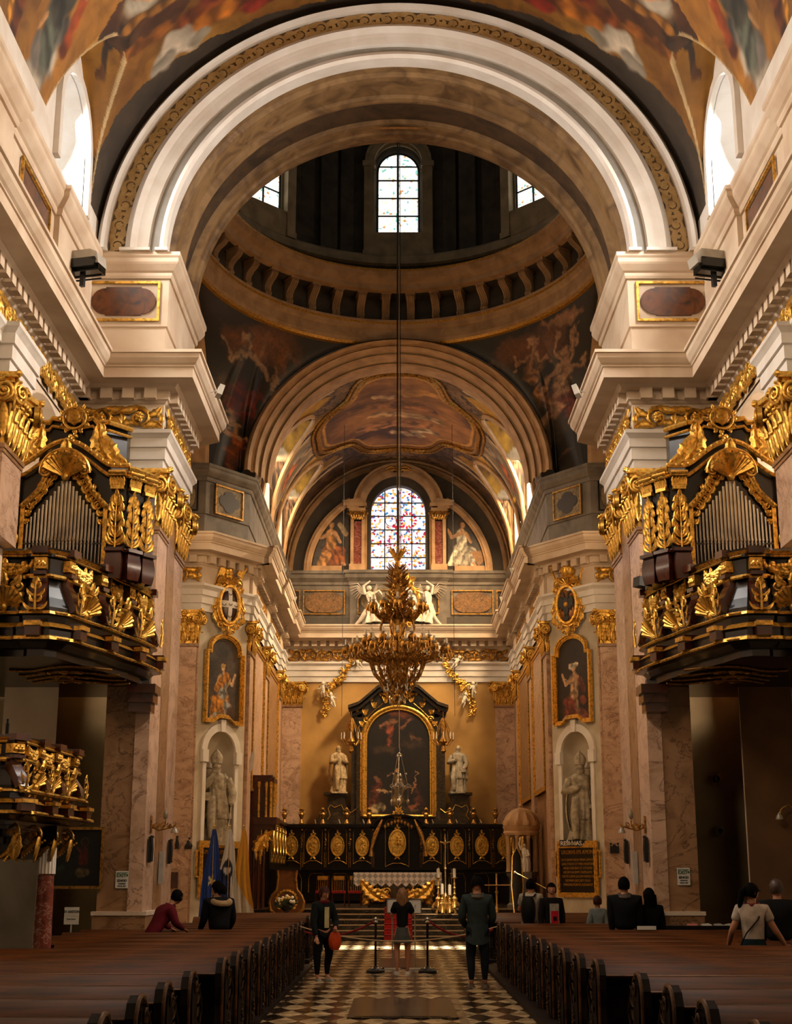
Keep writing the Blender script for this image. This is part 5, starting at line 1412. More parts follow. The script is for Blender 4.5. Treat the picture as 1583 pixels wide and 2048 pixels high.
def robe(mb, h, pts, folds=9, depth=.10, sway=.03, seed=1, n=56, m=30):
    """draped garment: pts = (z, rx, ry) fractions of h"""
    r_ = random.Random(seed); ph = [r_.random() * 6.28 for _ in range(4)]
    zs = [p[0] for p in pts]
    def ip(t, k):
        for a, b in zip(pts, pts[1:]):
            if a[0] <= t <= b[0]:
                f = (t - a[0]) / (b[0] - a[0] + 1e-9); f = f * f * (3 - 2 * f); return a[k] + (b[k] - a[k]) * f
        return pts[-1][k]
    def P(i, j):
        th = 2 * PI * i / n; t = zs[0] + (zs[-1] - zs[0]) * j / m
        w = 1 + depth * (1.15 - t) * sin(folds * th + ph[0] + 2.5 * sin(3 * t + ph[1])) + depth * .5 * sin((folds * 2 - 1) * th + ph[2] - 4 * t) * (1.1 - t)
        cx = sway * sin(t * 4.5) * h
        return (cx + ip(t, 1) * h * w * cos(th), ip(t, 2) * h * w * sin(th), t * h)
    mb.grid(P, n, m, cu=True)

def saint(name, h, mat, loc, rz, label, cat='statue', mitre=True, kind=0, group=None, extra=None):
    t = thing(name, label, cat, loc, rz)
    mb = MB()
    robe(mb, h, [(0, .15, .12), (.15, .135, .11), (.42, .115, .10), (.54, .098, .085), (.66, .125, .085), (.735, .135, .078), (.765, .09, .06), (.79, .035, .035)], 9, .13, .03, 3 + kind)
    # over-garment to the knee, leg pushing forward
    robe(mb, h * 1.0, [(.26, .15, .125), (.40, .13, .11), (.56, .105, .09), (.60, .09, .08)], 13, .10, .03, 8 + kind)
    mb.tube([(-.05 * h, -.07 * h, .5 * h), (-.06 * h, -.135 * h, .30 * h), (-.05 * h, -.12 * h, .04 * h)], [.05 * h, .052 * h, .035 * h], 8)
    # cape hanging from the shoulders
    cape = lambda sx: mb.grid(lambda i, j: (sx * (.10 + .075 * sin(j / 12 * 2.6) + .012 * sin(i * 2.2)) * h, (.10 - .17 * i / 8) * h * (.7 + .4 * j / 12), (.765 - .62 * j / 12) * h), 8, 12)
    cape(-1); cape(1)
    hz = .845 * h
    face(mb, (.0, -.012 * h, hz), .052 * h, .0 if kind else .2)
    mb.tube([(0, .0, .76 * h), (0, -.005 * h, .81 * h)], .032 * h, 8)
    # beard and hair
    for i in range(14):
        a = PI * (i / 13 - .5); mb.tube([(.045 * h * sin(a), -.045 * h * cos(a), hz - .02 * h), (.035 * h * sin(a), -.06 * h * cos(a), hz - .08 * h)], [.012 * h, .006 * h], 5)
    mb.ball((0, .012 * h, hz + .012 * h), .056 * h, 12, 8, (.9, 1, 1))
    # arms
    if kind == 0:   # thinking: right hand at the chin, elbow on a block
        A = [[(-.13, 0, .71), (-.17, -.06, .57), (-.03, -.09, .76)], [(.13, 0, .71), (.19, -.01, .55), (.17, -.07, .42)]]
        mb.box(-.20 * h, -.06 * h, -.12 * h, .02 * h, .46 * h, .55 * h)
    elif kind == 1:  # hand on breast, other arm down holding a book
        A = [[(-.13, 0, .71), (-.18, -.05, .57), (.0, -.11, .62)], [(.13, 0, .71), (.18, .0, .56), (.15, -.07, .44)]]
        mb.box(.10 * h, .20 * h, -.12 * h, -.05 * h, .38 * h, .43 * h)
    else:
        A = [[(-.12, 0, .71), (-.16, -.05, .57), (-.03, -.12, .62)], [(.12, 0, .71), (.16, -.04, .57), (.07, -.13, .61)]]
    for a, b, c in A:
        mb.tube([tuple(v * h for v in a), tuple(v * h for v in b), tuple((p + q) / 2 * h for p, q in zip(b, c)), tuple(v * h for v in c)], [.05 * h, .048 * h, .05 * h, .03 * h], 9)
        mb.ball(tuple(v * h for v in c), .022 * h, 7, 5)
        for f in range(4):
            o = (f - 1.5) * .010 * h
            mb.tube([(c[0] * h + o, c[1] * h, c[2] * h), (c[0] * h + o, c[1] * h - .02 * h, c[2] * h + .02 * h), (c[0] * h + o, c[1] * h - .012 * h, c[2] * h + .04 * h)], .0062 * h, 5)
    mb.box(-.16 * h, .16 * h, -.13 * h, .11 * h, -.03 * h, .0)
    mb.build('figure', mat, t, angle=60)
    if mitre:
        q = MB(); 
        q.grid(lambda i, j: (.058 * h * (1 + .34 * sin(j / 8 * PI * .8)) * (1 - max(0, (j - 3) / 5) ** 1.4 * .985) * cos(2 * PI * i / 20), -.005 * h + .05 * h * (1 - (j / 8) ** 2 * .85) * sin(2 * PI * i / 20), (.875 + .175 * j / 8) * h), 20, 8, cu=True); q.tube([(.056 * h * cos(2 * PI * i / 16), -.005 * h + .052 * h * sin(2 * PI * i / 16), .89 * h) for i in range(16)], .008 * h, 5, closed=True); q.tube([(0, -.056 * h, .89 * h), (0, -.058 * h, .95 * h), (0, -.03 * h, 1.03 * h)], .006 * h, 5)
        q.build('mitre', mat, t, angle=60)
    if extra: extra(t, h)
    return t

def cherub(mb, s, wings=True, pose=0):
    """small winged child figure, s tall, standing on z=0 (local -y forward)"""
    m0 = mb.M
    mb.ball((0, 0, .88 * s), .115 * s, 8, 7); mb.ball((0, .02 * s, .92 * s), .12 * s, 7, 5)
    mb.ball((0, -.11 * s, .87 * s), .02 * s, 5, 4)
    mb.tube([(0, 0, .42 * s), (0, -.02 * s, .5 * s), (0, -.01 * s, .66 * s), (0, 0, .76 * s), (0, 0, .8 * s)], [.10 * s, .125 * s, .11 * s, .10 * s, .04 * s], 9)
    for sx in (-1, 1):
        k = .2 if (sx > 0) == bool(pose) else -.05
        mb.tube([(sx * .055 * s, 0, .44 * s), (sx * .09 * s, -.10 * s - k * .3 * s, .27 * s), (sx * .07 * s, .02 * s + k * .3 * s, .05 * s), (sx * .07 * s, -.06 * s + k * .3 * s, .01 * s)], [.075 * s, .062 * s, .036 * s, .025 * s], 7)
        e = (sx * .22 * s, -.06 * s, (.60 + k) * s); hnd = (sx * (.30 - .5 * k) * s, -.16 * s, (.62 + 1.9 * k) * s)
        mb.tube([(sx * .09 * s, 0, .73 * s), e, hnd], [.045 * s, .038 * s, .024 * s], 6); mb.ball(hnd, .032 * s, 5, 4)
        if wings:
            for f in range(5):
                mb.tube([(sx * .05 * s, .06 * s, .68 * s), (sx * (.22 + .03 * f) * s, .12 * s, (.86 - .07 * f) * s), (sx * (.42 - .03 * f) * s, .10 * s, (.80 - .13 * f) * s)], [.02 * s, .032 * s, .008 * s], 5, flat=.4)

def angel(mb, s, side=1):
    """large kneeling angel with spread wings"""
    cherubless = mb.M
    robe(mb, s, [(0, .20, .17), (.2, .19, .15), (.42, .12, .10), (.5, .09, .08), (.62, .105, .07), (.70, .09, .06), (.74, .03, .03)], 8, .16, .05, 5)
    face(mb, (0, -.01 * s, .80 * s), .055 * s, side * .5); mb.ball((0, .015 * s, .82 * s), .06 * s, 10, 7)
    mb.tube([(side * .1 * s, 0, .68 * s), (side * .22 * s, -.03 * s, .72 * s), (side * .30 * s, -.05 * s, .60 * s)], [.035 * s, .03 * s, .018 * s], 7)
    mb.tube([(-side * .1 * s, 0, .68 * s), (-side * .12 * s, -.02 * s, .88 * s), (side * .05 * s, -.04 * s, .97 * s)], [.035 * s, .03 * s, .018 * s], 7)
    mb.tube([(-side * .1 * s, -.05 * s, .3 * s), (-side * .28 * s, -.02 * s, .1 * s), (-side * .42 * s, .0 * s, .0)], [.07 * s, .05 * s, .02 * s], 7)
    for w in (-1, 1):
        for f in range(7):
            L_ = (.55 - .05 * f) * s if w != side else (.38 - .04 * f) * s
            a = .9 - .17 * f
            mb.tube([(w * .04 * s, .05 * s, .66 * s), (w * (.04 * s + L_ * .6 * cos(a)), .10 * s, .66 * s + L_ * .55 * sin(a) + .08 * s), (w * (.04 * s + L_ * cos(a * .8)), .10 * s, .66 * s + L_ * .8 * sin(a) - .03 * s)], [.02 * s, .034 * s, .01 * s], 5, flat=.35)

def niches():
    ang = math.atan2(1.7, 1.2); nx, ny = sin(ang), -cos(ang)
    cx, cy = -5.2 - .06 * 0, 41.95
    ins = -.12
    P0 = (cx - nx * .12, cy - ny * .12)
    saint('bishop_statue', 2.55, 'statue', (P0[0], P0[1], 2.80), .25, 'grey bishop statue with chin on hand in the left niche', kind=0)
    saint('bishop_statue', 2.5, 'statue', (-P0[0], P0[1], 2.80), -.25, 'grey stone bishop statue with a hand on its breast in the right niche', kind=1)
    for s in (1, -1):
        M_loc = lambda z, out=.03: (s * (cx + nx * out), cy + ny * out, z)
        # picture: stepped arched outline with a bumped foot
        w = .80
        out = [(-w, 0), (-w * .6, 0), (-w * .3, .16), (w * .3, .16), (w * .6, 0), (w, 0), (w, 2.08), (w * .82, 2.08), (w * .82, 2.2)] + [(w * .82 * cos(PI * i / 14), 2.2 + .42 * sin(PI * i / 14)) for i in range(1, 14)] + [(-w * .82, 2.2), (-w * .82, 2.08), (-w, 2.08)]
        t = thing('arched_painting', 'arched painting over the %s niche, seated woman %s' % (('left', 'in an orange cloak') if s > 0 else ('right', 'with a plumed hat')), 'painting', M_loc(6.2), s * ang)
        q = MB()
        ring = lambda k, dz=0: [(x * k, 1.3 + (z - 1.3) * (1 + (k - 1) * .62)) for x, z in out]
        for k0, k1, d in ((1.0, .90, .10), (1.03, .97, .14), (.93, .86, .07)):
            A, B = ring(k0), ring(k1); nn = len(A)
            q.add([(x, -d, z) for x, z in A] + [(x, -d, z) for x, z in B] + [(x, 0, z) for x, z in A] + [(x, 0, z) for x, z in B], [(i, (i + 1) % nn, nn + (i + 1) % nn, nn + i) for i in range(nn)] + [(i, 2 * nn + i, 2 * nn + (i + 1) % nn, (i + 1) % nn) for i in range(nn)] + [(nn + i, nn + (i + 1) % nn, 3 * nn + (i + 1) % nn, 3 * nn + i) for i in range(nn)])
        q.build('frame', 'gold', t, smooth=False)
        ww = w * .88
        def F(u, v):
            x = (u * 2 - 1) * ww; top = np.where(np.abs(x) < w * .74, 2.15 + .40 * np.sqrt(np.clip(1 - (x / (w * .74)) ** 2, 0, 1)), 2.02); bot = np.where(np.abs(x) < w * .35, .2, np.where(np.abs(x) < w * .6, .2 - (np.abs(x) - w * .35) / (w * .25) * .14, .06))
            return x, -.02 + 0 * x, bot + (top - bot) * v
        def cf(u, v):
            x, y, z = F(u, v)
            if s > 0: pr = figure(.0, .12, 1.75, '#d0a678', '#b8761e', '#8a8a84', 1, 1) + [('c', -.3, 1.0, .1, 1.35, .12, .2, '#b8761e', 24), ('c', .35, .35, .55, .2, .22, .15, '#4a3422'), ('c', -.3, .2, .1, .2, .14, .12, '#8a8578', 9), ('c', -.08, 1.66, .05, 1.72, .05, .04, '#caa050'), ('c', .12, .95, .32, 1.35, .02, .02, '#d8b070')]
            else: pr = figure(.05, .15, 1.7, '#c99a70', '#6b2a1c', '#b08a66', 1, -1) + [('c', -.1, 1.68, .2, 1.72, .1, .08, '#cbb8a0', 6), ('c', .38, .9, .42, .55, .22, .3, '#140d0a'), ('c', .40, .7, .42, .62, .13, .14, '#7a3a20'), ('c', -.45, 1.45, .1, .95, .012, .012, '#c8a070'), ('c', .3, 1.25, .45, .95, .13, .1, '#6b2a1c', 18), ('c', .5, .2, .3, .35, .14, .12, '#7a3a2a', 12)]
            return paint(x, z, ('#2a2420', '#5a4c40') if s > 0 else ('#120d0a', '#2c211a'), pr, 12, 1.9, .45, .07, .4)
        gridpanel('canvas', F, 110, 190, cf, 'oil', t)
        # coat of arms
        t = thing('coat_of_arms', ('gilded cartouche under a tiara with crossed keys, shield with a white cross on dark red', 'gilded cartouche under an imperial crown, shield with a black two-headed eagle')[s < 0], 'coat of arms', (s * (cx + nx * .12), cy + ny * .12, 9.72), s * .75)
        q = MB(); q.M = T(0, 0, 0, 0, 0, 0, 1)
        q.tube([(.36 * cos(2 * PI * i / 30), -.10, .56 * sin(2 * PI * i / 30)) for i in range(30)], .06, 6, closed=True)
        q.tube([(.43 * cos(2 * PI * i / 30), -.04, .64 * sin(2 * PI * i / 30)) for i in range(30)], .05, 6, closed=True)
        for sx in (-1, 1):
            for (x, z, r, h) in ((.42, .50, .15, 1), (.50, -.15, .12, -1), (.32, -.62, .12, 1), (.16, .72, .13, -1), (.14, -.78, .10, -1)):
                spiral(q, sx * x, z, r, 1.6, PI / 2, sx * h, .30, -.06, .35, 16, 6)
            leaf(q, (sx * .45, .3), (sx * .56, -.1), .1, -.2 * sx, .5, 3, 8, 0, -.05); leaf(q, (sx * .5, -.2), (sx * .34, -.6), .1, .2 * sx, .5, 3, 8, 0, -.05); leaf(q, (sx * .1, .68), (sx * .46, .62), .12, .25 * sx, .5, 3, 8, 0, -.07)
        leaf(q, (0, -.62), (0, -.92), .12, 0, .5, 3, 8, 0, -.06); shell(q, 0, .58, .22, 7, -.08)
        q.build('cartouche_frame', 'gold', t)
        q = MB(); q.grid(lambda i, j: (.34 * j / 6 * cos(2 * PI * i / 32), -.05 - .09 * sqrt(max(0, 1 - (j / 6) ** 2)), .54 * j / 6 * sin(2 * PI * i / 32)), 32, 6, cu=True)
        shd = q.build('shield', M['paint_red'] if s > 0 else M['paint_orange'], t)
        q = MB(); bend = lambda x, z: (x, -.062 - .09 * sqrt(max(0, 1 - (x / .34) ** 2 - (z / .54) ** 2)), z)
        if s > 0:
            for (x0, x1, z0, z1) in ((-.07, .07, -.50, .50), (-.31, .31, -.10, .10)):
                q.grid(lambda i, j: bend(x0 + (x1 - x0) * i / 8, z0 + (z1 - z0) * j / 10), 8, 10)
            q.build('white_cross', 'white', shd)
            q = MB()
            for (x, z) in ((0, .34), (0, 0.02), (0, -.34), (-.22, .0), (.22, 0)): q.tube([(lambda p: (p[0], p[1] - .012, p[2]))(bend(x + .055 * cos(a), z + .055 * sin(a))) for a in [PI + PI * i / 8 for i in range(9)]], .010, 4)
            q.build('crescents', 'paint_red', shd)
        else:
            def pl(pts): q.prism([(a, b) for a, b in pts], -.165, -.13)
            pl([(-.06, -.36), (.06, -.36), (.10, .1), (.05, .2), (-.05, .2), (-.10, .1)]); 
            for sx in (-1, 1):
                pl([(sx * .08, .15), (sx * .20, .26), (sx * .27, .12), (sx * .26, -.12), (sx * .20, -.05), (sx * .17, -.2), (sx * .12, -.1), (sx * .08, -.25)])
                pl([(sx * .02, .18), (sx * .07, .36), (sx * .15, .40), (sx * .19, .34), (sx * .12, .33), (sx * .10, .18)]); pl([(sx * .04, -.3), (sx * .12, -.42), (sx * .06, -.44), (sx * .0, -.3)])
            pl([(-.03, -.3), (.03, -.3), (.08, -.48), (-.08, -.48)])
            q.build('two_headed_eagle', 'iron', shd, smooth=False)
            q = MB(); q.tube([(.06 * cos(2 * PI * i / 16), -.17, .0 + .08 * sin(2 * PI * i / 16)) for i in range(16)], .012, 4, closed=True); q.prism([(-.05, .05), (.05, .05), (.04, -.03), (0, -.07), (-.04, -.03)], -.18, -.165); q.build('breast_shield', 'goldpaint', shd)
        q = MB()
        if s > 0:   # tiara
            q.lathe([(.13, .80), (.15, .84), (.15, .88), (.14, .90), (.16, .98), (.14, 1.0), (.15, 1.07), (.13, 1.09), (.12, 1.14), (.07, 1.22), (.01, 1.26)], 18); q.ball((0, 0, 1.29), .03); q.box(-.006, .006, -.006, .006, 1.3, 1.38); q.box(-.03, .03, -.006, .006, 1.34, 1.35)
            q.M = T(0, -.06, 0); q.build('tiara', 'gold', t)
            for sx in (-1, 1):
                q = MB(); q.M = T(sx * .42, -.02, .78, 0, 0, -sx * .35 if sx < 0 else .5)
                q.tube([(0, 0, -.35), (0, 0, .42)], .03, 6); q.ball((0, 0, .45), .05); q.box(*(sorted((-sx * .02, -sx * .2))), -.02, .02, .1, .38); q.build('key', 'gold', t)
        else:
            q.lathe([(.17, .80), (.19, .84), (.17, .87), (.2, .92), (.24, 1.02), (.23, 1.12), (.14, 1.2), (.03, 1.2)], 18)
            for k in range(8): q.tube([(.24 * sin(PI / 2 * j / 5) * cos(PI * k / 4) * 1.0, .24 * sin(PI / 2 * j / 5) * sin(PI * k / 4), 1.0 + .22 * cos(PI / 2 * j / 5)) for j in range(6)], .02, 5)
            q.ball((0, 0, 1.26), .045); q.box(-.008, .008, -.008, .008, 1.28, 1.4); q.box(-.04, .04, -.008, .008, 1.33, 1.35)
            q.build('crown', 'gold', t)
            for sx in (-1, 1):
                q = MB(); q.M = T(sx * .44, -.02, .70, 0, 0, sx * .3); q.tube([(0, 0, -.2), (0, 0, .1), (0, 0, .45), (0, 0, .5)], [.05, .03, .055, .02], 6); q.ball((0, 0, .55), .05); q.build('mace', 'gold', t)
        # inscription plaque below the niche
        t = thing('inscription_plaque', ('dark plaque with gold lettering in a gold frame under the left niche, behind the flags', 'dark plaque with gold lettering in a gold frame under the right niche')[s < 0], 'plaque', (s * (cx + nx * .06), cy + ny * .06, 1.28), s * ang)
        q = MB(); frame_xz(q, -.84, .84, 0, 1.5, .09, .07); frame_xz(q, -.78, .78, .08, 1.42, .05, .09); frame_xz(q, -.95, -.80, .55, 1.3, .04, .05); frame_xz(q, .80, .95, .55, 1.3, .04, .05); q.box(-.84, .84, -.05, 0, 1.44, 1.56); q.build('frame', 'gold', t, smooth=False)
        q = MB(); q.box(-.76, .76, -.03, 0, .1, 1.4); fld = q.build('black_field', 'black', t, smooth=False)
        lines = ['S.MAXIMVS EPS ÆMON', 'HVIVS DIOCESIS TIT', 'PATRIÆ CVSTOS', 'MALVIT ÆMONAM', 'NOVAM MAGNAM', 'ASSERVIT ORDE'] if s > 0 else ['S.FLORIVS EPS ÆMON.', 'NOTORIVM NON MINVS ANATE', 'SANCTVDOT ET MIRA NADIDIN', 'NIGILI EXPONO ET CVTRARI', 'NECEM SACRVM TREPIDAVIT', 'TORTIS CORPVS SACRVM VENERATVR', 'DOMVM DESCRIPT POLA', 'SVRGENS PONTIF ADORAVIT']
        for k, ln in enumerate(lines):
            o = text(ln, .155 if k == 0 else .095, 'goldpaint', fld, (0, -.035, 1.20 if k == 0 else 1.12 - k * .115), sx=1)
            wd = max(v.co.x for v in o.data.vertices) - min(v.co.x for v in o.data.vertices) if len(o.data.vertices) else 1
            o.scale = (min(1, 1.36 / wd),) * 1 + (1, 1)
    t = thing('name_board', 'small black board reading REŠI NAS on top of the right inscription plaque', 'sign', (-(cx + nx * .25), cy + ny * .25, 2.78), -ang * .6)
    q = MB(); q.box(-.42, .42, 0, .03, -.09, .09); q.build('board', 'black', t, smooth=False)
    text('REŠI NAS...', .17, 'white', t, (0, -.005, -.06), bold=.003)

M['paint_red'] = plain('dark_red_enamel', '#3c1512', .35); M['paint_orange'] = plain('orange_enamel', '#a8641c', .35)

def altarpiece():
    t = thing('high_altar', 'dark marble high altar with a bent pediment framing the tall arched painting', 'altar', (0, 56.2, 3.6))
    mb = MB()   # z measured from 3.6
    for sx in (-1, 1):
        q = lambda a, b: (min(sx * a, sx * b), max(sx * a, sx * b))
        mb.box(*q(1.28, 1.62), -.35, .5, 0, 4.3); mb.box(*q(1.60, 1.82), -.2, .5, 0, 4.4)
        # side scroll wings that carry the statues
        pts = [(1.75, 0)] + [(3.05, 0), (3.12, .35), (3.0, .65), (2.75, .95), (2.72, 1.22), (2.80, 1.38), (1.98, 1.38), (2.06, 1.1), (2.0, .85), (1.82, .72), (1.62, .8), (1.58, 1.6), (1.5, 1.6), (1.5, 0)]
        mb.prism([(sx * a, b) for a, b in pts], -.25, .5)
        mb.box(*q(1.95, 2.86), -.35, .5, 1.32, 1.42)
    mb.box(-1.6, 1.6, -.3, .5, -.3, .75)
    # bent pediment
    prof = [(-1.95, 4.72), (-1.55, 4.86), (-1.2, 5.15), (-.8, 5.5), (-.4, 5.66), (0, 5.70), (.4, 5.66), (.8, 5.5), (1.2, 5.15), (1.55, 4.86), (1.95, 4.72)]
    for off, d, th in ((.0, .95, .12), (-.12, .75, .14), (-.26, .55, .14)):
        up = [(x * (1 + off * .3), z + off) for x, z in prof]; dn = [(x, z - th) for x, z in up]
        for a, b, c, e in zip(up, up[1:], dn[1:], dn): mb.prism([a, b, c, e], .5 - 1.45 * d, .5)
    # tympanum filled down to the arch
    n = 20
    arch = [(1.42 * cos(PI * i / n), 3.55 + 1.28 * sin(PI * i / n)) for i in range(n + 1)]
    for a, b in zip(arch, arch[1:]):
        f = lambda x: 5.45 - .28 * x * x
        mb.prism([a, b, (b[0], max(f(b[0]), b[1])), (a[0], max(f(a[0]), a[1]))], -.3, .5)
    mb.build('marble_body', 'darkmarble', t, smooth=False)
    g = MB()
    o = [(-1.34, .52), (-1.34, 3.5)] + [(-1.34 * cos(PI * i / 20), 3.5 + 1.22 * sin(PI * i / 20)) for i in range(1, 20)] + [(1.34, 3.5), (1.34, .52)]
    o2 = o + [(-1.34, .52)]
    g.tube([(x, -.40, z) for x, z in o2], .075, 8); g.tube([(x * .93, -.38, .62 + (z - .62) * .975) for x, z in o2], .045, 6); g.tube([(x * 1.06, -.34, z + .0) for x, z in o2], .04, 6)
    g.build('gilt_frame', 'gold', t)
    g = MB()
    for sx in (-1, 1):   # fine gilt lines and ornaments on the marble
        g.tube([(sx * x, -.37, z) for x, z in ((1.46, .7), (1.46, 3.6), (1.55, 3.9), (1.45, 4.05), (1.2, 4.3), (.9, 4.6), (.6, 4.85))], .016, 5)
        g.tube([(sx * x, -.27, z) for x, z in ((1.55, .85), (1.8, .66), (2.1, .75), (2.2, .95), (2.45, .85), (2.62, .95), (2.7, .8), (2.62, .55), (2.72, .4))], .016, 5)
        for (x, z, w) in ((1.3, 4.5, .22), (.95, 4.78, .22), (.5, 5.0, .26), (1.05, 5.0, .14), (1.4, 4.75, .12), (.7, 5.2, .12), (1.6, 4.55, .1), (1.42, 4.05, .2)):
            for k in range(3): leaf(g, (sx * x, z - w * .5), (sx * (x + w * (k - 1) * .5), z + w * .5), w * .22, 0, .5, 2, 6, 0, -.4)
            spiral(g, sx * x, z - w * .3, w * .3, 1.3, 0, sx, .3, -.42, .3, 10, 5)
        spiral(g, sx * 1.25, 4.22, .13, 1.5, 0, sx, .25, -.42, .3, 14, 5)
        leaf(g, (sx * .15, 4.85), (sx * .62, 5.2), .14, .2 * sx, .5, 4, 8, 0, -.42)
    shell(g, 0, 4.86, .28, 9, -.40); 
    g.build('gilded_ornament', 'gold', t)
    def F(u, v):
        x = (u * 2 - 1) * 1.27; return x, -.33 + 0 * x, .58 + (2.96 + 1.13 * np.sqrt(np.clip(1 - (2 * u - 1) ** 2, 0, 1))) * v
    def cf(u, v):
        x, y, z = F(u, v)
        pr = [('c', -.2, 4.5, .3, 4.45, .3, .3, '#5e2c12'), ('c', -.7, 4.0, -.1, 4.1, .1, .12, '#8a5a38'), ('c', -.3, 3.9, -.4, 3.3, .14, .1, '#7c3a22', 10), ('c', .1, 3.9, .5, 4.2, .08, .08, '#7a4c30'), ('c', .5, 3.6, .8, 3.4, .12, .1, '#5a3a24'), ('c', -.9, 3.0, -.3, 3.1, .16, .2, '#3a281a'), ('c', .2, 3.2, .9, 3.3, .15, .15, '#33241a')]
        pr += [('c', 0, 1.1, .0, 1.9, .25, .2, '#8a6834', 14), ('c', .02, 2.25, .02, 2.35, .1, .09, '#9a6c44'), ('c', -.1, 2.05, -.35, 2.1, .05, .04, '#9a6c44'), ('c', .5, 1.4, .7, 2.2, .015, .015, '#a07c50'), ('c', .7, 2.2, .62, 2.3, .02, .02, '#a07c50')]
        pr += [('c', -.95, .9, -.8, 1.7, .28, .18, '#5a2a18', 12), ('c', -.75, 1.5, -.35, 1.45, .08, .07, '#b08a60'), ('c', -.8, 1.85, -.78, 1.95, .1, .1, '#8a5c3c'), ('c', -.95, .75, -.6, .8, .2, .16, '#a89068', 12), ('c', .8, 1.0, .75, 1.5, .28, .2, '#3c1c14', 10), ('c', .62, 1.7, .62, 1.75, .09, .09, '#7d5238'), ('c', .1, .75, .7, .72, .14, .1, '#4a3a26', 8), ('c', .3, 1.6, .55, 1.6, .05, .04, '#8a5c3c'), ('c', .5, .85, .7, .95, .12, .1, '#7a4428')]
        return paint(x, z, ('#080504', '#1e120b'), pr, 41, 1.5, .6, .26, .75)
    gridpanel('canvas', F, 120, 200, cf, 'oil', t)
    # statues either side, with rays
    def rays(tt, h):
        q = MB()
        for i in range(11):
            a = PI * (i / 10 * 1.2 - .1); q.prism([(.045 * cos(a - .2), .045 * sin(a - .2)), (.2 * cos(a), .2 * sin(a)), (.045 * cos(a + .2), .045 * sin(a + .2))], .02, .04)
        q.M = Matrix(); o = q.build('halo_rays', 'gold', tt); o.location = (0, .05, h * .88)
    saint('robed_statue', 1.95, M['statue2'], (-2.33, 56.0, 5.04), .3, 'pale draped saint statue with gilded rays on the left wing of the high altar', mitre=False, kind=2, extra=rays)
    def staff(tt, h): 
        rays(tt, h); q = MB(); q.tube([(.32, -.1, .1), (.22, -.12, 1.3)], .016, 5); q.build('staff', 'silver', tt)
    saint('robed_statue', 1.95, 'statue', (2.33, 56.0, 5.04), -.4, 'shadowed draped saint statue with a staff on the right wing of the high altar', mitre=False, kind=1, extra=staff)
M['statue2'] = plain('cream_statue_stone', '#c4a97e', .6, c2='#8d7448', sc=8)

def wallgroups():
    # angels with cartouche on the cornice
    t = thing('gilded_cartouche', 'white and gold cartouche with black Latin letters above the big chandelier', 'carved ornament', (.3, 56.0, 12.42))
    q = MB(); q.M = T(0, 0, 0)
    q.tube([(.52 * cos(2 * PI * i / 28) * (1 + .12 * cos(4 * PI * i / 28)), -.05, .78 * sin(2 * PI * i / 28)) for i in range(28)], .09, 7, closed=True)
    for i in range(10):
        a = 2 * PI * i / 10; spiral(q, .56 * cos(a), .84 * sin(a), .14, 1.4, a, 1 if i % 2 else -1, .28, -.1, .3, 12, 5)
    leaf(q, (0, .75), (.1, 1.25), .16, .2, .5, 4, 9, .1, -.1); leaf(q, (.1, .75), (.4, 1.05), .14, .2, .5, 4, 9, .1, -.1); q.build('frame', 'gold', t)
    q = MB(); q.grid(lambda i, j: (.5 * j / 5 * cos(2 * PI * i / 24), -.03 - .1 * sqrt(1 - (j / 5) ** 2), .76 * j / 5 * sin(2 * PI * i / 24)), 24, 5, cu=True); q.build('white_field', 'white', t)
    for k, ln in enumerate(('NOMINI', 'TVO', 'DA HONOREM', 'GLORIA', 'DIVVS')): 
        o = text(ln, .19, 'ink', t, (0, -.16, .38 - k * .22), bold=.004); wd = max(v.co.x for v in o.data.vertices) * 2; o.scale = (min(1, .72 / wd), 1, 1)
    for s in (-1, 1):
        q = MB(); angel(q, 1.75, -s); o = q.build('angel_statue', 'whitestatue', angle=60); o.location = (s * 1.0, 56.1, 11.68); o.rotation_euler = (0, s * .12, 0)
        tag(o, 'white winged angel kneeling on the cornice at the %s of the white and gold cartouche' % ('left' if s < 0 else 'right'), 'statue')
    # garlands with cherubs
    for s in (-1, 1):
        q = MB(); pts = [(s * 1.7, 10.5), (s * 1.95, 10.05), (s * 2.3, 9.5), (s * 2.75, 9.2), (s * 2.9, 8.7), (s * 2.95, 8.0)]
        for (xa, za), (xb, zb) in zip(pts, pts[1:]):
            for i in range(6):
                f = i / 6; x = xa + (xb - xa) * f; z = za + (zb - za) * f; r = .12
                for k in range(4): q.ball((x + rnd.uniform(-1, 1) * r, -rnd.random() * .15, z + rnd.uniform(-1, 1) * r), rnd.uniform(.04, .075), 6, 4)
                leaf(q, (x, z), (x + rnd.uniform(-.25, .25), z + rnd.uniform(-.25, .25)), .07, 0, .5, 2, 6, 0, -.1)
        o = q.build('gilded_garland', 'gold', loc=(0, 56.68, 0)); tag(o, 'hanging garland of gilded leaves on the end wall, %s of the altar pediment' % ('left' if s < 0 else 'right'), 'garland')
        for k, (x, z, lab) in enumerate(((1.72, 10.35, 'top of the %s garland'), (2.98, 8.75, 'outer side of the %s garland'), (2.52, 8.35, 'foot of the %s garland'), (1.45 if s < 0 else 2.15, 9.9, 'inner side of the %s garland'))):
            q = MB(); cherub(q, .62, True, k % 2); o = q.build('cherub', 'whitestatue', angle=60); o.location = (s * x, 56.42, z); o.rotation_euler = (0, s * .3 * (k - 1), s * .3)
            tag(o, 'small white cherub at the ' + lab % ('left' if s < 0 else 'right'), 'statue', 'cherubs on the garlands')

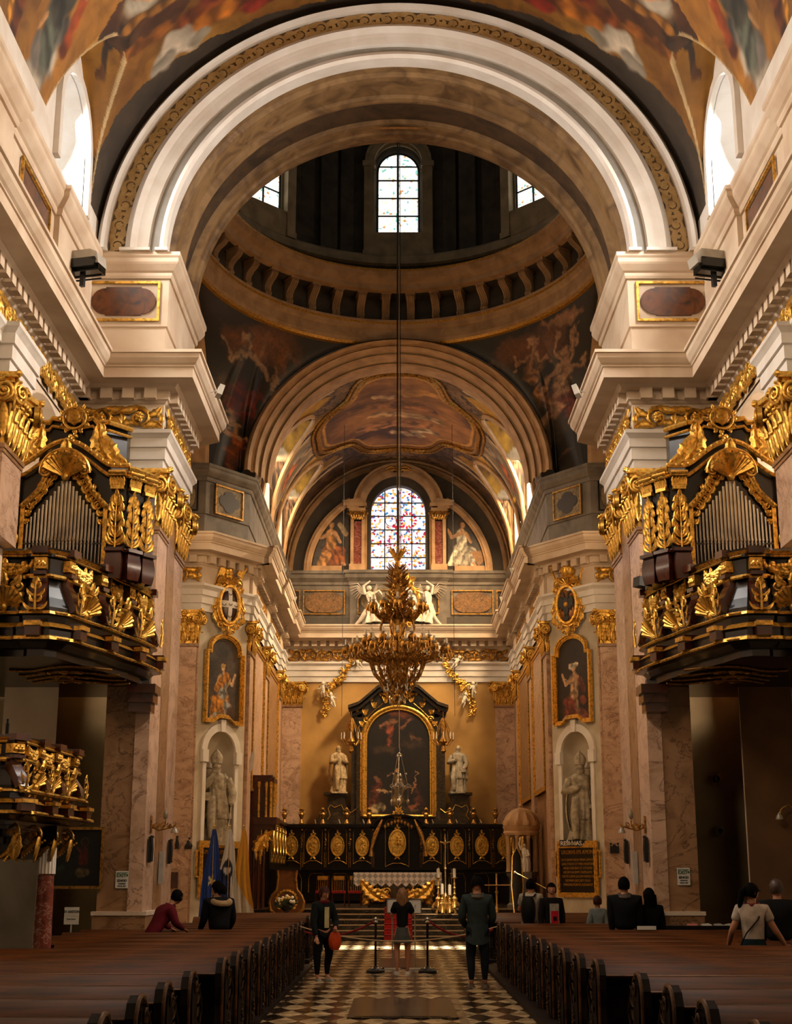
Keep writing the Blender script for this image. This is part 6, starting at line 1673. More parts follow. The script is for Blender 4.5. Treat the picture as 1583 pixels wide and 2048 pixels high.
def stalls():
    path = [(-4.25, 48.2), (-4.25, 53.2), (-4.15, 54.0), (-3.8, 54.6)]
    t = thing('choir_stalls', 'long black choir stalls with gilded oval medallions behind the altar', 'choir stalls', (0, 0, 0))
    mb = MB()
    mb.box(-4.45, 4.45, 54.9, 55.6, 1.0, 3.72); mb.box(-4.5, 4.5, 54.75, 55.6, 3.66, 3.78); mb.box(-4.45, 4.45, 54.6, 54.9, 1.0, 2.1); mb.box(-4.5, 4.5, 54.4, 54.95, 2.1, 2.16)
    for s in (-1, 1): mb.box(*sorted((s * 4.5, s * 4.2)), 47.8, 55.2, 1.0, 3.72); mb.box(*sorted((s * 4.55, s * 4.1)), 47.7, 55.2, 3.66, 3.78); mb.box(*sorted((s * 4.5, s * 3.8)), 47.9, 55.2, 1.0, 2.1)
    # arched raised middle
    for i in range(12):
        a0, a1 = PI * i / 12, PI * (i + 1) / 12
        q = lambda r, a: (-r * cos(a), 3.7 + .42 * r * sin(a))
        mb.prism([q(.92, a0), q(.92, a1), q(1.05, a1), q(1.05, a0)], 54.6, 55.6)
        mb.prism([q(.0, a0), q(.95, a0), q(.95, a1), q(.0, a1)], 54.85, 55.6)
    mb.build('body', 'black', t, smooth=False)
    def medallion(m, big=1.0, lab=None):
        g = MB(); rx, rz = .235 * big, .36 * big
        g.tube([(rx * cos(2 * PI * i / 28), -.03, rz * sin(2 * PI * i / 28)) for i in range(28)], .032 * big, 6, closed=True)
        g.grid(lambda i, j: (rx * j / 4 * cos(2 * PI * i / 24), -.01 - .02 * (j < 4) * abs(sin(i * 2.1 + j)), rz * j / 4 * sin(2 * PI * i / 24)), 24, 4, cu=True)
        for k in range(9):   # relief scene
            a = rnd.random() * 6.28; r = rnd.random() * .7
            g.ball((rx * r * cos(a), -.02, rz * r * sin(a)), rnd.uniform(.025, .05) * big, 6, 4, (1, .7, 1.4))
            g.tube([(rx * r * cos(a), -.03, rz * r * sin(a)), (rx * r * cos(a + .6), -.04, rz * r * sin(a + .6)), (rx * r * .4 * cos(a + 1.5), -.02, rz * r * .5 * sin(a + 1.5))], .018 * big, 5)
        for sx in (-1, 1): spiral(g, sx * .06, rz + .07, .05, 1.3, 0, sx, .3, -.03, .3, 10, 5); leaf(g, (0, -rz - .02), (sx * .1, -rz - .12), .03, 0, .4, 2, 5, 0, -.02)
        g.ball((0, -.03, rz + .13), .035); leaf(g, (0, rz + .1), (0, rz + .24), .04, 0, .4, 2, 5)
        o = g.build('medallion', 'gold', t); o.matrix_local = m
        g = MB(); w, h = .34 * big, .66 * big
        pts = [(-w, -h), (-w, h * .82), (-w * .75, h), (w * .75, h), (w, h * .82), (w, -h)]
        g.tube([(x, 0, z) for x, z in pts], .009, 4); g.tube([(-w, 0, -h), (-w * .7, 0, -h + .07), (-w * .3, 0, -h + .13), (0, 0, -h + .12), (w * .3, 0, -h + .13), (w * .7, 0, -h + .07), (w, 0, -h)], .012, 4)
        o = g.build('gilt_line', 'goldpaint', t); o.matrix_local = m
    for x in (-4.02, -3.2, -2.28, -1.35, 1.27, 2.2, 3.14, 3.98): medallion(T(x, 54.88, 2.98))
    medallion(T(-.04, 54.7, 3.08), 1.3)
    for y in (53.8, 52.6, 51.3, 50.0, 48.7):
        medallion(T(-4.18, y, 2.98, PI / 2)); medallion(T(4.18, y, 2.98, -PI / 2))
    for x in (-3.62, -2.74, -1.82, -.95, .85, 1.74, 2.67, 3.56):
        g = MB(); g.box(-.06, .06, -.05, 0, -.75, .7); o = g.build('divider', 'black', t, smooth=False); o.location = (x, 54.9, 2.95)
        g = MB(); garland(g, (0, .5), (0, -.1), 0, .03, -.06, 8); g.ball((0, -.07, .62), .04); g.tube([(-.03, -.055, -.2), (-.03, -.055, -.75)], .006, 4); g.tube([(.03, -.055, -.2), (.03, -.055, -.75)], .006, 4); o = g.build('gilded_drop', 'goldpaint', t); o.location = (x, 54.9, 2.95)
    # swags of drapery at the middle
    g = MB()
    for s in (-1, 1):
        g.tube([(s * .6, 54.6, 3.95), (s * .85, 54.55, 3.4), (s * 1.0, 54.55, 2.9), (s * 1.02, 54.55, 2.6)], [.03, .09, .05, .09], 7)
    for i in range(9): leaf(g, (-.5 + i * .125, 3.75 + .2 * sin(PI * i / 8)), (-.5 + i * .125, 3.6 + .2 * sin(PI * i / 8)), .05, 0, .4, 2, 5, 0, 54.6)
    g.build('gilded_drapery', 'oldgold', t)
    g = MB()
    for k, x in enumerate([-3.9 + i * .87 for i in range(10)]):
        if abs(x) < 1.2: continue
        pts = [(x - .3, 1.3), (x - .3, 1.8), (x - .22, 1.98), (x + .22, 1.98), (x + .3, 1.8), (x + .3, 1.3)]
        g.tube([(a, 54.58, b) for a, b in pts], .012, 4)
    g.build('lower_gilt_lines', 'goldpaint', t)
    # urns along the top
    def urn():
        mb = MB(); mb.box(-.09, .09, -.09, .09, 0, .04); mb.lathe([(.09, .04), (.05, .14), (.03, .18), (.05, .2), (.09, .3), (.1, .36), (.06, .42), (.07, .45)], 12)
        for i in range(8): a = rnd.random() * 6.28; mb.ball((.05 * cos(a), .05 * sin(a), .5 + .06 * rnd.random()), .045, 6, 4)
        mb.ball((0, 0, .58), .04)
        for sx in (-1, 1): mb.tube([(sx * .09, 0, .34), (sx * .14, 0, .42), (sx * .08, 0, .46)], .012, 4)
        return mb.build('gilded_urn', 'oldgold')
    u0 = urn(); X = [(-3.66, 'first urn from the left on top of the choir stalls'), (-2.85, 'urn over the stalls at the left end of the altar wing'), (-1.95, 'urn over the stalls under the left altar statue'), (-1.1, 'urn over the stalls under the left corner of the altar painting'), (1.05, 'urn over the stalls under the right corner of the altar painting'), (1.95, 'urn over the stalls under the right altar statue'), (2.85, 'urn over the stalls at the right end of the altar wing'), (3.68, 'last urn on the right on top of the choir stalls'), (-4.3, 'urn in the left rear corner of the choir stalls')]
    for k, (x, lab) in enumerate(X):
        o = u0 if k == 0 else u0.copy()
        if k: COL.objects.link(o)
        o.location = (x, 54.95, 3.79); tag(o, 'gilded flower ' + lab, 'urn', 'urns on the choir stalls')
    t = thing('crowning_ornament', 'gilded bunch on the middle arch of the choir stalls below the altar painting', 'carved ornament', (0, 54.8, 4.16))
    q = MB(); cartouche(q, .4, .36); plume(q, .5, .4, 0, -.1, 0, 3); q.build('gilded_bunch', 'gold', t)
    # candle-arm lamps leaning from the stalls
    o0 = None
    for k, x in enumerate((-3.9, -3.1, -2.2, -1.3, 1.3, 2.2, 3.1)):
        if o0 is None:
            q = MB(); q.tube([(0, 0, 0), (-.03, -.15, .16)], .012, 5); q.tube([(-.03, -.15, .16), (.02, -.30, .02)], .02, 5); o0 = q.build('stall_lamp', 'silver'); o = o0
        else: o = o0.copy(); COL.objects.link(o)
        o.location = (x, 54.75, 3.78); tag(o, 'thin metal reading lamp leaning over the top edge of the choir stalls', 'lamp', 'reading lamps on the choir stalls')

def sanctuary():
    # steps and platform
    mb = MB(); nst = 6
    for i in range(nst): mb.box(-4.55, 4.55, 44.1 + .33 * i, 57, .15 * i, .15 * (i + 1))
    struct(mb, 'floor_chancel_steps', 'marblestep')
    mb = MB()
    for i in range(nst): mb.box(-4.55, 4.55, 44.07 + .33 * i, 44.16 + .33 * i, .15 * (i + 1) - .035, .15 * (i + 1) + .004)
    struct(mb, 'trim_24', plain('step_edge_marble', '#b59a78', .22))
    t = thing('carpet_runner', 'bright red carpet runner going up the middle of the altar steps', 'carpet', (0, 0, 0))
    mb = MB()
    for i in range(nst):
        y = 44.1 + .33 * i; z = .15 * i
        mb.box(-.42, .42, y - .05, y, z, z + .17); mb.box(-.42, .42, y - .05, y + .33, z + .15, z + .175)
    mb.box(-.42, .42, 46.0, 46.6, .9, .93)
    mb.build('carpet', 'red', t, smooth=False)
    # altar table
    t = thing('altar_table', 'carved gilt altar table with dark body standing on the top step', 'altar', (-.02, 47.2, .9))
    q = MB(); q.grid(lambda i, j: ([(-1.0, -.4), (1.0, -.4), (1.0, .4), (-1.0, .4)][i % 4][0] * (.85 + .38 * (j / 6) ** 1.5), [(-1.0, -.4), (1.0, -.4), (1.0, .4), (-1.0, .4)][i % 4][1] * (.8 + .35 * j / 6), .1 + .85 * j / 6), 4, 6, cu=True); q.box(-.95, .95, -.4, .4, 0, .12); q.build('body', 'darkmarble', t, smooth=False)
    q = MB()
    for s in (-1, 1): 
        leaf(q, (s * .4, .2), (s * 1.15, .85), .22, -.12 * s, .5, 6, 12, 0, -.5); leaf(q, (s * .2, .25), (s * .85, .5), .14, .1 * s, .5, 5, 10, 0, -.5); spiral(q, s * 1.0, .35, .14, 1.5, 0, s, .25, -.5, .3, 14, 5); spiral(q, s * .35, .5, .12, 1.5, 0, -s, .25, -.5, .3, 14, 5); leaf(q, (s * .9, .3), (s * 1.1, .1), .12, 0, .5, 3, 8, 0, -.48)
    for i in range(24): q.ball((rnd.uniform(-1, 1), -.47, .3 + rnd.random() * .5), .04, 5, 4)
    q.build('gilded_relief', 'gold', t)
    q = MB(); q.box(-1.3, 1.3, -.5, .5, .98, 1.07); q.build('slab', 'marblestep', t, smooth=False)
    q = MB()   # cloth with zigzag hem
    z0 = 1.085
    q.box(-1.40, 1.40, -.55, .55, z0 - .012, z0)
    n = 11
    for i in range(n):
        xa, xb = -1.40 + 2.8 * i / n, -1.40 + 2.8 * (i + 1) / n; xm = (xa + xb) / 2
        q.add([(xa, -.552, z0), (xb, -.552, z0), (xb, -.56, z0 - .33), (xm, -.565, z0 - .44), (xa, -.56, z0 - .33)], [(0, 4, 3, 2, 1)])
    for s in (-1, 1):
        q.add([(s * 1.40, -.55, z0), (s * 1.40, .55, z0), (s * 1.46, .5, z0 - .40), (s * 1.50, -.60, z0 - .5)], [(0, 1, 2, 3)])
    o = q.build('altar_cloth', 'lacework', smooth=False); o.location = (-.02, 47.2, .9); tag(o, 'white lace cloth with a zigzag hem draped over the altar table', 'tablecloth')
    # candlesticks
    def cstick(h, ch, x, y, lab, z=.9, nm='candlestick'):
        t = thing(nm, lab, 'candlestick', (x, y, z), 0, None)
        q = MB(); k = h
        q.lathe([(.10, .06), (.11, .12), (.08, .22), (.10, .30), (.06, .34), (.03, .38), (.05, .44), (.028, .5), (.028, k * .62), (.055, k * .66), (.03, k * .70), (.04, k * .8), (.022, k * .84), (.03, k * .95), (.11, k * .985), (.11, k)], 12)
        for a in range(3):
            A = 2 * PI * a / 3 + .5; q.tube([(.06 * cos(A), .06 * sin(A), .2), (.17 * cos(A), .17 * sin(A), .12), (.2 * cos(A), .2 * sin(A), .02)], [.04, .035, .045], 6)
        q.build('stem', 'brass', t)
        q = MB(); q.lathe([(.048, k), (.048, k + ch), (.01, k + ch + .005), (.004, k + ch + .03)], 12); q.build('candle', 'wax', t)
    cstick(.93, .26, 1.24, 45.6, 'tall brass candlestick with a thick candle at the left of the candle group'); cstick(.93, .26, 1.74, 45.6, 'tall brass candlestick with a thick candle at the right of the candle group')
    cstick(.58, .30, 1.35, 45.35, 'short brass candlestick in front of the left tall one, beside the crucifix', .75); cstick(.56, .30, 1.58, 45.35, 'short brass candlestick in front of the right tall one, beside the crucifix', .75)
    t = thing('processional_cross', 'tall thin gilded standing crucifix between the candlesticks', 'crucifix', (1.46, 45.5, .9))
    q = MB(); q.lathe([(.14, .0), (.15, .1), (.12, .2), (.14, .3), (.05, .42), (.022, .5), (.02, 1.15), (.045, 1.2), (.018, 1.26), (.015, 1.6)], 12)
    for a in range(3): A = 2 * PI * a / 3; q.tube([(.1 * cos(A), .1 * sin(A), .2), (.2 * cos(A), .2 * sin(A), .03)], [.05, .05], 6)
    q.build('stand', 'brass', t)
    q = MB(); q.box(-.012, .012, -.01, .01, 1.55, 2.25); q.box(-.17, .17, -.01, .01, 1.98, 2.01); q.build('cross', 'brass', t)
    q = MB(); q.tube([(-.15, -.02, 2.02), (-.05, -.025, 1.96), (0, -.03, 1.95), (.05, -.025, 1.96), (.15, -.02, 2.02)], .012, 5); q.tube([(0, -.03, 1.97), (.01, -.035, 1.85), (0, -.03, 1.72), (0, -.02, 1.62)], [.02, .022, .018, .01], 6); q.ball((.01, -.035, 2.02), .024); q.build('corpus', 'brass', t)
    for x, h, nm in ((1.27, 1.25, 'left'), (1.66, 1.2, 'right')):
        q = MB(); q.tube([(0, 0, 0), (0, 0, h)], .008, 5); q.box(-.05, .05, -.01, .01, h - .16, h - .14); q.tube([(0, 0, 0), (0, 0, .02)], .06, 8); o = q.build('lance_pole', 'brass', loc=(x, 45.8, .9)); tag(o, 'thin brass pole standing %s of the crucifix behind the candles' % nm, 'pole')
    # red chairs behind the altar
    for k, (x, lab) in enumerate(((-2.55, 'leftmost of the chairs left of the altar'), (-2.0, 'middle one of the chairs left of the altar'), (-1.45, 'chair nearest the altar on its left'))):
        t = thing('altar_chair', 'dark chair with a red padded seat, ' + lab, 'chair', (x, 49.5, .9), 0, 'chairs beside the altar')
        q = MB(); q.box(-.22, .22, -.22, .22, .42, .50); q.build('seat', 'red', t)
        for a, b in ((-.2, -.2), (.2, -.2), (-.2, .2), (.2, .2)): q = MB(); q.box(a - .02, a + .02, b - .02, b + .02, 0, .42 if b < 0 else 1.0); q.build('leg', 'mahog', t, smooth=False)
        q = MB(); q.box(-.2, .2, .18, .2, .85, .98); 
        for i in range(5): q.tube([(-.14 + .07 * i, .19, .5), (-.14 + .07 * i, .19, .86)], .009, 4)
        q.build('backrest', 'goldpaint', t)
    # ambo with flowers
    t = thing('ambo', 'waisted wooden ambo with gilded laurel edges, left of the altar, behind a flower bowl', 'lectern', (-3.42, 45.4, .75))
    pf = [(-.32, 0), (-.46, .12), (-.50, .35), (-.42, .55), (-.28, .72), (-.24, 1.05), (-.26, 1.3), (.26, 1.3), (.24, 1.05), (.28, .72), (.42, .55), (.50, .35), (.46, .12), (.32, 0)]
    q = MB(); q.prism(pf, -.2, .25); q.build('body', 'ambo_wood', t, smooth=False)
    q = MB(); q.box(-.40, .40, -.35, .3, 1.3, 1.4); q.build('desk', 'black', t, smooth=False)
    for s in (-1, 1):
        q = MB(); q.tube([(s * (abs(x) + .03), -.22, z) for x, z in pf[:7]], [.05, .055, .05, .04, .04, .04, .05], 6); q.build('gilded_edge', 'oldgold', t)
        q = MB()
        for i in range(8): a = -.9 + i * .33; leaf(q, (s * .30 * cos(a), .38 + .30 * sin(a)), (s * .34 * cos(a + .35), .38 + .34 * sin(a + .35)), .035, 0, .4, 1, 5, 0, -.21)
        q.build('laurel', 'gold', t)
    t = thing('flower_bowl', 'bowl of white and pale yellow flowers on the step in front of the ambo', 'flowers', (-3.38, 44.6, .30))
    q = MB(); q.lathe([(.1, .55), (.16, .6), (.2, .72)], 12); q.tube([(0, 0, 0), (0, 0, .55)], .07, 8); q.build('stand', 'black', t)
    pr = [(rnd.uniform(-.26, .26), rnd.uniform(-.2, .1), rnd.uniform(.74, 1.0)) for _ in range(22)]
    for k, p in enumerate(pr):
        q = MB(); q.ball(p, rnd.uniform(.035, .06), 8, 6); q.build('blossom', ('wax', 'yellowflower')[k % 3 == 0], t)
    q = MB()
    for i in range(40): a = rnd.random() * 6.28; leaf(q, (0, .72), (.38 * cos(a), .78 + .15 * sin(a)), .03, .1, .4, 1, 5, 0, rnd.uniform(-.15, .1))
    q.build('foliage', 'leafgreen', t)
    # carved throne-like canopy on the left wall
    t = thing('wall_pulpit', 'carved brown and gilded columned cabinet on the left chancel wall, over a gilded cherub', 'cabinet', (-4.35, 45.2, 0))
    q = MB(); q.box(-.25, .45, -.5, .5, 3.6, 4.7, 0, 0); q.box(-.25, .52, -.58, .58, 4.7, 4.82); q.box(-.25, .46, -.52, .52, 4.82, 4.9); q.box(-.25, .62, -.62, .62, 3.4, 3.62); q.box(-.25, .5, -.55, .55, 3.25, 3.4); q.build('cabinet_body', 'mahog', t, smooth=False)
    for x, y in ((.42, -.5), (.28, -.52), (.46, .1), (.46, .45), (.05, -.52)):
        q = MB(); q.lathe([(.05, 3.62), (.04, 3.7), (.035, 4.5), (.05, 4.6), (.05, 4.7)], 10, x, y); q.build('gilded_column', 'gold', t)
    q = MB(); q.M = T(.3, -.55, 2.6); cherub(q, .62, False); q.M = Matrix(); leaf(q, (.1, 2.2), (.5, 3.2), .2, .2, .5, 5, 10, 0, -.5); q.build('gilded_cherub', 'gold', t)
    q = MB(); q.box(-.2, .1, -.55, .3, .9, 3.25); q.build('lower_panel', 'mahog', t, smooth=False)
    for x in (-.05, .1, .25):
        q = MB(); q.lathe([(.07, .9), (.05, 1.0), (.04, 2.5), (.07, 2.6)], 10, x, -.58); q.build('thin_column', 'mahog', t)
    q = MB(); q.prism([(-.06, -.35), (.05, -.2), (.1, .2), (.08, .42), (-.02, .2), (-.1, -.1)], -.01, .01); o = q.build('paper_notice', 'paper', loc=(-4.45, 43.6, 5.2)); tag(o, 'tilted white patterned notice high beside the carved cabinet', 'notice')
    # font canopy right
    t = thing('font_canopy', 'domed stone baptismal canopy on columns at the right of the steps', 'canopy', (3.92, 46.4, 0))
    q = MB(); q.lathe([(.55, 3.12), (.58, 3.2), (.54, 3.26), (.58, 3.34), (.6, 3.4), (.52, 3.42)], 24); q.build('ring', 'stone', t)
    q = MB(); nr = 12
    q.grid(lambda i, j: ((.50 * cos(j / 8 * PI / 2) + .02) * (1 + .14 * (i % 2)) * cos(2 * PI * i / 24), (.50 * cos(j / 8 * PI / 2) + .02) * (1 + .14 * (i % 2)) * sin(2 * PI * i / 24), 3.42 + .56 * sin(j / 8 * PI / 2)), 24, 8, cu=True); q.lathe([(.08, 3.97), (.05, 4.02), (.07, 4.06), (.02, 4.14)], 10); q.build('ribbed_dome', 'stone', t)
    for k in range(8):
        a = 2 * PI * (k + .5) / 8; q = MB(); q.lathe([(.08, 2.0), (.06, 2.08), (.055, 3.0), (.08, 3.06), (.08, 3.12)], 10, .46 * cos(a), .46 * sin(a)); q.build('column', 'stone', t)
    for k in range(10):
        a = 2 * PI * k / 10; q = MB(); q.ball((.54 * cos(a), .54 * sin(a), 3.5), .06, 6, 6, (1, 1, 1.5)); q.build('scallop', 'stone', t)
    q = MB(); q.lathe([(.5, .9), (.5, 1.0), (.42, 1.06), (.40, 1.8), (.5, 1.9), (.52, 2.0), (.01, 2.0)], 20); q.build('pedestal', 'attic', t)
    q = MB(); robe(q, .95, [(0, .15, .13), (.3, .13, .11), (.5, .1, .09), (.62, .11, .08), (.72, .09, .06), (.78, .03, .03)], 7, .14, .05, 2); face(q, (.0, 0, .80), .055, -.4); q.tube([(-.1, 0, .66), (-.16, -.04, .85), (-.10, -.05, 1.05)], [.04, .035, .02], 7); q.tube([(.1, 0, .66), (.17, -.06, .5), (.05, -.1, .45)], [.04, .035, .02], 7)
    o = q.build('saint_figure', 'whitestatue', angle=60); o.location = (3.95, 45.75, 2.0); o.rotation_euler = (0, 0, -.4); tag(o, 'small white draped figure raising an arm in front of the domed canopy', 'statue')
    q = MB(); q.box(3.75, 4.15, 45.6, 45.95, .9, 2.0); tag(q.build('figure_pedestal', 'attic', smooth=False), 'stone pedestal under the small white figure at the domed canopy', 'pedestal')
    t = thing('book_stand', 'tall gilded stand with a flat dark top beside the domed canopy', 'stand', (3.0, 44.9, .45))
    q = MB(); q.lathe([(.16, 0), (.17, .06), (.06, .15), (.03, .25), (.05, .5), (.025, .6), (.03, .9), (.06, .95), (.025, 1.0), (.03, 1.5)], 12); q.build('stem', 'brass', t)
    q = MB(); q.box(-.45, .45, -.25, .25, 1.5, 1.54); q.build('top', 'black', t, smooth=False)
    q = MB(); q.box(-.35, .45, -.2, .2, 1.14, 1.17); q.build('shelf', 'stone', t, smooth=False)
    # cushion on the step, rail post
    t = thing('mitre_stand', 'tall narrow gilded stand with a dark pointed top in front of the right niche', 'stand', (3.25, 40.2, 0))
    q = MB(); q.prism([(-.1, .9), (.1, .9), (.16, 1.6), (.12, 2.4), (0, 2.62), (-.12, 2.4), (-.16, 1.6)], -.02, .02); q.box(-.02, .02, -.02, .02, 0, .95); q.box(-.15, .15, -.12, .12, 0, .04); q.build('board', 'black', t, smooth=False)
    q = MB(); q.tube([(-.1, -.03, .9), (-.16, -.03, 1.6), (-.12, -.03, 2.4), (0, -.03, 2.62), (.12, -.03, 2.4), (.16, -.03, 1.6), (.1, -.03, .9)], .014, 5); q.build('gilt_edge', 'goldpaint', t)
M['yellowflower'] = plain('pale_yellow_petals', '#e0bd62', .6); M['leafgreen'] = plain('dark_green_leaves', '#1f2e16', .6); M['ambo_wood'] = plain('ambo_wood', '#7a4a20', .3, c2='#4d2a10', sc=4)
m_, nt_, b_ = newmat('lacework')
v_ = coords(nt_, (1, 1, 1)); w1 = N(nt_, 'ShaderNodeTexChecker', Scale=8.0); 
mp = nt_.nodes.new('ShaderNodeMapping'); mp.inputs['Rotation'].default_value = (0, PI / 4, 0); L(nt_, v_, mp.inputs['Vector']); mp.inputs['Scale'].default_value = (1, .0001, 1); L(nt_, mp.outputs[0], w1.inputs['Vector'])
r_ = ramp(nt_, w1.outputs['Fac'], [(.4, hx('#e8e6e4')), (.6, hx('#a7a3a0'))]); L(nt_, r_.outputs['Color'], b_.inputs['Base Color']); b_.inputs['Roughness'].default_value = .8; M['lacework'] = m_

def chandelier():
    C0 = (-.02, 36.7, 0)
    t = thing('chandelier', 'huge tiered gilded chandelier with glass lamps hanging in the middle of the crossing', 'chandelier', C0)
    q = MB(); q.lathe([(.03, 6.2), (.12, 6.35), (.08, 6.5), (.2, 6.7), (.26, 7.0), (.14, 7.4), (.2, 7.7), (.12, 8.0), (.16, 8.3), (.09, 8.6), (.2, 8.9), (.22, 9.1), (.12, 9.35), (.14, 9.6), (.05, 9.8), (.06, 9.95)], 14); q.build('stem', 'oldgold', t)
    q = MB()
    for i in range(12):
        a = 2 * PI * i / 12; q.tube([(0, 0, 9.85), (.09 * cos(a), .09 * sin(a), 10.05), (.22 * cos(a), .22 * sin(a), 10.2 + .08 * (i % 2)), (.30 * cos(a), .30 * sin(a), 10.12 + .12 * (i % 2))], [.03, .035, .025, .008], 5)
    q.build('crown_of_leaves', 'gold', t)
    # clustered ornament on the stem
    q = MB()
    for i in range(330):
        z = rnd.uniform(8.3, 9.8); R_ = .30 if z > 8.9 else .38; R_ *= (1.15 - abs(z - 9.2) * .5); a = rnd.random() * 6.28; rr = R_ * rnd.uniform(.5, 1)
        x, y = rr * cos(a), rr * sin(a)
        q.tube([(x * .5, y * .5, z - .08), (x, y, z), (x * 1.15, y * 1.15, z + .06)], [.012, .02, .006], 4)
    q.build('stem_foliage', 'oldgold', t)
    def arm(r0, z0, r1, z1, a, dip, th=.025):
        q = MB(); pts = []
        for k in range(9):
            f = k / 8; r = r0 + (r1 - r0) * f; z = z0 + (z1 - z0) * f - dip * sin(PI * f) + (dip * .8 if f > .85 else 0) * (f - .85) * 5
            pts.append((r * cos(a), r * sin(a), z))
        q.tube(pts, [th * (1.2 - .5 * k / 8) for k in range(9)], 6)
        for f in (.3, .5, .7):
            r = r0 + (r1 - r0) * f; z = z0 + (z1 - z0) * f - dip * sin(PI * f); q.M = T(r * cos(a), r * sin(a), z, a); spiral(q, 0, .06, .07, 1.3, f * 9, 1, .22, 0, .1, 10, 4); leaf(q, (0, 0), (.1, .12), .03, .2, .4, 2, 5); q.M = Matrix()
        am = q.build('arm', 'oldgold', t)
        q = MB(); x, y = r1 * cos(a), r1 * sin(a)
        q.lathe([(.02, 0), (.055, .03), (.07, .05), (.03, .055), (.028, .18), (.005, .19)], 8, x, y, z1 + .02); q.build('candle_lamp', 'capglass', am)
        q = MB()
        q.lathe([(.02, 0), (.09, -.03), (.11, -.10), (.09, -.16), (.05, -.19)], 9, x, y, z1 + .02)
        for k in range(5): b = 2 * PI * k / 5; q.tube([(x + .1 * cos(b), y + .1 * sin(b), z1 - .08), (x + .13 * cos(b), y + .13 * sin(b), z1 - .22)], .010, 4)
        q.build('lamp_cup', 'oldgold', am)
    for i in range(18): arm(.2, 7.35, 1.34 if i % 2 else 1.22, 7.62 - .02 * (i % 3), 2 * PI * i / 18, .22, .03)
    for i in range(14): arm(.2, 7.5, .85, 7.85, 2 * PI * (i + .5) / 14, .2)
    for i in range(12): arm(.15, 8.55, .72, 8.75, 2 * PI * i / 12, .30)
    # basket below and cage above
    for i in range(16):
        a = 2 * PI * i / 16; q = MB()
        q.tube([(r * cos(a), r * sin(a), z) for r, z in ((.72, 7.25), (.68, 7.12), (.60, 6.9), (.42, 6.7), (.26, 6.6))], [.03, .03, .026, .022, .018], 6)
        q.M = T(.64 * cos(a), .64 * sin(a), 7.25, a); spiral(q, .06, .02, .07, 1.4, 0, 1, .25, 0, .1, 12, 4); q.build('basket_rib', 'oldgold', t)
        if i % 2: q = MB(); q.tube([(r * cos(a), r * sin(a), z) for r, z in ((.25, 8.5), (.42, 8.35), (.48, 8.1), (.35, 7.9), (.55, 7.7))], .024, 6); q.build('cage_rib', 'oldgold', t)
    q = MB()
    for i in range(520):   # dense leafage and drops
        z = rnd.uniform(6.15, 7.8); R_ = .62 if z > 7 else .2 + .45 * (z - 6.15) / .85
        if z > 7.3: R_ = 1.15
        a = rnd.random() * 6.28; rr = R_ * rnd.uniform(.35, 1); x, y = rr * cos(a), rr * sin(a)
        q.tube([(x, y, z - .05), (x * 1.03 + .02, y * 1.03, z), (x + rnd.uniform(-.05, .05), y, z + .07)], [.010, .019, .006], 4)
    q.build('foliage', 'oldgold', t)
    q = MB()
    for i in range(150):
        a = rnd.random() * 6.28; R_ = rnd.choice((.2, .35, .62, 1.2)); z = {.2: 6.25, .35: 6.55, .62: 6.95, 1.2: 7.35}[R_] + rnd.uniform(-.08, .08)
        q.ball((R_ * cos(a), R_ * sin(a), z), .018, 5, 4, (1, 1, 2.2))
    o = q.build('glass_drops', 'capglass', t)
    q = MB()
    for i in range(8):
        a = 2 * PI * i / 8; q.tube([(.15 * cos(a), .15 * sin(a), 6.35), (.34 * cos(a), .34 * sin(a), 6.5), (.36 * cos(a), .36 * sin(a), 6.62)], .014, 5); q.lathe([(.02, 6.62), (.016, 6.78)], 6, .36 * cos(a), .36 * sin(a))
    q.build('lower_candles', 'capglass', t)
    q = MB(); q.tube([(0, 0, 9.9), (0, 0, 22.6)], .022, 5); q.tube([(.09, 0, 10.0), (.06, 0, 22.6)], .010, 4); q.build('hanging_cable', 'iron', t)
    # two thin wires
    for s in (-1, 1):
        q = MB(); q.tube([(s * 1.98, 50.0, 7.3), (s * 1.98, 50.0, 18.0)], .008, 4); q.build('hanging_wire', 'iron', None)
        o = COL.objects[-1]; tag(o, 'thin dark wire carrying the small chandelier %s of the altar painting' % ('left' if s < 0 else 'right'), 'wire')
        t = thing('small_chandelier', 'small brass candle chandelier hanging %s of the altar painting' % ('left' if s < 0 else 'right'), 'chandelier', (s * 1.72 if s < 0 else 1.65, 52.5, 6.2))
        q = MB(); q.lathe([(.02, 0), (.1, .1), (.06, .3), (.15, .45), (.06, .7), (.12, 1.0), (.03, 1.3)], 10); q.tube([(0, 0, 1.2), (0, 0, 1.55)], .012, 4); q.build('stem', 'oldgold', t)
        for i in range(8):
            a = 2 * PI * i / 8; q = MB(); q.tube([(0, 0, .45), (.2 * cos(a), .2 * sin(a), .32), (.36 * cos(a), .36 * sin(a), .5)], .02, 5); q.lathe([(.05, .5), (.05, .53)], 8, .36 * cos(a), .36 * sin(a)); am = q.build('arm', 'oldgold', t)
            q = MB(); q.lathe([(.016, .53), (.016, .78)], 6, .36 * cos(a), .36 * sin(a)); q.build('candle', 'wax', am)
            q = MB(); q.tube([(.05 * cos(a), .05 * sin(a), 1.3), (.2 * cos(a), .2 * sin(a), .95), (.32 * cos(a), .32 * sin(a), .55)], .012, 4); q.build('stay', 'oldgold', t)
    # sanctuary lamp
    t = thing('sanctuary_lamp', 'silver sanctuary lamp hanging on three chains in front of the altar painting', 'lamp', (.03, 40.5, 3.85))
    q = MB(); q.lathe([(.01, .0), (.05, .06), (.03, .12), (.10, .22), (.14, .34), (.18, .42), (.12, .50), (.08, .56), (.09, .62), (.05, .66)], 14); q.ball((0, 0, .74), .075, 12, 8)
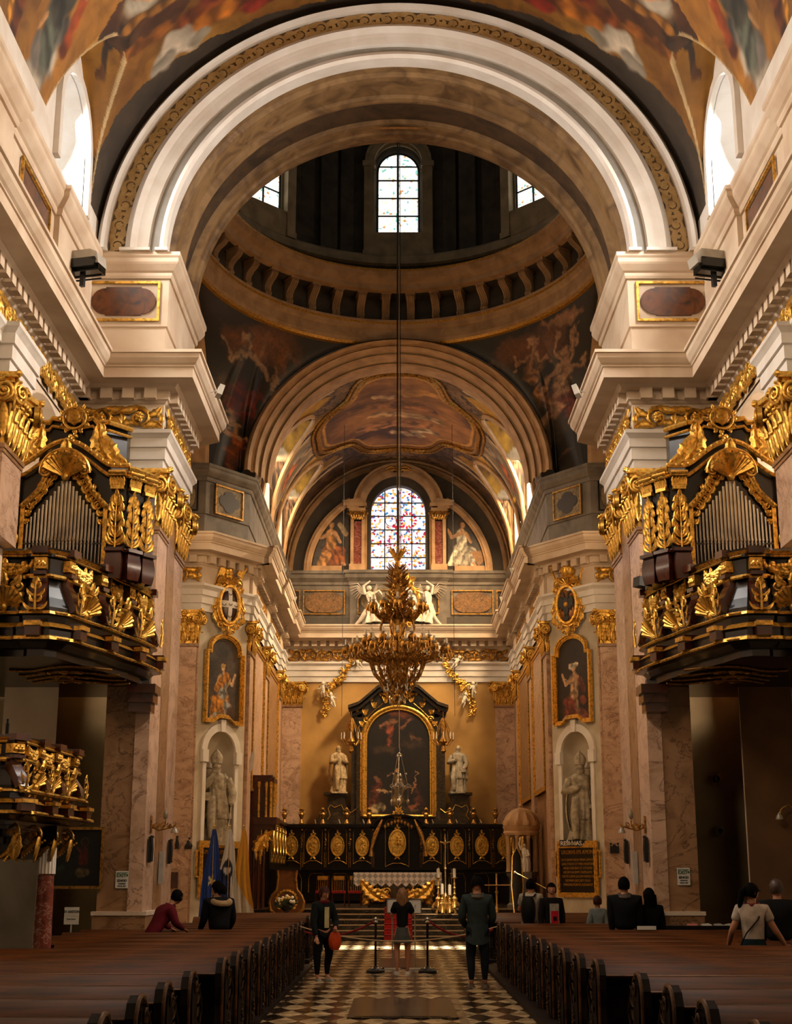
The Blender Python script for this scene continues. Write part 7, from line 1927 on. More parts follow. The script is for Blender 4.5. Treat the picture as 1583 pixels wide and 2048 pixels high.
    for i in range(9): a = 2 * PI * i / 9; q.M = T(0, 0, .4, a); spiral(q, .15, .02, .06, 1.2, 0, 1, .25, 0, .2, 10, 5); q.M = Matrix()
    q.build('silver_bowl', 'silver', t)
    for i in range(3):
        a = 2 * PI * i / 3 + .4; x, y = .26 * cos(a), .26 * sin(a)
        q = MB(); q.tube([(.05 * cos(a), .05 * sin(a), 1.30), (x, y, .46)], .010, 5); q.ball((x * .8, y * .8, .8), .025); ch_ = q.build('chain', 'silver', t)
        q = MB(); q.tube([(x, y, .45), (x, y, .08)], .006, 4); q.lathe([(.01, -.08), (.04, -.02), (.05, .05), (.02, .1)], 8, x, y); spiral(q, x, .46, .07, 1.2, 0, 1, .25, y, .2, 10, 5); q.build('hanging_cup', 'silver', ch_)
    q = MB(); q.lathe([(.09, 1.28), (.07, 1.34), (.02, 1.38)], 12); q.tube([(0, 0, 1.38), (.02, 0, 1.46), (0, 0, 1.54)], .015, 5); q.build('cap', 'silver', t)
    q = MB(); q.tube([(0, 0, 1.5), (0, 0, 16.9)], .013, 5); q.build('suspension_cord', 'cord', t)
niches(); altarpiece(); wallgroups(); stalls(); sanctuary(); chandelier()
# ================================================================== PEWS, PEOPLE, SIGNS AND SMALL THINGS
def pews():
    H_ = .95
    def make(Lx):
        t = thing('pew', '', 'pew', (0, 0, 0), 0, 'pews')
        q = MB()   # back board with its sloping top rail, seen from behind
        q.box(0, Lx, .0, .035, .30, .90); q.build('backrest', 'pewdark', t, smooth=False)  # darker wood puts the shade below the ledge into the colour
        q = MB(); q.prism([(-.20, .84), (-.19, .815), (.05, .90), (.07, .94), (.02, .955), (-.03, .945)], 0, Lx, 'x'); br = q.build('book_rest', 'pew', t)
        q = MB(); q.tube([(0, -.195, .832), (Lx, -.195, .832)], .010, 5); q.tube([(0, .05, .945), (Lx, .05, .945)], .012, 5); q.build('rounded_edge', 'pewmould', br)  # lighter edge bars stand in for the highlight along each ledge
        q = MB(); q.box(0, Lx, -.18, .02, .79, .815); q.build('under_rail', 'pewdark', t, smooth=False)
        q = MB(); q.box(.02, Lx - .02, .06, .44, .42, .46); q.build('seat', 'pew', t, smooth=False)
        q = MB(); q.box(.02, Lx - .02, -.42, -.22, .20, .25); q.build('kneeler', 'pewdark', t, smooth=False)
        q = MB()   # shaped end with a curled head
        pf = [(-.24, .0), (-.24, .30), (-.20, .52), (-.25, .70), (-.25, .84), (-.18, .94), (-.06, .985), (.06, .97), (.12, .9), (.13, .78), (.09, .66), (.16, .55), (.34, .50), (.46, .42), (.46, 0)]
        q.prism(pf, -.05, .03, 'x'); q.prism([(a * .86 + .01, b * .9 + .04) for a, b in pf], -.075, -.05, 'x')
        ep = q.build('end_panel', 'pewdark', t, smooth=False)
        q = MB()   # relief on the aisle side
        q.M = T(-.08, .08, .50, -PI / 2)
        plume(q, .42, .16, 0, -.05, .05, 3, True); garland(q, (.0, -.1), (.05, -.42), 0, .03, 0, 7); 
        q.M = T(-.08, -.06, .86, -PI / 2); spiral(q, 0, 0, .08, 1.6, PI / 2, 1, .2, 0, .2, 14, 5)
        q.build('carved_relief', 'pewcarve', ep)
        q = MB(); q.tube([(-.05, a * 1.0, b) for a, b in pf[3:9]], .016, 5); q.tube([(-.05, -.245, .02), (-.05, -.245, .8)], .014, 5); q.build('moulding', 'pewmould', ep)
        return t
    left = [(9.42, -1.88), (10.85, -1.9), (12.2, -1.92), (13.65, -1.92), (15.83, -1.88), (17.16, -1.88), (18.48, -1.88), (19.85, -1.88), (21.15, -1.88), (22.55, -1.88), (23.85, -1.9), (25.2, -1.9), (26.5, -1.92), (27.7, -1.92), (29.05, -1.94), (33.6, -2.05), (34.9, -2.05), (36.2, -2.05), (37.5, -2.05)]
    right = [(8.9, 2.15), (10.4, 2.15), (11.85, 2.18), (13.35, 2.18), (15.55, 2.1), (16.75, 2.05), (18.0, 2.03), (19.3, 2.02), (20.7, 2.02), (22.05, 2.0), (23.5, 1.99), (25.1, 1.99), (27.1, 2.0), (28.6, 2.0), (33.6, 2.1), (34.9, 2.1), (36.2, 2.1), (37.5, 2.1)]
    protos = {}
    nm = ['nearest', 'second', 'third', 'fourth', 'fifth', 'sixth', 'seventh', 'eighth', 'ninth', 'tenth', 'eleventh', 'twelfth', 'thirteenth', 'fourteenth', 'fifteenth']
    for s, rows in ((-1, left), (1, right)):
        for k, (y, x) in enumerate(rows):
            Lx = 3.5 if y < 26.2 else 2.55
            if s < 0 and 19 < y < 22: Lx = 2.7
            if s > 0: Lx = 3.95 if y < 25.8 else 2.45
            if y > 32: Lx = 2.6 if s < 0 else 2.9
            Lx = round(Lx, 2)
            if Lx not in protos: protos[Lx] = make(Lx); o = protos[Lx]
            else: o = dup(protos[Lx])
            z = .10 if y > 14.5 else .0
            o.location = (x, y, z - (.10 if y > 14.5 else 0) )
            o.scale = (s, 1, 1)
            side = 'left' if s < 0 else 'right'
            front = y > 32
            o['label'] = ('brown wooden pew %s of the aisle, %s row from the viewer' % (side, nm[k])) if not front else 'brown wooden pew in the far %s block before the altar steps, %s in it' % (side, ['first', 'second', 'third', 'fourth'][[a for a, b in rows if a > 32].index(y)])
            o['group'] = 'pews %s of the aisle' % side
    for s in (-1, 1):
        for (a, b, x, nm_) in ((14.9, 31, 1.78, 'under the near pews'), (32.6, 39, 1.95, 'under the far pews')):
            q = MB(); q.box(*sorted((s * x, s * (x + 3.8 if b < 32 else x + 2.8))), a, min(b, 26.2) if b < 32 else b, 0, .07); 
            if b < 32: q.box(*sorted((s * x, s * 4.4)), 26.2, b, 0, .07)
            o = q.build('pew_platform', 'pewdark', smooth=False); tag(o, 'low dark wooden platform %s, %s of the aisle' % (nm_, 'left' if s < 0 else 'right'), 'platform')
M['pewcarve'] = plain('carved_pew_relief', '#5a4026', .3, c2='#20130a', sc=12, metal=.35)
M['pewmould'] = plain('pew_moulding_and_edge_highlight', '#6b4423', .3, c2='#2f1a0c', sc=9, metal=.2)

# ---- people -------------------------------------------------------
CL = {}
def cloth(hexc, rough=.9):
    if hexc not in CL: CL[hexc] = plain('cloth_' + hexc.strip('#'), hexc, rough, sc=9, bs=.15, spec=.2)
    return CL[hexc]
def person(label, loc, rz, h=1.75, top='#14161a', legs='#0e1016', shoes='#d0c8ba', hair='hairdark', hairlen=0, pose=None, slim=1.0, sleeve=1.0, skirt=None, shorts=False, headturn=0, headtilt=0, collar=None, bare=False, lower=True, lean=0, jacket_long=0, seated=False, extra=None):
    """figure facing local -y; pose = (left arm, right arm) as elbow and hand points in fractions of h"""
    t = thing('person', label, 'person', loc, rz)
    P = lambda x, y, z: (x * h, y * h, z * h)
    ln = lambda z: lean * max(0, z - .50)
    LA = pose[0] if pose else ((.13, .01, .61), (.125, -.03, .475))
    RA = pose[1] if pose else ((-.13, .01, .61), (-.125, -.03, .475))
    V = []; E = []; R_ = []
    def v(p, r): V.append(P(p[0], p[1] - ln(p[2]), p[2])); R_.append(r * h); return len(V) - 1
    def e(a, b): E.append((a, b))
    s_ = slim
    pel = v((0, 0, .52), .066 * s_); wa = v((0, .0, .60), .054 * s_); ch = v((0, .003, .70), .062 * s_); sh = v((0, .003, .775), .042 * s_); nk = v((0, .0, .835), .032); e(pel, wa); e(wa, ch); e(ch, sh); e(sh, nk)
    hb = v((0, -.008, .872), .038); hd = v((0, -.012, .925), .045); e(nk, hb); e(hb, hd)
    arms = []
    for sx, A in ((1, LA), (-1, RA)):
        a = v((sx * .092 * s_, .005, .78), .034); b = v(A[0], .027 * (1 if slim > .9 else .9)); m = v(tuple((p + q) / 2 for p, q in zip(A[0], A[1])), .024); c = v(A[1], .0155)
        e(sh, a); e(a, b); e(b, m); e(m, c); arms.append((A, c))
    legp = []
    if lower:
        sp = .062 if not seated else .06
        for sx in (1, -1):
            st = .02 * sx
            if not seated: pts = [((sx * .052, 0, .48), .060), ((sx * (sp + .004), -.008 - st, .28), .040), ((sx * sp, .012, .17), .033), ((sx * sp, .012, .045), .021)]
            pr = pel
            for p, r in pts: k = v(p, r * (1 if slim > .9 else .92)); e(pr, k); pr = k
            legp.append(pts)
            k = v((sx * (sp + .01), -.07, .018), .018); e(pr, k)
    body = skinfig('body', V, E, R_, 'skin', t)
    # hands: palm, four fingers, thumb
    q = MB()
    for (A, c), sx in zip(arms, (1, -1)):
        el = Vector(P(A[0][0], A[0][1] - ln(A[0][2]), A[0][2])); w = Vector(P(A[1][0], A[1][1] - ln(A[1][2]), A[1][2])); d = (w - el).normalized()
        sd = d.cross(Vector((0, 1, 0))).normalized() if abs(d.y) < .8 else d.cross(Vector((0, 0, 1))).normalized(); up = sd.cross(d).normalized()
        q.tube([w - d * .01 * h, w + d * .022 * h, w + d * .045 * h], [.014 * h, .021 * h, .019 * h], 8, flat=.6)
        for f in range(4):
            b = w + d * .045 * h + sd * (f - 1.5) * .0105 * h; Lf = (.030, .036, .034, .026)[f] * h
            q.tube([b, b + d * Lf * .5 - up * .003 * h, b + d * Lf * .85 - up * .012 * h], [.0058 * h, .0054 * h, .004 * h], 6)
        b = w + d * .012 * h + sd * .018 * h * sx
        q.tube([b, b + d * .016 * h + sd * .012 * h * sx, b + d * .033 * h + sd * .013 * h * sx], [.0075 * h, .0068 * h, .005 * h], 6)
    q.build('hands', 'skin', t)
    # head
    q = MB(); hc = Vector(P(0, -.012 - ln(.925), .925)); q.M = T(hc.x, hc.y, hc.z, headturn, headtilt); face(q, (0, 0, 0), .064 * h, 0); q.build('head', 'skin', t)
    # hair
    q = MB(); q.M = T(hc.x, hc.y, hc.z, headturn, headtilt); r = .064 * h
    q.grid(lambda i, j: ((r * .90 * sin(PI * (.02 + .66 * j / 8)) * cos(2 * PI * i / 20) * (1 + .03 * sin(i * 3)), r * 1.04 * sin(PI * (.02 + .66 * j / 8)) * sin(2 * PI * i / 20) + .12 * r * (1 if sin(2 * PI * i / 20) > 0 else .2) if True else 0, (r * 1.22 * cos(PI * (.02 + .66 * j / 8)) if not (sin(2 * PI * i / 20) < -.35 and j > 4) else r * 1.22 * cos(PI * (.02 + .66 * 4 / 8)) - .03 * r * (j - 4)))), 20, 8, cu=True)
    if hairlen > 0:   # long hair down the back
        for k in range(9):
            a = PI * (k / 8) ; x = r * .8 * cos(a); 
            q.tube([(x, .35 * r + .55 * r * sin(a), .1 * r), (x * 1.05, .55 * r + .5 * r * sin(a), -hairlen * .5 * h), (x * .8, .50 * r + .5 * r * sin(a), -hairlen * h)], [.30 * r, .30 * r, .10 * r], 6)
    elif hairlen < 0:  # ponytail
        q.tube([(0, r * .9, .3 * r), (0, r * 1.35, -.2 * r), (r * .1, r * 1.3, -1.5 * r), (r * .3, r * 1.0, hairlen * h)], [.38 * r, .42 * r, .36 * r, .08 * r], 8)
    q.build('hair', hair, t)
    # top / jacket
    def sub(idx_pts, edges, name, mt, rr):
        return skinfig(name, [p for p in idx_pts], edges, rr, mt, t)
    Vt = []; Et = []; Rt = []
    def vt(p, r): Vt.append(P(p[0], p[1] - ln(p[2]), p[2])); Rt.append((r[0] * h, r[1] * h) if isinstance(r, tuple) else r * h); return len(Vt) - 1
    g = 1.0
    hem = vt((0, .002, .495 - jacket_long), (.098 * s_, .080 * s_)); a0 = vt((0, .0, .60), (.088 * s_, .074 * s_)); a1 = vt((0, .006, .70), (.106 * s_, .084 * s_)); a2 = vt((0, .006, .785), (.084 * s_, .068 * s_)); a3 = vt((0, .004, .838), .050)
    for a, b in ((hem, a0), (a0, a1), (a1, a2), (a2, a3)): Et.append((a, b))
    if not bare:
        for sx, A in ((1, LA), (-1, RA)):
            f1 = min(1, sleeve * 2); f2 = max(0, sleeve * 2 - 1)
            S0 = Vector((sx * .100 * s_, .005, .79)); e1 = Vector(A[0]); h1 = Vector(A[1])
            b0 = vt(tuple(S0), .056); p1 = S0.lerp(e1, f1 if sleeve < .5 else 1)
            b1 = vt(tuple(p1), .040); Et += [(a2, b0), (b0, b1)]
            if f2 > 0: b2 = vt(tuple(e1.lerp(h1, f2 * .93)), .027); Et.append((b1, b2))
    sub(Vt, Et, 'jacket' if sleeve > .6 else 'shirt', cloth(top), Rt)
    if collar:
        q = MB(); q.tube([P(.058 * cos(2 * PI * i / 14), .01 + .055 * sin(2 * PI * i / 14) - ln(.82), .822 - .012 * sin(2 * PI * i / 14)) for i in range(14)], .022 * h, 6, closed=True); q.build('collar', cloth(collar), t)
    if lower:
        if skirt or shorts:
            q = MB()
            q.grid(lambda i, j: P((.088 + .012 * j) * cos(2 * PI * i / 20) * s_, (.075 + .010 * j) * sin(2 * PI * i / 20), .54 - .045 * j * (1 if not skirt else 1.0)), 20, 4, cu=True)
            q.build('shorts' if shorts else 'skirt', cloth(legs), t)
        else:
            Vl = []; El = []; Rl = []
            Vl.append(P(0, 0, .50)); Rl.append(.070 * h * s_)
            for pts in legp:
                pr = 0
                for p, r in pts: Vl.append(P(*p) if p[2] > .1 else P(p[0], p[1], .055)); Rl.append(r * 1.17 * h); El.append((pr, len(Vl) - 1)); pr = len(Vl) - 1
            skinfig('trousers', Vl, El, Rl, cloth(legs), t)
        for pts in legp:
            x = pts[-1][0][0]; q = MB(); q.M = T(x * h, -.015 * h, 0, .25 * (1 if x > 0 else -1))
            q.grid(lambda i, j: ((.026 + .006 * sin(PI * j / 8)) * h * cos(PI * i / 8), (.035 - .115 * j / 8) * h, max(.0, sin(PI * i / 8)) * (.058 - .032 * (j / 8) ** .7) * h * (1 if 0 < j < 8 else .2)), 8, 8); q.box(-.03 * h, .03 * h, -.08 * h, .035 * h, 0, .010 * h, .002, .002)
            q.build('shoe', cloth(shoes), t)
    if extra: extra(t, h)
    return t

def people():
    # three standing in the aisle
    def bagx(t, h):
        q = MB(); q.grid(lambda i, j: ((.075 + .01 * sin(i * 2.3)) * h * sin(PI * (j + 1) / 9) ** .5 * cos(2 * PI * i / 14) + .07 * h, -.15 * h + .035 * h * sin(PI * (j + 1) / 9) ** .5 * sin(2 * PI * i / 14), (.33 + .19 * j / 7) * h), 14, 7, cu=True)
        q.tube([(.05 * h, -.15 * h, .51 * h), (.04 * h, -.155 * h, .56 * h), (.08 * h, -.15 * h, .56 * h), (.09 * h, -.15 * h, .51 * h)], .006 * h, 5)
        q.build('orange_bag', cloth('#b5421a', .35), t)
        q = MB(); q.grid(lambda i, j: (-.03 * h + .06 * h * i / 4, -.083 * h - .006 * h * sin(i), (.56 + .22 * j / 6) * h), 4, 6); q.build('shirt_front', cloth('#b8a878'), t)
    person('person in dark jacket and black trousers with an orange plastic bag, standing in the aisle', (-1.37, 27.05, 0), .55, 1.66, '#0f1412', '#0b0c10', '#8f8878', 'redhair', 0, (((.15, -.02, .62), (.07, -.15, .56)), ((-.14, -.03, .62), (-.13, -.09, .46))), .95, headturn=.2, headtilt=.35, collar='#5e1418', extra=bagx)
    person('person with long blonde hair in black top and shorts, seen from behind in the aisle', (.08, 29.0, 0), PI, 1.62, '#0b0b0d', '#4a4c46', '#c9bfae', 'blonde', .16, (((.135, -.03, .66), (.05, -.13, .80)), ((-.14, -.04, .66), (-.05, -.13, .80))), .82, .35, shorts=True)
    def none(t, h): pass
    def shirttail(t, h):
        q = MB(); q.grid(lambda i, j: ((.098 + .004 * j) * h * cos(2 * PI * i / 24), (.082 + .003 * j) * h * sin(2 * PI * i / 24), (.57 - .032 * j - (.016 * j * abs(sin(2 * PI * i / 24)) if j > 2 else 0)) * h), 24, 4, cu=True); q.build('shirt_tail', cloth('#2a3332'), t)
        q = MB(); q.box(-.10 * h, .10 * h, .081 * h, .083 * h, .755 * h, .757 * h); q.build('yoke_seam', cloth('#3d4745'), t)
    person('tall person in a grey green denim shirt and dark jeans, standing in the aisle', (1.36, 25.45, 0), PI, 1.84, '#2a3332', '#10151c', '#6b5f52', 'hairdark', 0, (((.15, -.015, .62), (.10, -.12, .53)), ((-.15, -.015, .62), (-.10, -.12, .53))), 1.08, collar='#5c5244', headtilt=.5, jacket_long=.02, extra=shirttail)
    # left pews
    person('person with short dark hair in a dark red jacket leaning over a left pew', (-4.15, 24.55, .0), PI - .9, 1.62, '#5e0f1a', '#15151a', '#222222', 'hairdark', 0, (((.16, -.14, .66), (.17, -.30, .60)), ((-.15, -.12, .66), (-.06, -.32, .60))), 1.0, lower=False, lean=.75, headturn=.3, collar='#0e0c10')
    def fur(t, h):
        q = MB(); 
        for i in range(26): a = PI * i / 25; q.ball((.085 * h * cos(a), (.03 + .06 * sin(a)) * h, (.80 - .02 * sin(a)) * h), .030 * h, 7, 5)
        q.build('fur_collar', cloth('#b89a70', .95), t)
    person('person in a black coat with a beige fur collar, standing between the left pews', (-3.12, 25.85, 0), PI + .5, 1.76, '#0b0b0d', '#101010', '#101010', 'hairdark', .07, (((.15, -.03, .62), (.13, -.20, .52)), ((-.16, -.03, .62), (-.17, -.18, .52))), 1.25, lower=False, headturn=.7, headtilt=.3, extra=fur, lean=.15)
    # right pews
    def pack(t, h):
        q = MB(); q.grid(lambda i, j: (.085 * h * sin(PI * (j + 1.5) / 12) ** .4 * cos(2 * PI * i / 18), .13 * h + .055 * h * sin(PI * (j + 1.5) / 12) ** .4 * sin(2 * PI * i / 18), (.50 + .30 * j / 9) * h), 18, 9, cu=True)
        for sx in (-1, 1): q.tube([(sx * .06 * h, .10 * h, .80 * h), (sx * .07 * h, .02 * h, .845 * h), (sx * .065 * h, -.08 * h, .78 * h)], .013 * h, 6, flat=.5)
        q.build('backpack', cloth('#0a0a0c', .5), t)
    person('person in a white T-shirt with a black backpack, seen from behind in the right pews', (2.72, 30.2, 0), PI - .35, 1.80, '#a39a8a', '#8a8272', '#555555', 'hairdark', 0, (((.15, -.03, .64), (.08, -.17, .78)), ((-.15, .0, .62), (-.15, -.06, .48))), 1.0, .32, collar='#c9bfae', extra=pack)
    def tee(t, h):
        q = MB(); q.grid(lambda i, j: ((-.055 + .11 * i / 5) * h, -.090 * h - .004 * h * sin(PI * i / 5), (.50 + .27 * j / 6) * h), 5, 6); q.build('white_shirt', cloth('#a8a294'), t)
        q = MB(); q.grid(lambda i, j: ((-.045 + .09 * i / 5) * h, -.097 * h - .004 * h * sin(PI * i / 5), (.52 + .17 * j / 6) * h), 5, 6); q.build('red_print', cloth('#c01c30'), t)
        q = MB(); q.box(-.022 * h, .022 * h, -.106 * h, -.10 * h, .585 * h, .63 * h); q.build('dark_print', cloth('#1c120e'), t)
    person('person facing the viewer in a dark jacket over a shirt with a red print', (3.0, 28.9, 0), .25, 1.72, '#100c0c', '#15151a', '#333333', 'hairdark', 0, None, 1.0, headturn=-.3, extra=tee)
    person('small red-haired person in a pale blue top behind the right pews', (4.35, 32.2, -.22), PI, 1.66, '#7d8788', '#222222', '#222222', 'redhair', 0, None, .8, lower=False)
    person('person with short dark hair, black jacket and grey scarf, standing by the right pier', (3.95, 25.75, 0), PI - .1, 1.83, '#090a0d', '#111111', '#111111', 'hairdark', 0, None, 1.28, lower=False, collar='#5a4e46')
    person('person with long dark hair in black, sitting low beside the one in the grey scarf', (4.42, 25.95, -.08), PI + .3, 1.72, '#08080a', '#111111', '#111111', 'hairdark', .20, None, 1.05, lower=False)
    def strap(t, h):
        q = MB(); q.tube([(-.085 * h, .02 * h, .81 * h), (-.04 * h, .088 * h, .72 * h), (.05 * h, .086 * h, .62 * h), (.10 * h, .06 * h, .53 * h)], .006 * h, 5); q.build('bag_strap', cloth('#1a1512'), t)
        q = MB(); q.tube([(-.05 * h, .03 * h, .835 * h), (0, .055 * h, .83 * h), (.05 * h, .03 * h, .835 * h), (.055 * h, -.03 * h, .84 * h), (0, -.06 * h, .835 * h), (-.055 * h, -.03 * h, .84 * h)], .014 * h, 6, closed=True); q.build('scarf', cloth('#6b2a34'), t)
        q = MB(); q.tube([(-.08 * h, -.05 * h, .94 * h), (-.03 * h, -.085 * h, .94 * h), (.03 * h, -.085 * h, .94 * h)], .006 * h, 5); q.build('glasses', 'iron', t)
        q = MB(); q.grid(lambda i, j: ((.088 + .004 * j) * h * cos(2 * PI * i / 20), (.078 + .004 * j) * h * sin(2 * PI * i / 20), (.575 - .02 * j) * h), 20, 4, cu=True); q.build('waistband', cloth('#0f2226'), t)
    person('person with a long dark ponytail in a white T-shirt, leaning on a right pew', (4.86, 20.3, 0), PI - .25, 1.74, '#b5a698', '#0e2024', '#111111', 'hairdark', -.20, (((.16, .02, .64), (.20, -.10, .515)), ((-.17, .0, .64), (-.24, -.08, .525))), .98, .30, lower=False, headturn=-.9, headtilt=.25, extra=strap)
    person('balding person in a black coat at the right picture edge, seen from behind', (5.55, 21.6, .0), PI - .2, 1.80, '#08080a', '#111111', '#111111', 'baldhair', 0, None, 1.3, lower=False)
M['baldhair'] = plain('thin_dark_hair', '#3d281c', .5)

def misc():
    # rope barrier
    posts = []
    for x, lab in ((-.45, 'left chrome rope post with a dark base in the aisle'), (.58, 'right chrome rope post with a dark base in the aisle')):
        t = thing('rope_post', lab, 'post', (x, 29.48, 0))
        q = MB(); q.lathe([(.01, .0), (.18, .0), (.185, .03), (.17, .05), (.10, .07), (.04, .10), (.03, .12)], 20); q.build('base', 'iron', t)
        q = MB(); q.lathe([(.024, .08), (.022, .5), (.022, .90), (.03, .91), (.03, .94)], 10); q.build('pole', 'brasspole', t)
        q = MB(); q.lathe([(.03, .94), (.045, .96), (.02, .99), (.035, 1.02), (.02, 1.05), (.001, 1.06)], 10); 
        for sx in (-1, 1): q.tube([(0, 0, .97), (sx * .045, 0, 1.0), (sx * .06, 0, 1.03)], .014, 5)
        for a in range(6): A = PI * a / 3; q.ball((.12 * cos(A), .12 * sin(A), .08), .02, 6, 4)
        q.build('chrome_head', 'silver', t)
    def sagrope(p, q_, sag, r, mat, nm, lab):
        m = MB(); m.tube([tuple(p[k] + (q_[k] - p[k]) * i / 20 - (sag * 4 * (i / 20) * (1 - i / 20) if k == 2 else 0) for k in range(3)) for i in range(21)], r, 7); o = m.build(nm, mat); tag(o, lab, 'rope')
        return o
    sagrope((-.50, 29.48, .96), (-1.95, 30.6, .74), .16, .022, 'rope', 'velvet_rope', 'dark red velvet rope sagging from the left rope post to the left pews')
    sagrope((.63, 29.48, .96), (1.95, 30.6, .78), .20, .022, 'rope', 'velvet_rope', 'dark red velvet rope sagging from the right rope post to the right pews')
    sagrope((-1.9, 28.6, .90), (1.98, 28.6, .92), .28, .012, 'cord', 'beige_cord', 'thin beige cord stretched low across the aisle from pew to pew')
    for (x, y, h, lab, w) in ((.42, 30.2, 1.15, 'framed notice on a thin stand beside the blonde person', .14), (-.04, 30.2, 1.16, 'partly hidden framed notice on a thin stand behind the blonde person', .12)):
        t = thing('notice_stand', lab, 'sign', (x - .08, y, 0))
        q = MB(); q.box(-.16, .16, -.12, .12, 0, .04); q.build('base', 'greyplastic', t, smooth=False)
        q = MB(); q.tube([(0, 0, .04), (0, 0, h)], .012, 6); q.build('pole', 'silver', t)
        q = MB(); frame_xz(q, -w, w, h - .05, h + .25, .018, .02, -.012); q.build('frame', 'silver', t, smooth=False)
        q = MB(); q.box(-w, w, -.014, .0, h - .05, h + .25); q.build('sheet', 'paper', t, smooth=False)
        q = MB(); q.tube([(-.015, -.018, h + .06), (0, -.018, h + .12), (.02, -.018, h + .13), (.01, -.018, h + .09), (.02, -.018, h + .05)], .003, 4); q.build('printed_motif', 'ink', t)
    # EXIT signs
    for x, z, lab in ((-4.955, 1.78, 'white EXIT notice on the marble of the left pier'), (5.12, 1.835, 'white EXIT notice on the marble of the right pier')):
        t = thing('exit_notice', lab, 'sign', (x, 26.36, z))
        q = MB(); q.box(-.115, .115, -.006, 0, -.15, .15); q.build('sheet', 'paper', t, smooth=False)
        text('EXIT', .085, 'green', t, (-.012, -.008, .045), bold=.002)
        q = MB(); q.prism([(.075, .06), (.095, .06), (.095, .045), (.11, .075), (.095, .10), (.095, .09), (.075, .09)], -.009, -.007); q.box(-.10, .10, -.009, -.007, .115, .125); q.build('arrow', 'green', t, smooth=False)
        text('IZHOD', .055, 'ink', t, (0, -.008, -.035), bold=.002); text('AUSGANG', .028, 'ink', t, (0, -.008, -.08), bold=.001); text('USCITA  EXIT', .025, 'ink', t, (0, -.008, -.12), bold=.001)
    # hand-lettered notice
    t = thing('lettered_notice', 'white notice hand-lettered SV ANTON standing behind the left pews', 'sign', (-5.5, 24.9, 1.05))
    q = MB(); q.box(-.125, .125, -.006, 0, .0, .28); q.build('sheet', 'paper', t, smooth=False)
    text('SV ANTON', .055, 'ink', t, (0, -.008, .19), bold=.001); text('Sveti Anton', .03, 'ink', t, (0, -.008, .08))
    q = MB(); q.box(-.125, .125, -.009, -.007, .138, .142); q.box(-.01, .01, 0, .02, -1.05, .05); q.build('crease_and_stick', 'greyplastic', t, smooth=False)
    # framed painting by the left pier
    t = thing('framed_painting', 'dark framed painting of a haloed child low on the left wall beside the pier', 'painting', (-5.78, 26.35, 1.62))
    q = MB(); frame_xz(q, -.48, .48, 0, 1.08, .05, .05); q.build('frame', 'oldgold', t, smooth=False)
    F = lambda u, v: (-.45 + .9 * u, -.01 + 0 * u, .03 + 1.02 * v)
    gridpanel('canvas', F, 60, 70, lambda u, v: paint(u * .9, v * 1.02, ('#050606', '#10140f'), [('c', .58, .78, .58, .785, .085, .085, '#4a3a20'), ('c', .58, .78, .58, .785, .07, .07, '#0c0a08'), ('c', .58, .76, .58, .79, .045, .045, '#241208'), ('c', .57, .45, .57, .66, .10, .07, '#4a160c', 20), ('c', .5, .62, .45, .68, .02, .02, '#5a3018'), ('c', .52, .25, .62, .25, .10, .08, '#4a3c26', 20), ('c', .15, .3, .2, .34, .07, .05, '#232c22')], 4, 3, .4, .02), 'oil', t)
    q = MB(); q.box(-.42, .42, .01, .08, -.6, .0); 
    # sconces
    for s, lab, yy in ((-1, 'brass wall lamp with glass shades on the left pier', 26.9), (1, 'brass wall lamp with glass shades on the right pier', 26.9)):
        t = thing('wall_lamp', lab, 'lamp', (s * 4.56, yy, 2.72), -s * PI / 2 if False else 0, None)
        q = MB(); k = -s
        q.tube([(0, 0, -.12), (0, 0, .2)], .02, 5); q.tube([(0, 0, .0), (k * .15, -.02, -.06), (k * .32, -.03, -.02), (k * .46, -.04, .02)], [.02, .018, .016, .012], 6)
        for i in range(3): q.M = T(k * (.10 + .12 * i), -.03, -.0); spiral(q, 0, .02, .06, 1.4, i, k, .2, 0, .1, 12, 5); q.M = Matrix()
        for i in range(5): leaf(q, (k * .1 * i, -.03), (k * (.1 * i + .07), .06), .02, 0, .4, 1, 5, 0, -.04)
        q.tube([(k * .26, -.03, 0), (k * .26, -.03, .14)], .012, 5); q.build('bracket', 'oldgold', t)
        q = MB(); q.lathe([(.02, .14), (.045, .18), (.04, .26), (.005, .33)], 10, k * .26, -.03); q.build('upright_shade', 'shade', t)
        q = MB(); q.lathe([(.02, .0), (.05, -.05), (.075, -.11)], 10, k * .44, -.04); q.build('hanging_shade', 'shade', t)
    t = thing('wall_lamp', 'small brass wall lamp at the right picture edge on the chapel wall', 'lamp', (6.95, 26.2, 3.0)); q = MB(); q.tube([(.2, 0, -.02), (.1, 0, .08), (0, 0, .04), (-.06, 0, -.02)], .02, 6); q.ball((-.06, 0, -.05), .03); q.build('bracket', 'oldgold', t); q = MB(); q.lathe([(.02, -.05), (.06, -.12), (.07, -.17)], 10, -.08, 0); q.build('glass_shade', 'shade', t)
    # column loudspeakers
    for s in (-1, 1):
        q = MB(); q.box(-.045, .045, -.04, .04, -.30, .30); o = q.build('column_loudspeaker', 'greyplastic', smooth=False); o.location = (s * 4.52, 27.98, 2.0); tag(o, 'narrow grey column loudspeaker in the recess of the %s pier' % ('left' if s < 0 else 'right'), 'loudspeaker')
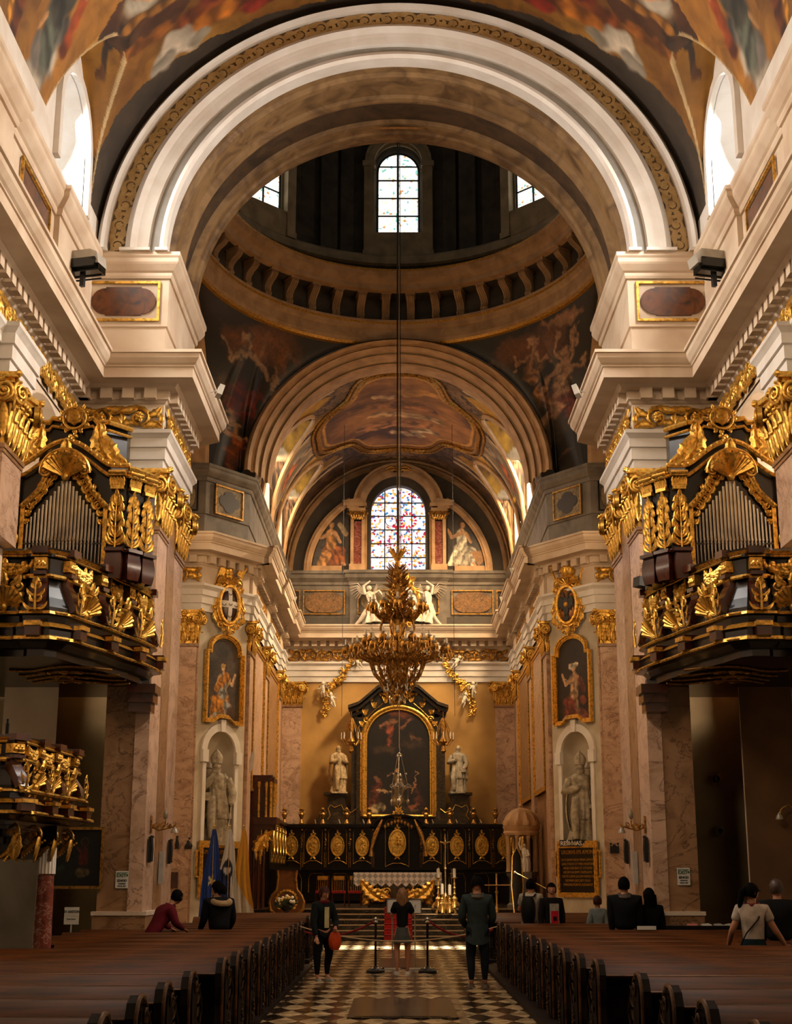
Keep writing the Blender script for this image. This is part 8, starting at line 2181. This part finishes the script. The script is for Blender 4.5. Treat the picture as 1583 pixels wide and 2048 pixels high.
    # bronze reliefs
    def bronze(kind):
        q = MB()
        if kind == 0:
            q.prism([(-.06, -.24), (.05, -.24), (.07, .1), (.05, .2), (-.05, .22), (-.07, .05)], -.05, 0); 
            for i in range(4): q.tube([(-.05 + .035 * i, -.06, -.22), (-.05 + .03 * i, -.07, .0), (-.06 + .04 * i, -.05, .24 - .02 * (i % 2))], .018, 5); q.ball((-.05 + .035 * i, -.06, .22), .025, 6, 5)
        elif kind == 1:
            robe(q, .36, [(0, .12, .09), (.4, .14, .09), (.7, .1, .07), (.85, .05, .04)], 6, .2, .02, 3); q.ball((0, 0, .33), .035, 8, 6)
        elif kind == 2:
            robe(q, .3, [(0, .28, .15), (.3, .30, .15), (.6, .18, .12), (.8, .07, .06)], 6, .2, .05, 5); q.ball((.03, 0, .29), .035, 8, 6)
        else:
            for sx in (-1, 1): robe(q, .30, [(0, .2, .12), (.5, .14, .1), (.8, .06, .05)], 5, .2, .2 * sx, 4); 
            q.prism([(-.13, -.02), (.13, -.02), (.12, .2), (.0, .12), (-.12, .2)], -.06, .0); q.ball((-.1, -.03, .24), .035, 6, 5); q.ball((.1, -.03, .24), .035, 6, 5)
        return q
    for kind, loc, rz, lab in ((0, (-4.56, 26.7, 2.32), PI / 2, 'dark bronze relief of standing figures on the near shaft of the left pier'), (0, (-4.56, 29.0, 2.32), PI / 2, 'dark bronze relief of standing figures on the far shaft of the left pier'),
                               (1, (-6.2, 40.92, 2.60), 0, 'narrow dark bronze figure, left one of the pair beside the left niche'), (2, (-5.88, 40.92, 2.60), 0, 'crouching dark bronze figure, right one of the pair beside the left niche'),
                               (3, (6.05, 40.92, 2.50), 0, 'dark bronze relief of two facing figures on the marble right of the right niche'), (0, (4.56, 26.7, 2.32), -PI / 2, 'dark bronze relief of standing figures on the near shaft of the right pier'), (0, (4.56, 29.0, 2.32), -PI / 2, 'dark bronze relief of standing figures on the far shaft of the right pier')):
        o = bronze(kind).build('bronze_relief', 'iron', angle=60); o.location = loc; o.rotation_euler = (0, 0, rz); tag(o, lab, 'relief')
    q = MB(); q.box(-.16, .16, -.02, 0, -.22, .22); o = q.build('bronze_plate', 'mahog', smooth=False); o.location = (-6.3, 40.95, 1.75); tag(o, 'dark square plate on the marble below the bronze figures at the left', 'plaque')
    # flags
    def flag(x, y, h, cols, lab, wd=.55, tilt=0):
        t = thing('flag', lab, 'flag', (x, y, .07))
        q = MB(); q.tube([(0, 0, 0), (tilt * .1, 0, h + .03)], .014, 6); q.lathe([(.12, 0), (.1, .04), (.02, .06)], 12); q.ball((tilt * .1, 0, h + .06), .03, 8, 6); q.build('pole', 'brass', t)
        nf = 90; nh = 60; hh = h - .28
        def F(u, v):
            w = .04 + .30 * wd * 1.2 * (1 - v) ** .8; a = u * 2 - 1
            return w * a + .02 * np.sin(9 * v), .05 * np.sin(a * 9 + 3 * v) * (1.1 - v) - .02, h - hh + hh * v - .02
        gridpanel('cloth', F, nf, nh, lambda u, v: cols(u, v), 'paint', t)
        return t
    def eu(u, v):
        c = np.broadcast_to(np.array(hx('#123a86')), u.shape + (3,)).copy()
        for (a, b) in ((.5, .52), (.72, .38), (.74, .22), (.55, .06), (.3, .1)):
            ang = np.arctan2((v - b) * 2.2, (u - a) * .6); r = np.sqrt(((u - a) * .6) ** 2 + ((v - b) * 2.2) ** 2)
            c = np.where((r < .085 * (1 + .5 * np.cos(5 * ang)))[..., None], np.array(hx('#f0d890')), c)
        return c
    def slo(u, v):
        d = u + .5 * (1 - v) - .2
        c = np.where((d > .72)[..., None], np.array(hx('#d9d2c8')), np.array(hx('#142a66'))); c = np.where((v > .62)[..., None], np.array(hx('#d9d2c8')), c)
        c = np.where((d < .32)[..., None] & (v < .5)[..., None], np.array(hx('#a81a22')), c)
        e = ((u - .45) / .35) ** 2 + ((v - .62) / .10) ** 2; c = np.where((e < 1)[..., None], np.array(hx('#141d3a')), c)
        e = ((u - .45) / .25) ** 2 + ((v - .63) / .05) ** 2; c = np.where(((e < 1) & (v < .64))[..., None], np.array(hx('#c9c2c0')), c)
        return c
    def vat(u, v): return np.where((u + .25 * v > .62)[..., None] | (v > .95)[..., None], np.array(hx('#e0a42c')), np.array(hx('#ddd0ba'))) if False else np.where((v + .35 * (u - .5) > .42)[..., None], np.array(hx('#dfa030')), np.array(hx('#dccfb8')))
    flag(-4.83, 38.2, 3.0, eu, 'blue flag with yellow stars, leftmost of the three flags by the left niche', 1.0); flag(-4.42, 38.2, 3.0, slo, 'white, blue and red flag with a shield, middle of the three flags', 1.0); flag(-4.05, 38.2, 3.0, vat, 'yellow and white flag, rightmost of the three flags by the left niche', .9)
    # floodlights
    for s in (-1, 1):
        t = thing('floodlight', 'large grey floodlight on the cornice under the %s nave window' % ('left' if s < 0 else 'right'), 'floodlight', (s * 5.88, 24.5, 12.95), s * .25)
        q = MB(); q.prism([(-.38, -.12), (.38, -.12), (.34, .10), (.2, .17), (-.3, .17), (-.42, .05)], -.12, .25) ; q.build('housing', 'greyplastic', t, smooth=False)
        q = MB(); q.box(-.33, .33, -.20, -.12, -.20, -.02, .0, .02); q.add([(-.33, -.14, -.02), (.33, -.14, -.02), (.40, -.02, -.26), (-.26, -.02, -.26)], [(0, 1, 2, 3)]); q.box(-.33, .38, -.1, .2, -.26, -.12); q.build('glass_front', 'glassdark', t, smooth=False)
        q = MB(); q.box(-.04, .04, .0, .08, -.5, -.1); q.tube([(-.3, .2, -.3), (.3, .2, -.3)], .02, 5); q.build('bracket', 'iron', t, smooth=False)
        for (x, y, z, lab) in ((3.40, 25.7, 10.8, 'small white spotlight on the corner of the %s pier cornice'), (3.98, 53.6, 12.15, 'small white spotlight far along the %s chancel cornice'), (3.9, 47.5, 11.95, 'small dark clamp light on the %s chancel cornice')):
            t = thing('spotlight', lab % ('left' if s < 0 else 'right'), 'spotlight', (s * x, y, z), -s * .3)
            q = MB(); q.M = T(0, 0, 0, 0, 0, s * -.3); q.box(-.05, .05, -.14, .14, -.10, .10); q.build('housing', 'greyplastic', t, smooth=False)
            q = MB(); q.tube([(s * .16, .1, .0), (0, .08, .04)], .012, 5); q.build('arm', 'greyplastic', t)
    # starburst clock
    t = thing('wall_clock', 'round dark starburst clock on the chapel wall right of the pier', 'clock', (6.26, 28.48, 3.7))
    q = MB(); q.lathe([(.001, 0), (.07, 0), (.075, .02)], 20); o = q.build('dial', 'iron', t); o.rotation_euler = (PI / 2, 0, 0)
    for i in range(28): a = 2 * PI * i / 28; q = MB(); q.tube([(.09 * cos(a), -.01, .09 * sin(a)), ((.17 - .02 * (i % 2)) * cos(a), -.01, (.17 - .02 * (i % 2)) * sin(a))], .006, 4); q.build('ray', 'oldgold', t)
    q = MB(); q.box(-.006, .006, -.04, -.03, -.06, .06); q.build('hand', 'goldpaint', t)
    q = MB(); q.lathe([(.001, 0), (.10, .02), (.11, .05), (.05, .07)], 20); o = q.build('wall_medallion', 'attic', loc=(6.28, 28.5, 2.7)); o.rotation_euler = (PI / 2, 0, 0); tag(o, 'faint round plaster medallion under the starburst clock', 'medallion')
    # papers on the rear ledge of the right pews
    t = thing('leaflet_shelf', 'dark low shelf with leaflets behind the right pews at the pier foot', 'shelf', (5.6, 26.0, 0)); q = MB(); q.box(-.95, .9, -.2, .2, .0, 1.0); q.build('cabinet', 'black', t, smooth=False)
    for k, (x, c, lab) in enumerate(((5.15, '#b06a5a', 'pink leaflet'), (5.40, '#b8ae9a', 'fanned white leaflets nearest the pink one'), (5.62, '#9d9486', 'white leaflet beside the fanned ones'), (5.82, '#b8ae9a', 'white leaflet, last one along'))):
        q = MB(); q.box(-.09, .09, -.06, .06, 0, .008); q.M = T(0, 0, .01, .3, .1); q.box(-.08, .07, -.05, .05, 0, .004); o = q.build('leaflet', cloth(c), smooth=False); o.location = (x, 25.95, 1.005); o.rotation_euler = (.2, 0, .3 * (k - 1)); tag(o, lab + ' on the dark shelf at the right pier', 'leaflet')
    q = MB(); q.box(-.16, .16, -.0, .02, 0, .06); o = q.build('white_card', 'paper', smooth=False); o.location = (4.2, 25.05, .96); tag(o, 'small white card on a right pew before the two dark-clad people', 'card')
    q = MB(); q.tube([(0, 0, 0), (.12, 0, .5), (.2, 0, .52), (.22, 0, .45)], .012, 5); 
    t = thing('brass_rail', 'slanting brass rail on two posts in front of the right plaque', 'rail', (4.05, 38.8, .0)); q = MB(); q.tube([(-.95, 0, 1.95), (.08, 0, 1.42)], .014, 6); q.ball((-.97, 0, 1.96), .03); q.build('slanting_bar', 'brass', t)
    for x in (.02, .09): q = MB(); q.tube([(x, 0, 0), (x, 0, 1.42)], .012, 6); q.build('post', 'brass', t)
pews(); people(); misc()
M_ = None
# ================================================================== CAMERA, LIGHT, WORLD
cam = bpy.data.cameras.new('camera'); co = bpy.data.objects.new('camera', cam); COL.objects.link(co)
co.location = (0, 0, 1.8); co.rotation_euler = (PI / 2 + math.radians(14.45), 0, 0)
cam.sensor_fit = 'VERTICAL'; cam.sensor_height = 36; cam.lens = 2844 / 2048 * 36
cam.shift_x = -4.5 / 2048
cam.clip_end = 200
SC.camera = co
def area(name, loc, target, sx, sy, power, col, spread=PI):
    l = bpy.data.lights.new(name, 'AREA'); l.shape = 'RECTANGLE'; l.size = sx; l.size_y = sy; l.energy = power; l.color = col; l.spread = spread
    o = bpy.data.objects.new(name, l); COL.objects.link(o); o.location = loc
    o.rotation_euler = (Vector(target) - Vector(loc)).to_track_quat('-Z', 'Y').to_euler()
    return o
def spot(name, loc, target, power, col, ang, blend=.3, rad=.2):
    l = bpy.data.lights.new(name, 'SPOT'); l.energy = power; l.color = col; l.spot_size = math.radians(ang); l.spot_blend = blend; l.shadow_soft_size = rad
    o = bpy.data.objects.new(name, l); COL.objects.link(o); o.location = loc
    o.rotation_euler = (Vector(target) - Vector(loc)).to_track_quat('-Z', 'Y').to_euler()
    return o
W_ = (1, .93, .86); WARM = (1, .66, .36); MID = (1, .74, .48)
def win(loc, dz, sx, sy, power, col, sp=128):
    sgn = -1 if loc[0] > 0 else 1
    return area('daylight_window', loc, (loc[0] + sgn * 5, loc[1] + dz[0], loc[2] + dz[1]), sx, sy, power, col, math.radians(sp))
for s in (-1, 1):
    # nave clerestory windows: the one in view, and those behind it
    win((s * 6.62, 23.65, 15.0), (-.6, -2.2), 1.9, 1.8, 950 if s < 0 else 1150, W_, 132)
    win((s * 6.0, 16.5, 15.0), (2.5, -3), 2.4, 2.4, 330, MID)
    win((s * 6.0, 8.5, 15.0), (3.5, -3), 2.4, 2.4, 330, MID)
    # chapel windows
    win((s * 10.6, 25.0, 9.4), (1.0, 0), 2, 2, 420 if s < 0 else 900, (1, .8, .6), 150)
    win((s * 10.6, 24.5, 4.2), (1.5, -.5), 2, 2, 16 if s < 0 else 7, (1, .8, .5), 150)
    # transepts
    win((s * 6.9, 36.0, 11.0), (2.0, -2), 3, 3, 390, WARM, 140)
# chancel windows
win((4.9, 47.6, 15.6), (1.5, -7), 2.2, 2.4, 2100, (1, .74, .45), 135)
win((4.9, 53.2, 15.6), (1.5, -7), 2.2, 2.4, 850, (1, .66, .34), 135)
win((-4.9, 47.6, 15.6), (1.5, -5), 2.2, 2.4, 420, (1, .74, .45), 135)
win((-4.9, 53.2, 15.6), (1.0, -5), 2.2, 2.4, 330, (1, .66, .36), 135)
spot('sunbeam_transept', (6.4, 36.0, 15.0), (1.4, 45.3, 1.3), 14000, (1, .8, .55), 4.5, .6, .1)
spot('sunbeam_chancel', (4.5, 49.3, 15.8), (-4.5, 47.2, 7.4), 9000, (1, .86, .66), 17, .6, .15)
# a shaft of sun through the transept on the aisle floor
for x in (-1.3, .4, 2.0): spot('sunbeam_transept', (6.4, 36.0, 15.0), (x, 40.0, 0), 170000, (1, .84, .64), 8.5, .5, .1)
wd = bpy.data.worlds.new('world'); SC.world = wd; wd.use_nodes = True
bg = wd.node_tree.nodes['Background']; bg.inputs['Color'].default_value = (1, .80, .60, 1); bg.inputs['Strength'].default_value = .02
SC.view_settings.view_transform = 'Standard'; SC.view_settings.look = 'None'; SC.view_settings.gamma = 1; SC.view_settings.exposure = 0.0
SC.view_settings.use_curve_mapping = False
SC.cycles.max_bounces = 5; SC.cycles.diffuse_bounces = 2; SC.cycles.glossy_bounces = 3; SC.cycles.transmission_bounces = 2
SC.cycles.caustics_reflective = False; SC.cycles.caustics_refractive = False
SC.cycles.sample_clamp_indirect = 4; SC.cycles.use_denoising = True
bpy.context.view_layer.update()
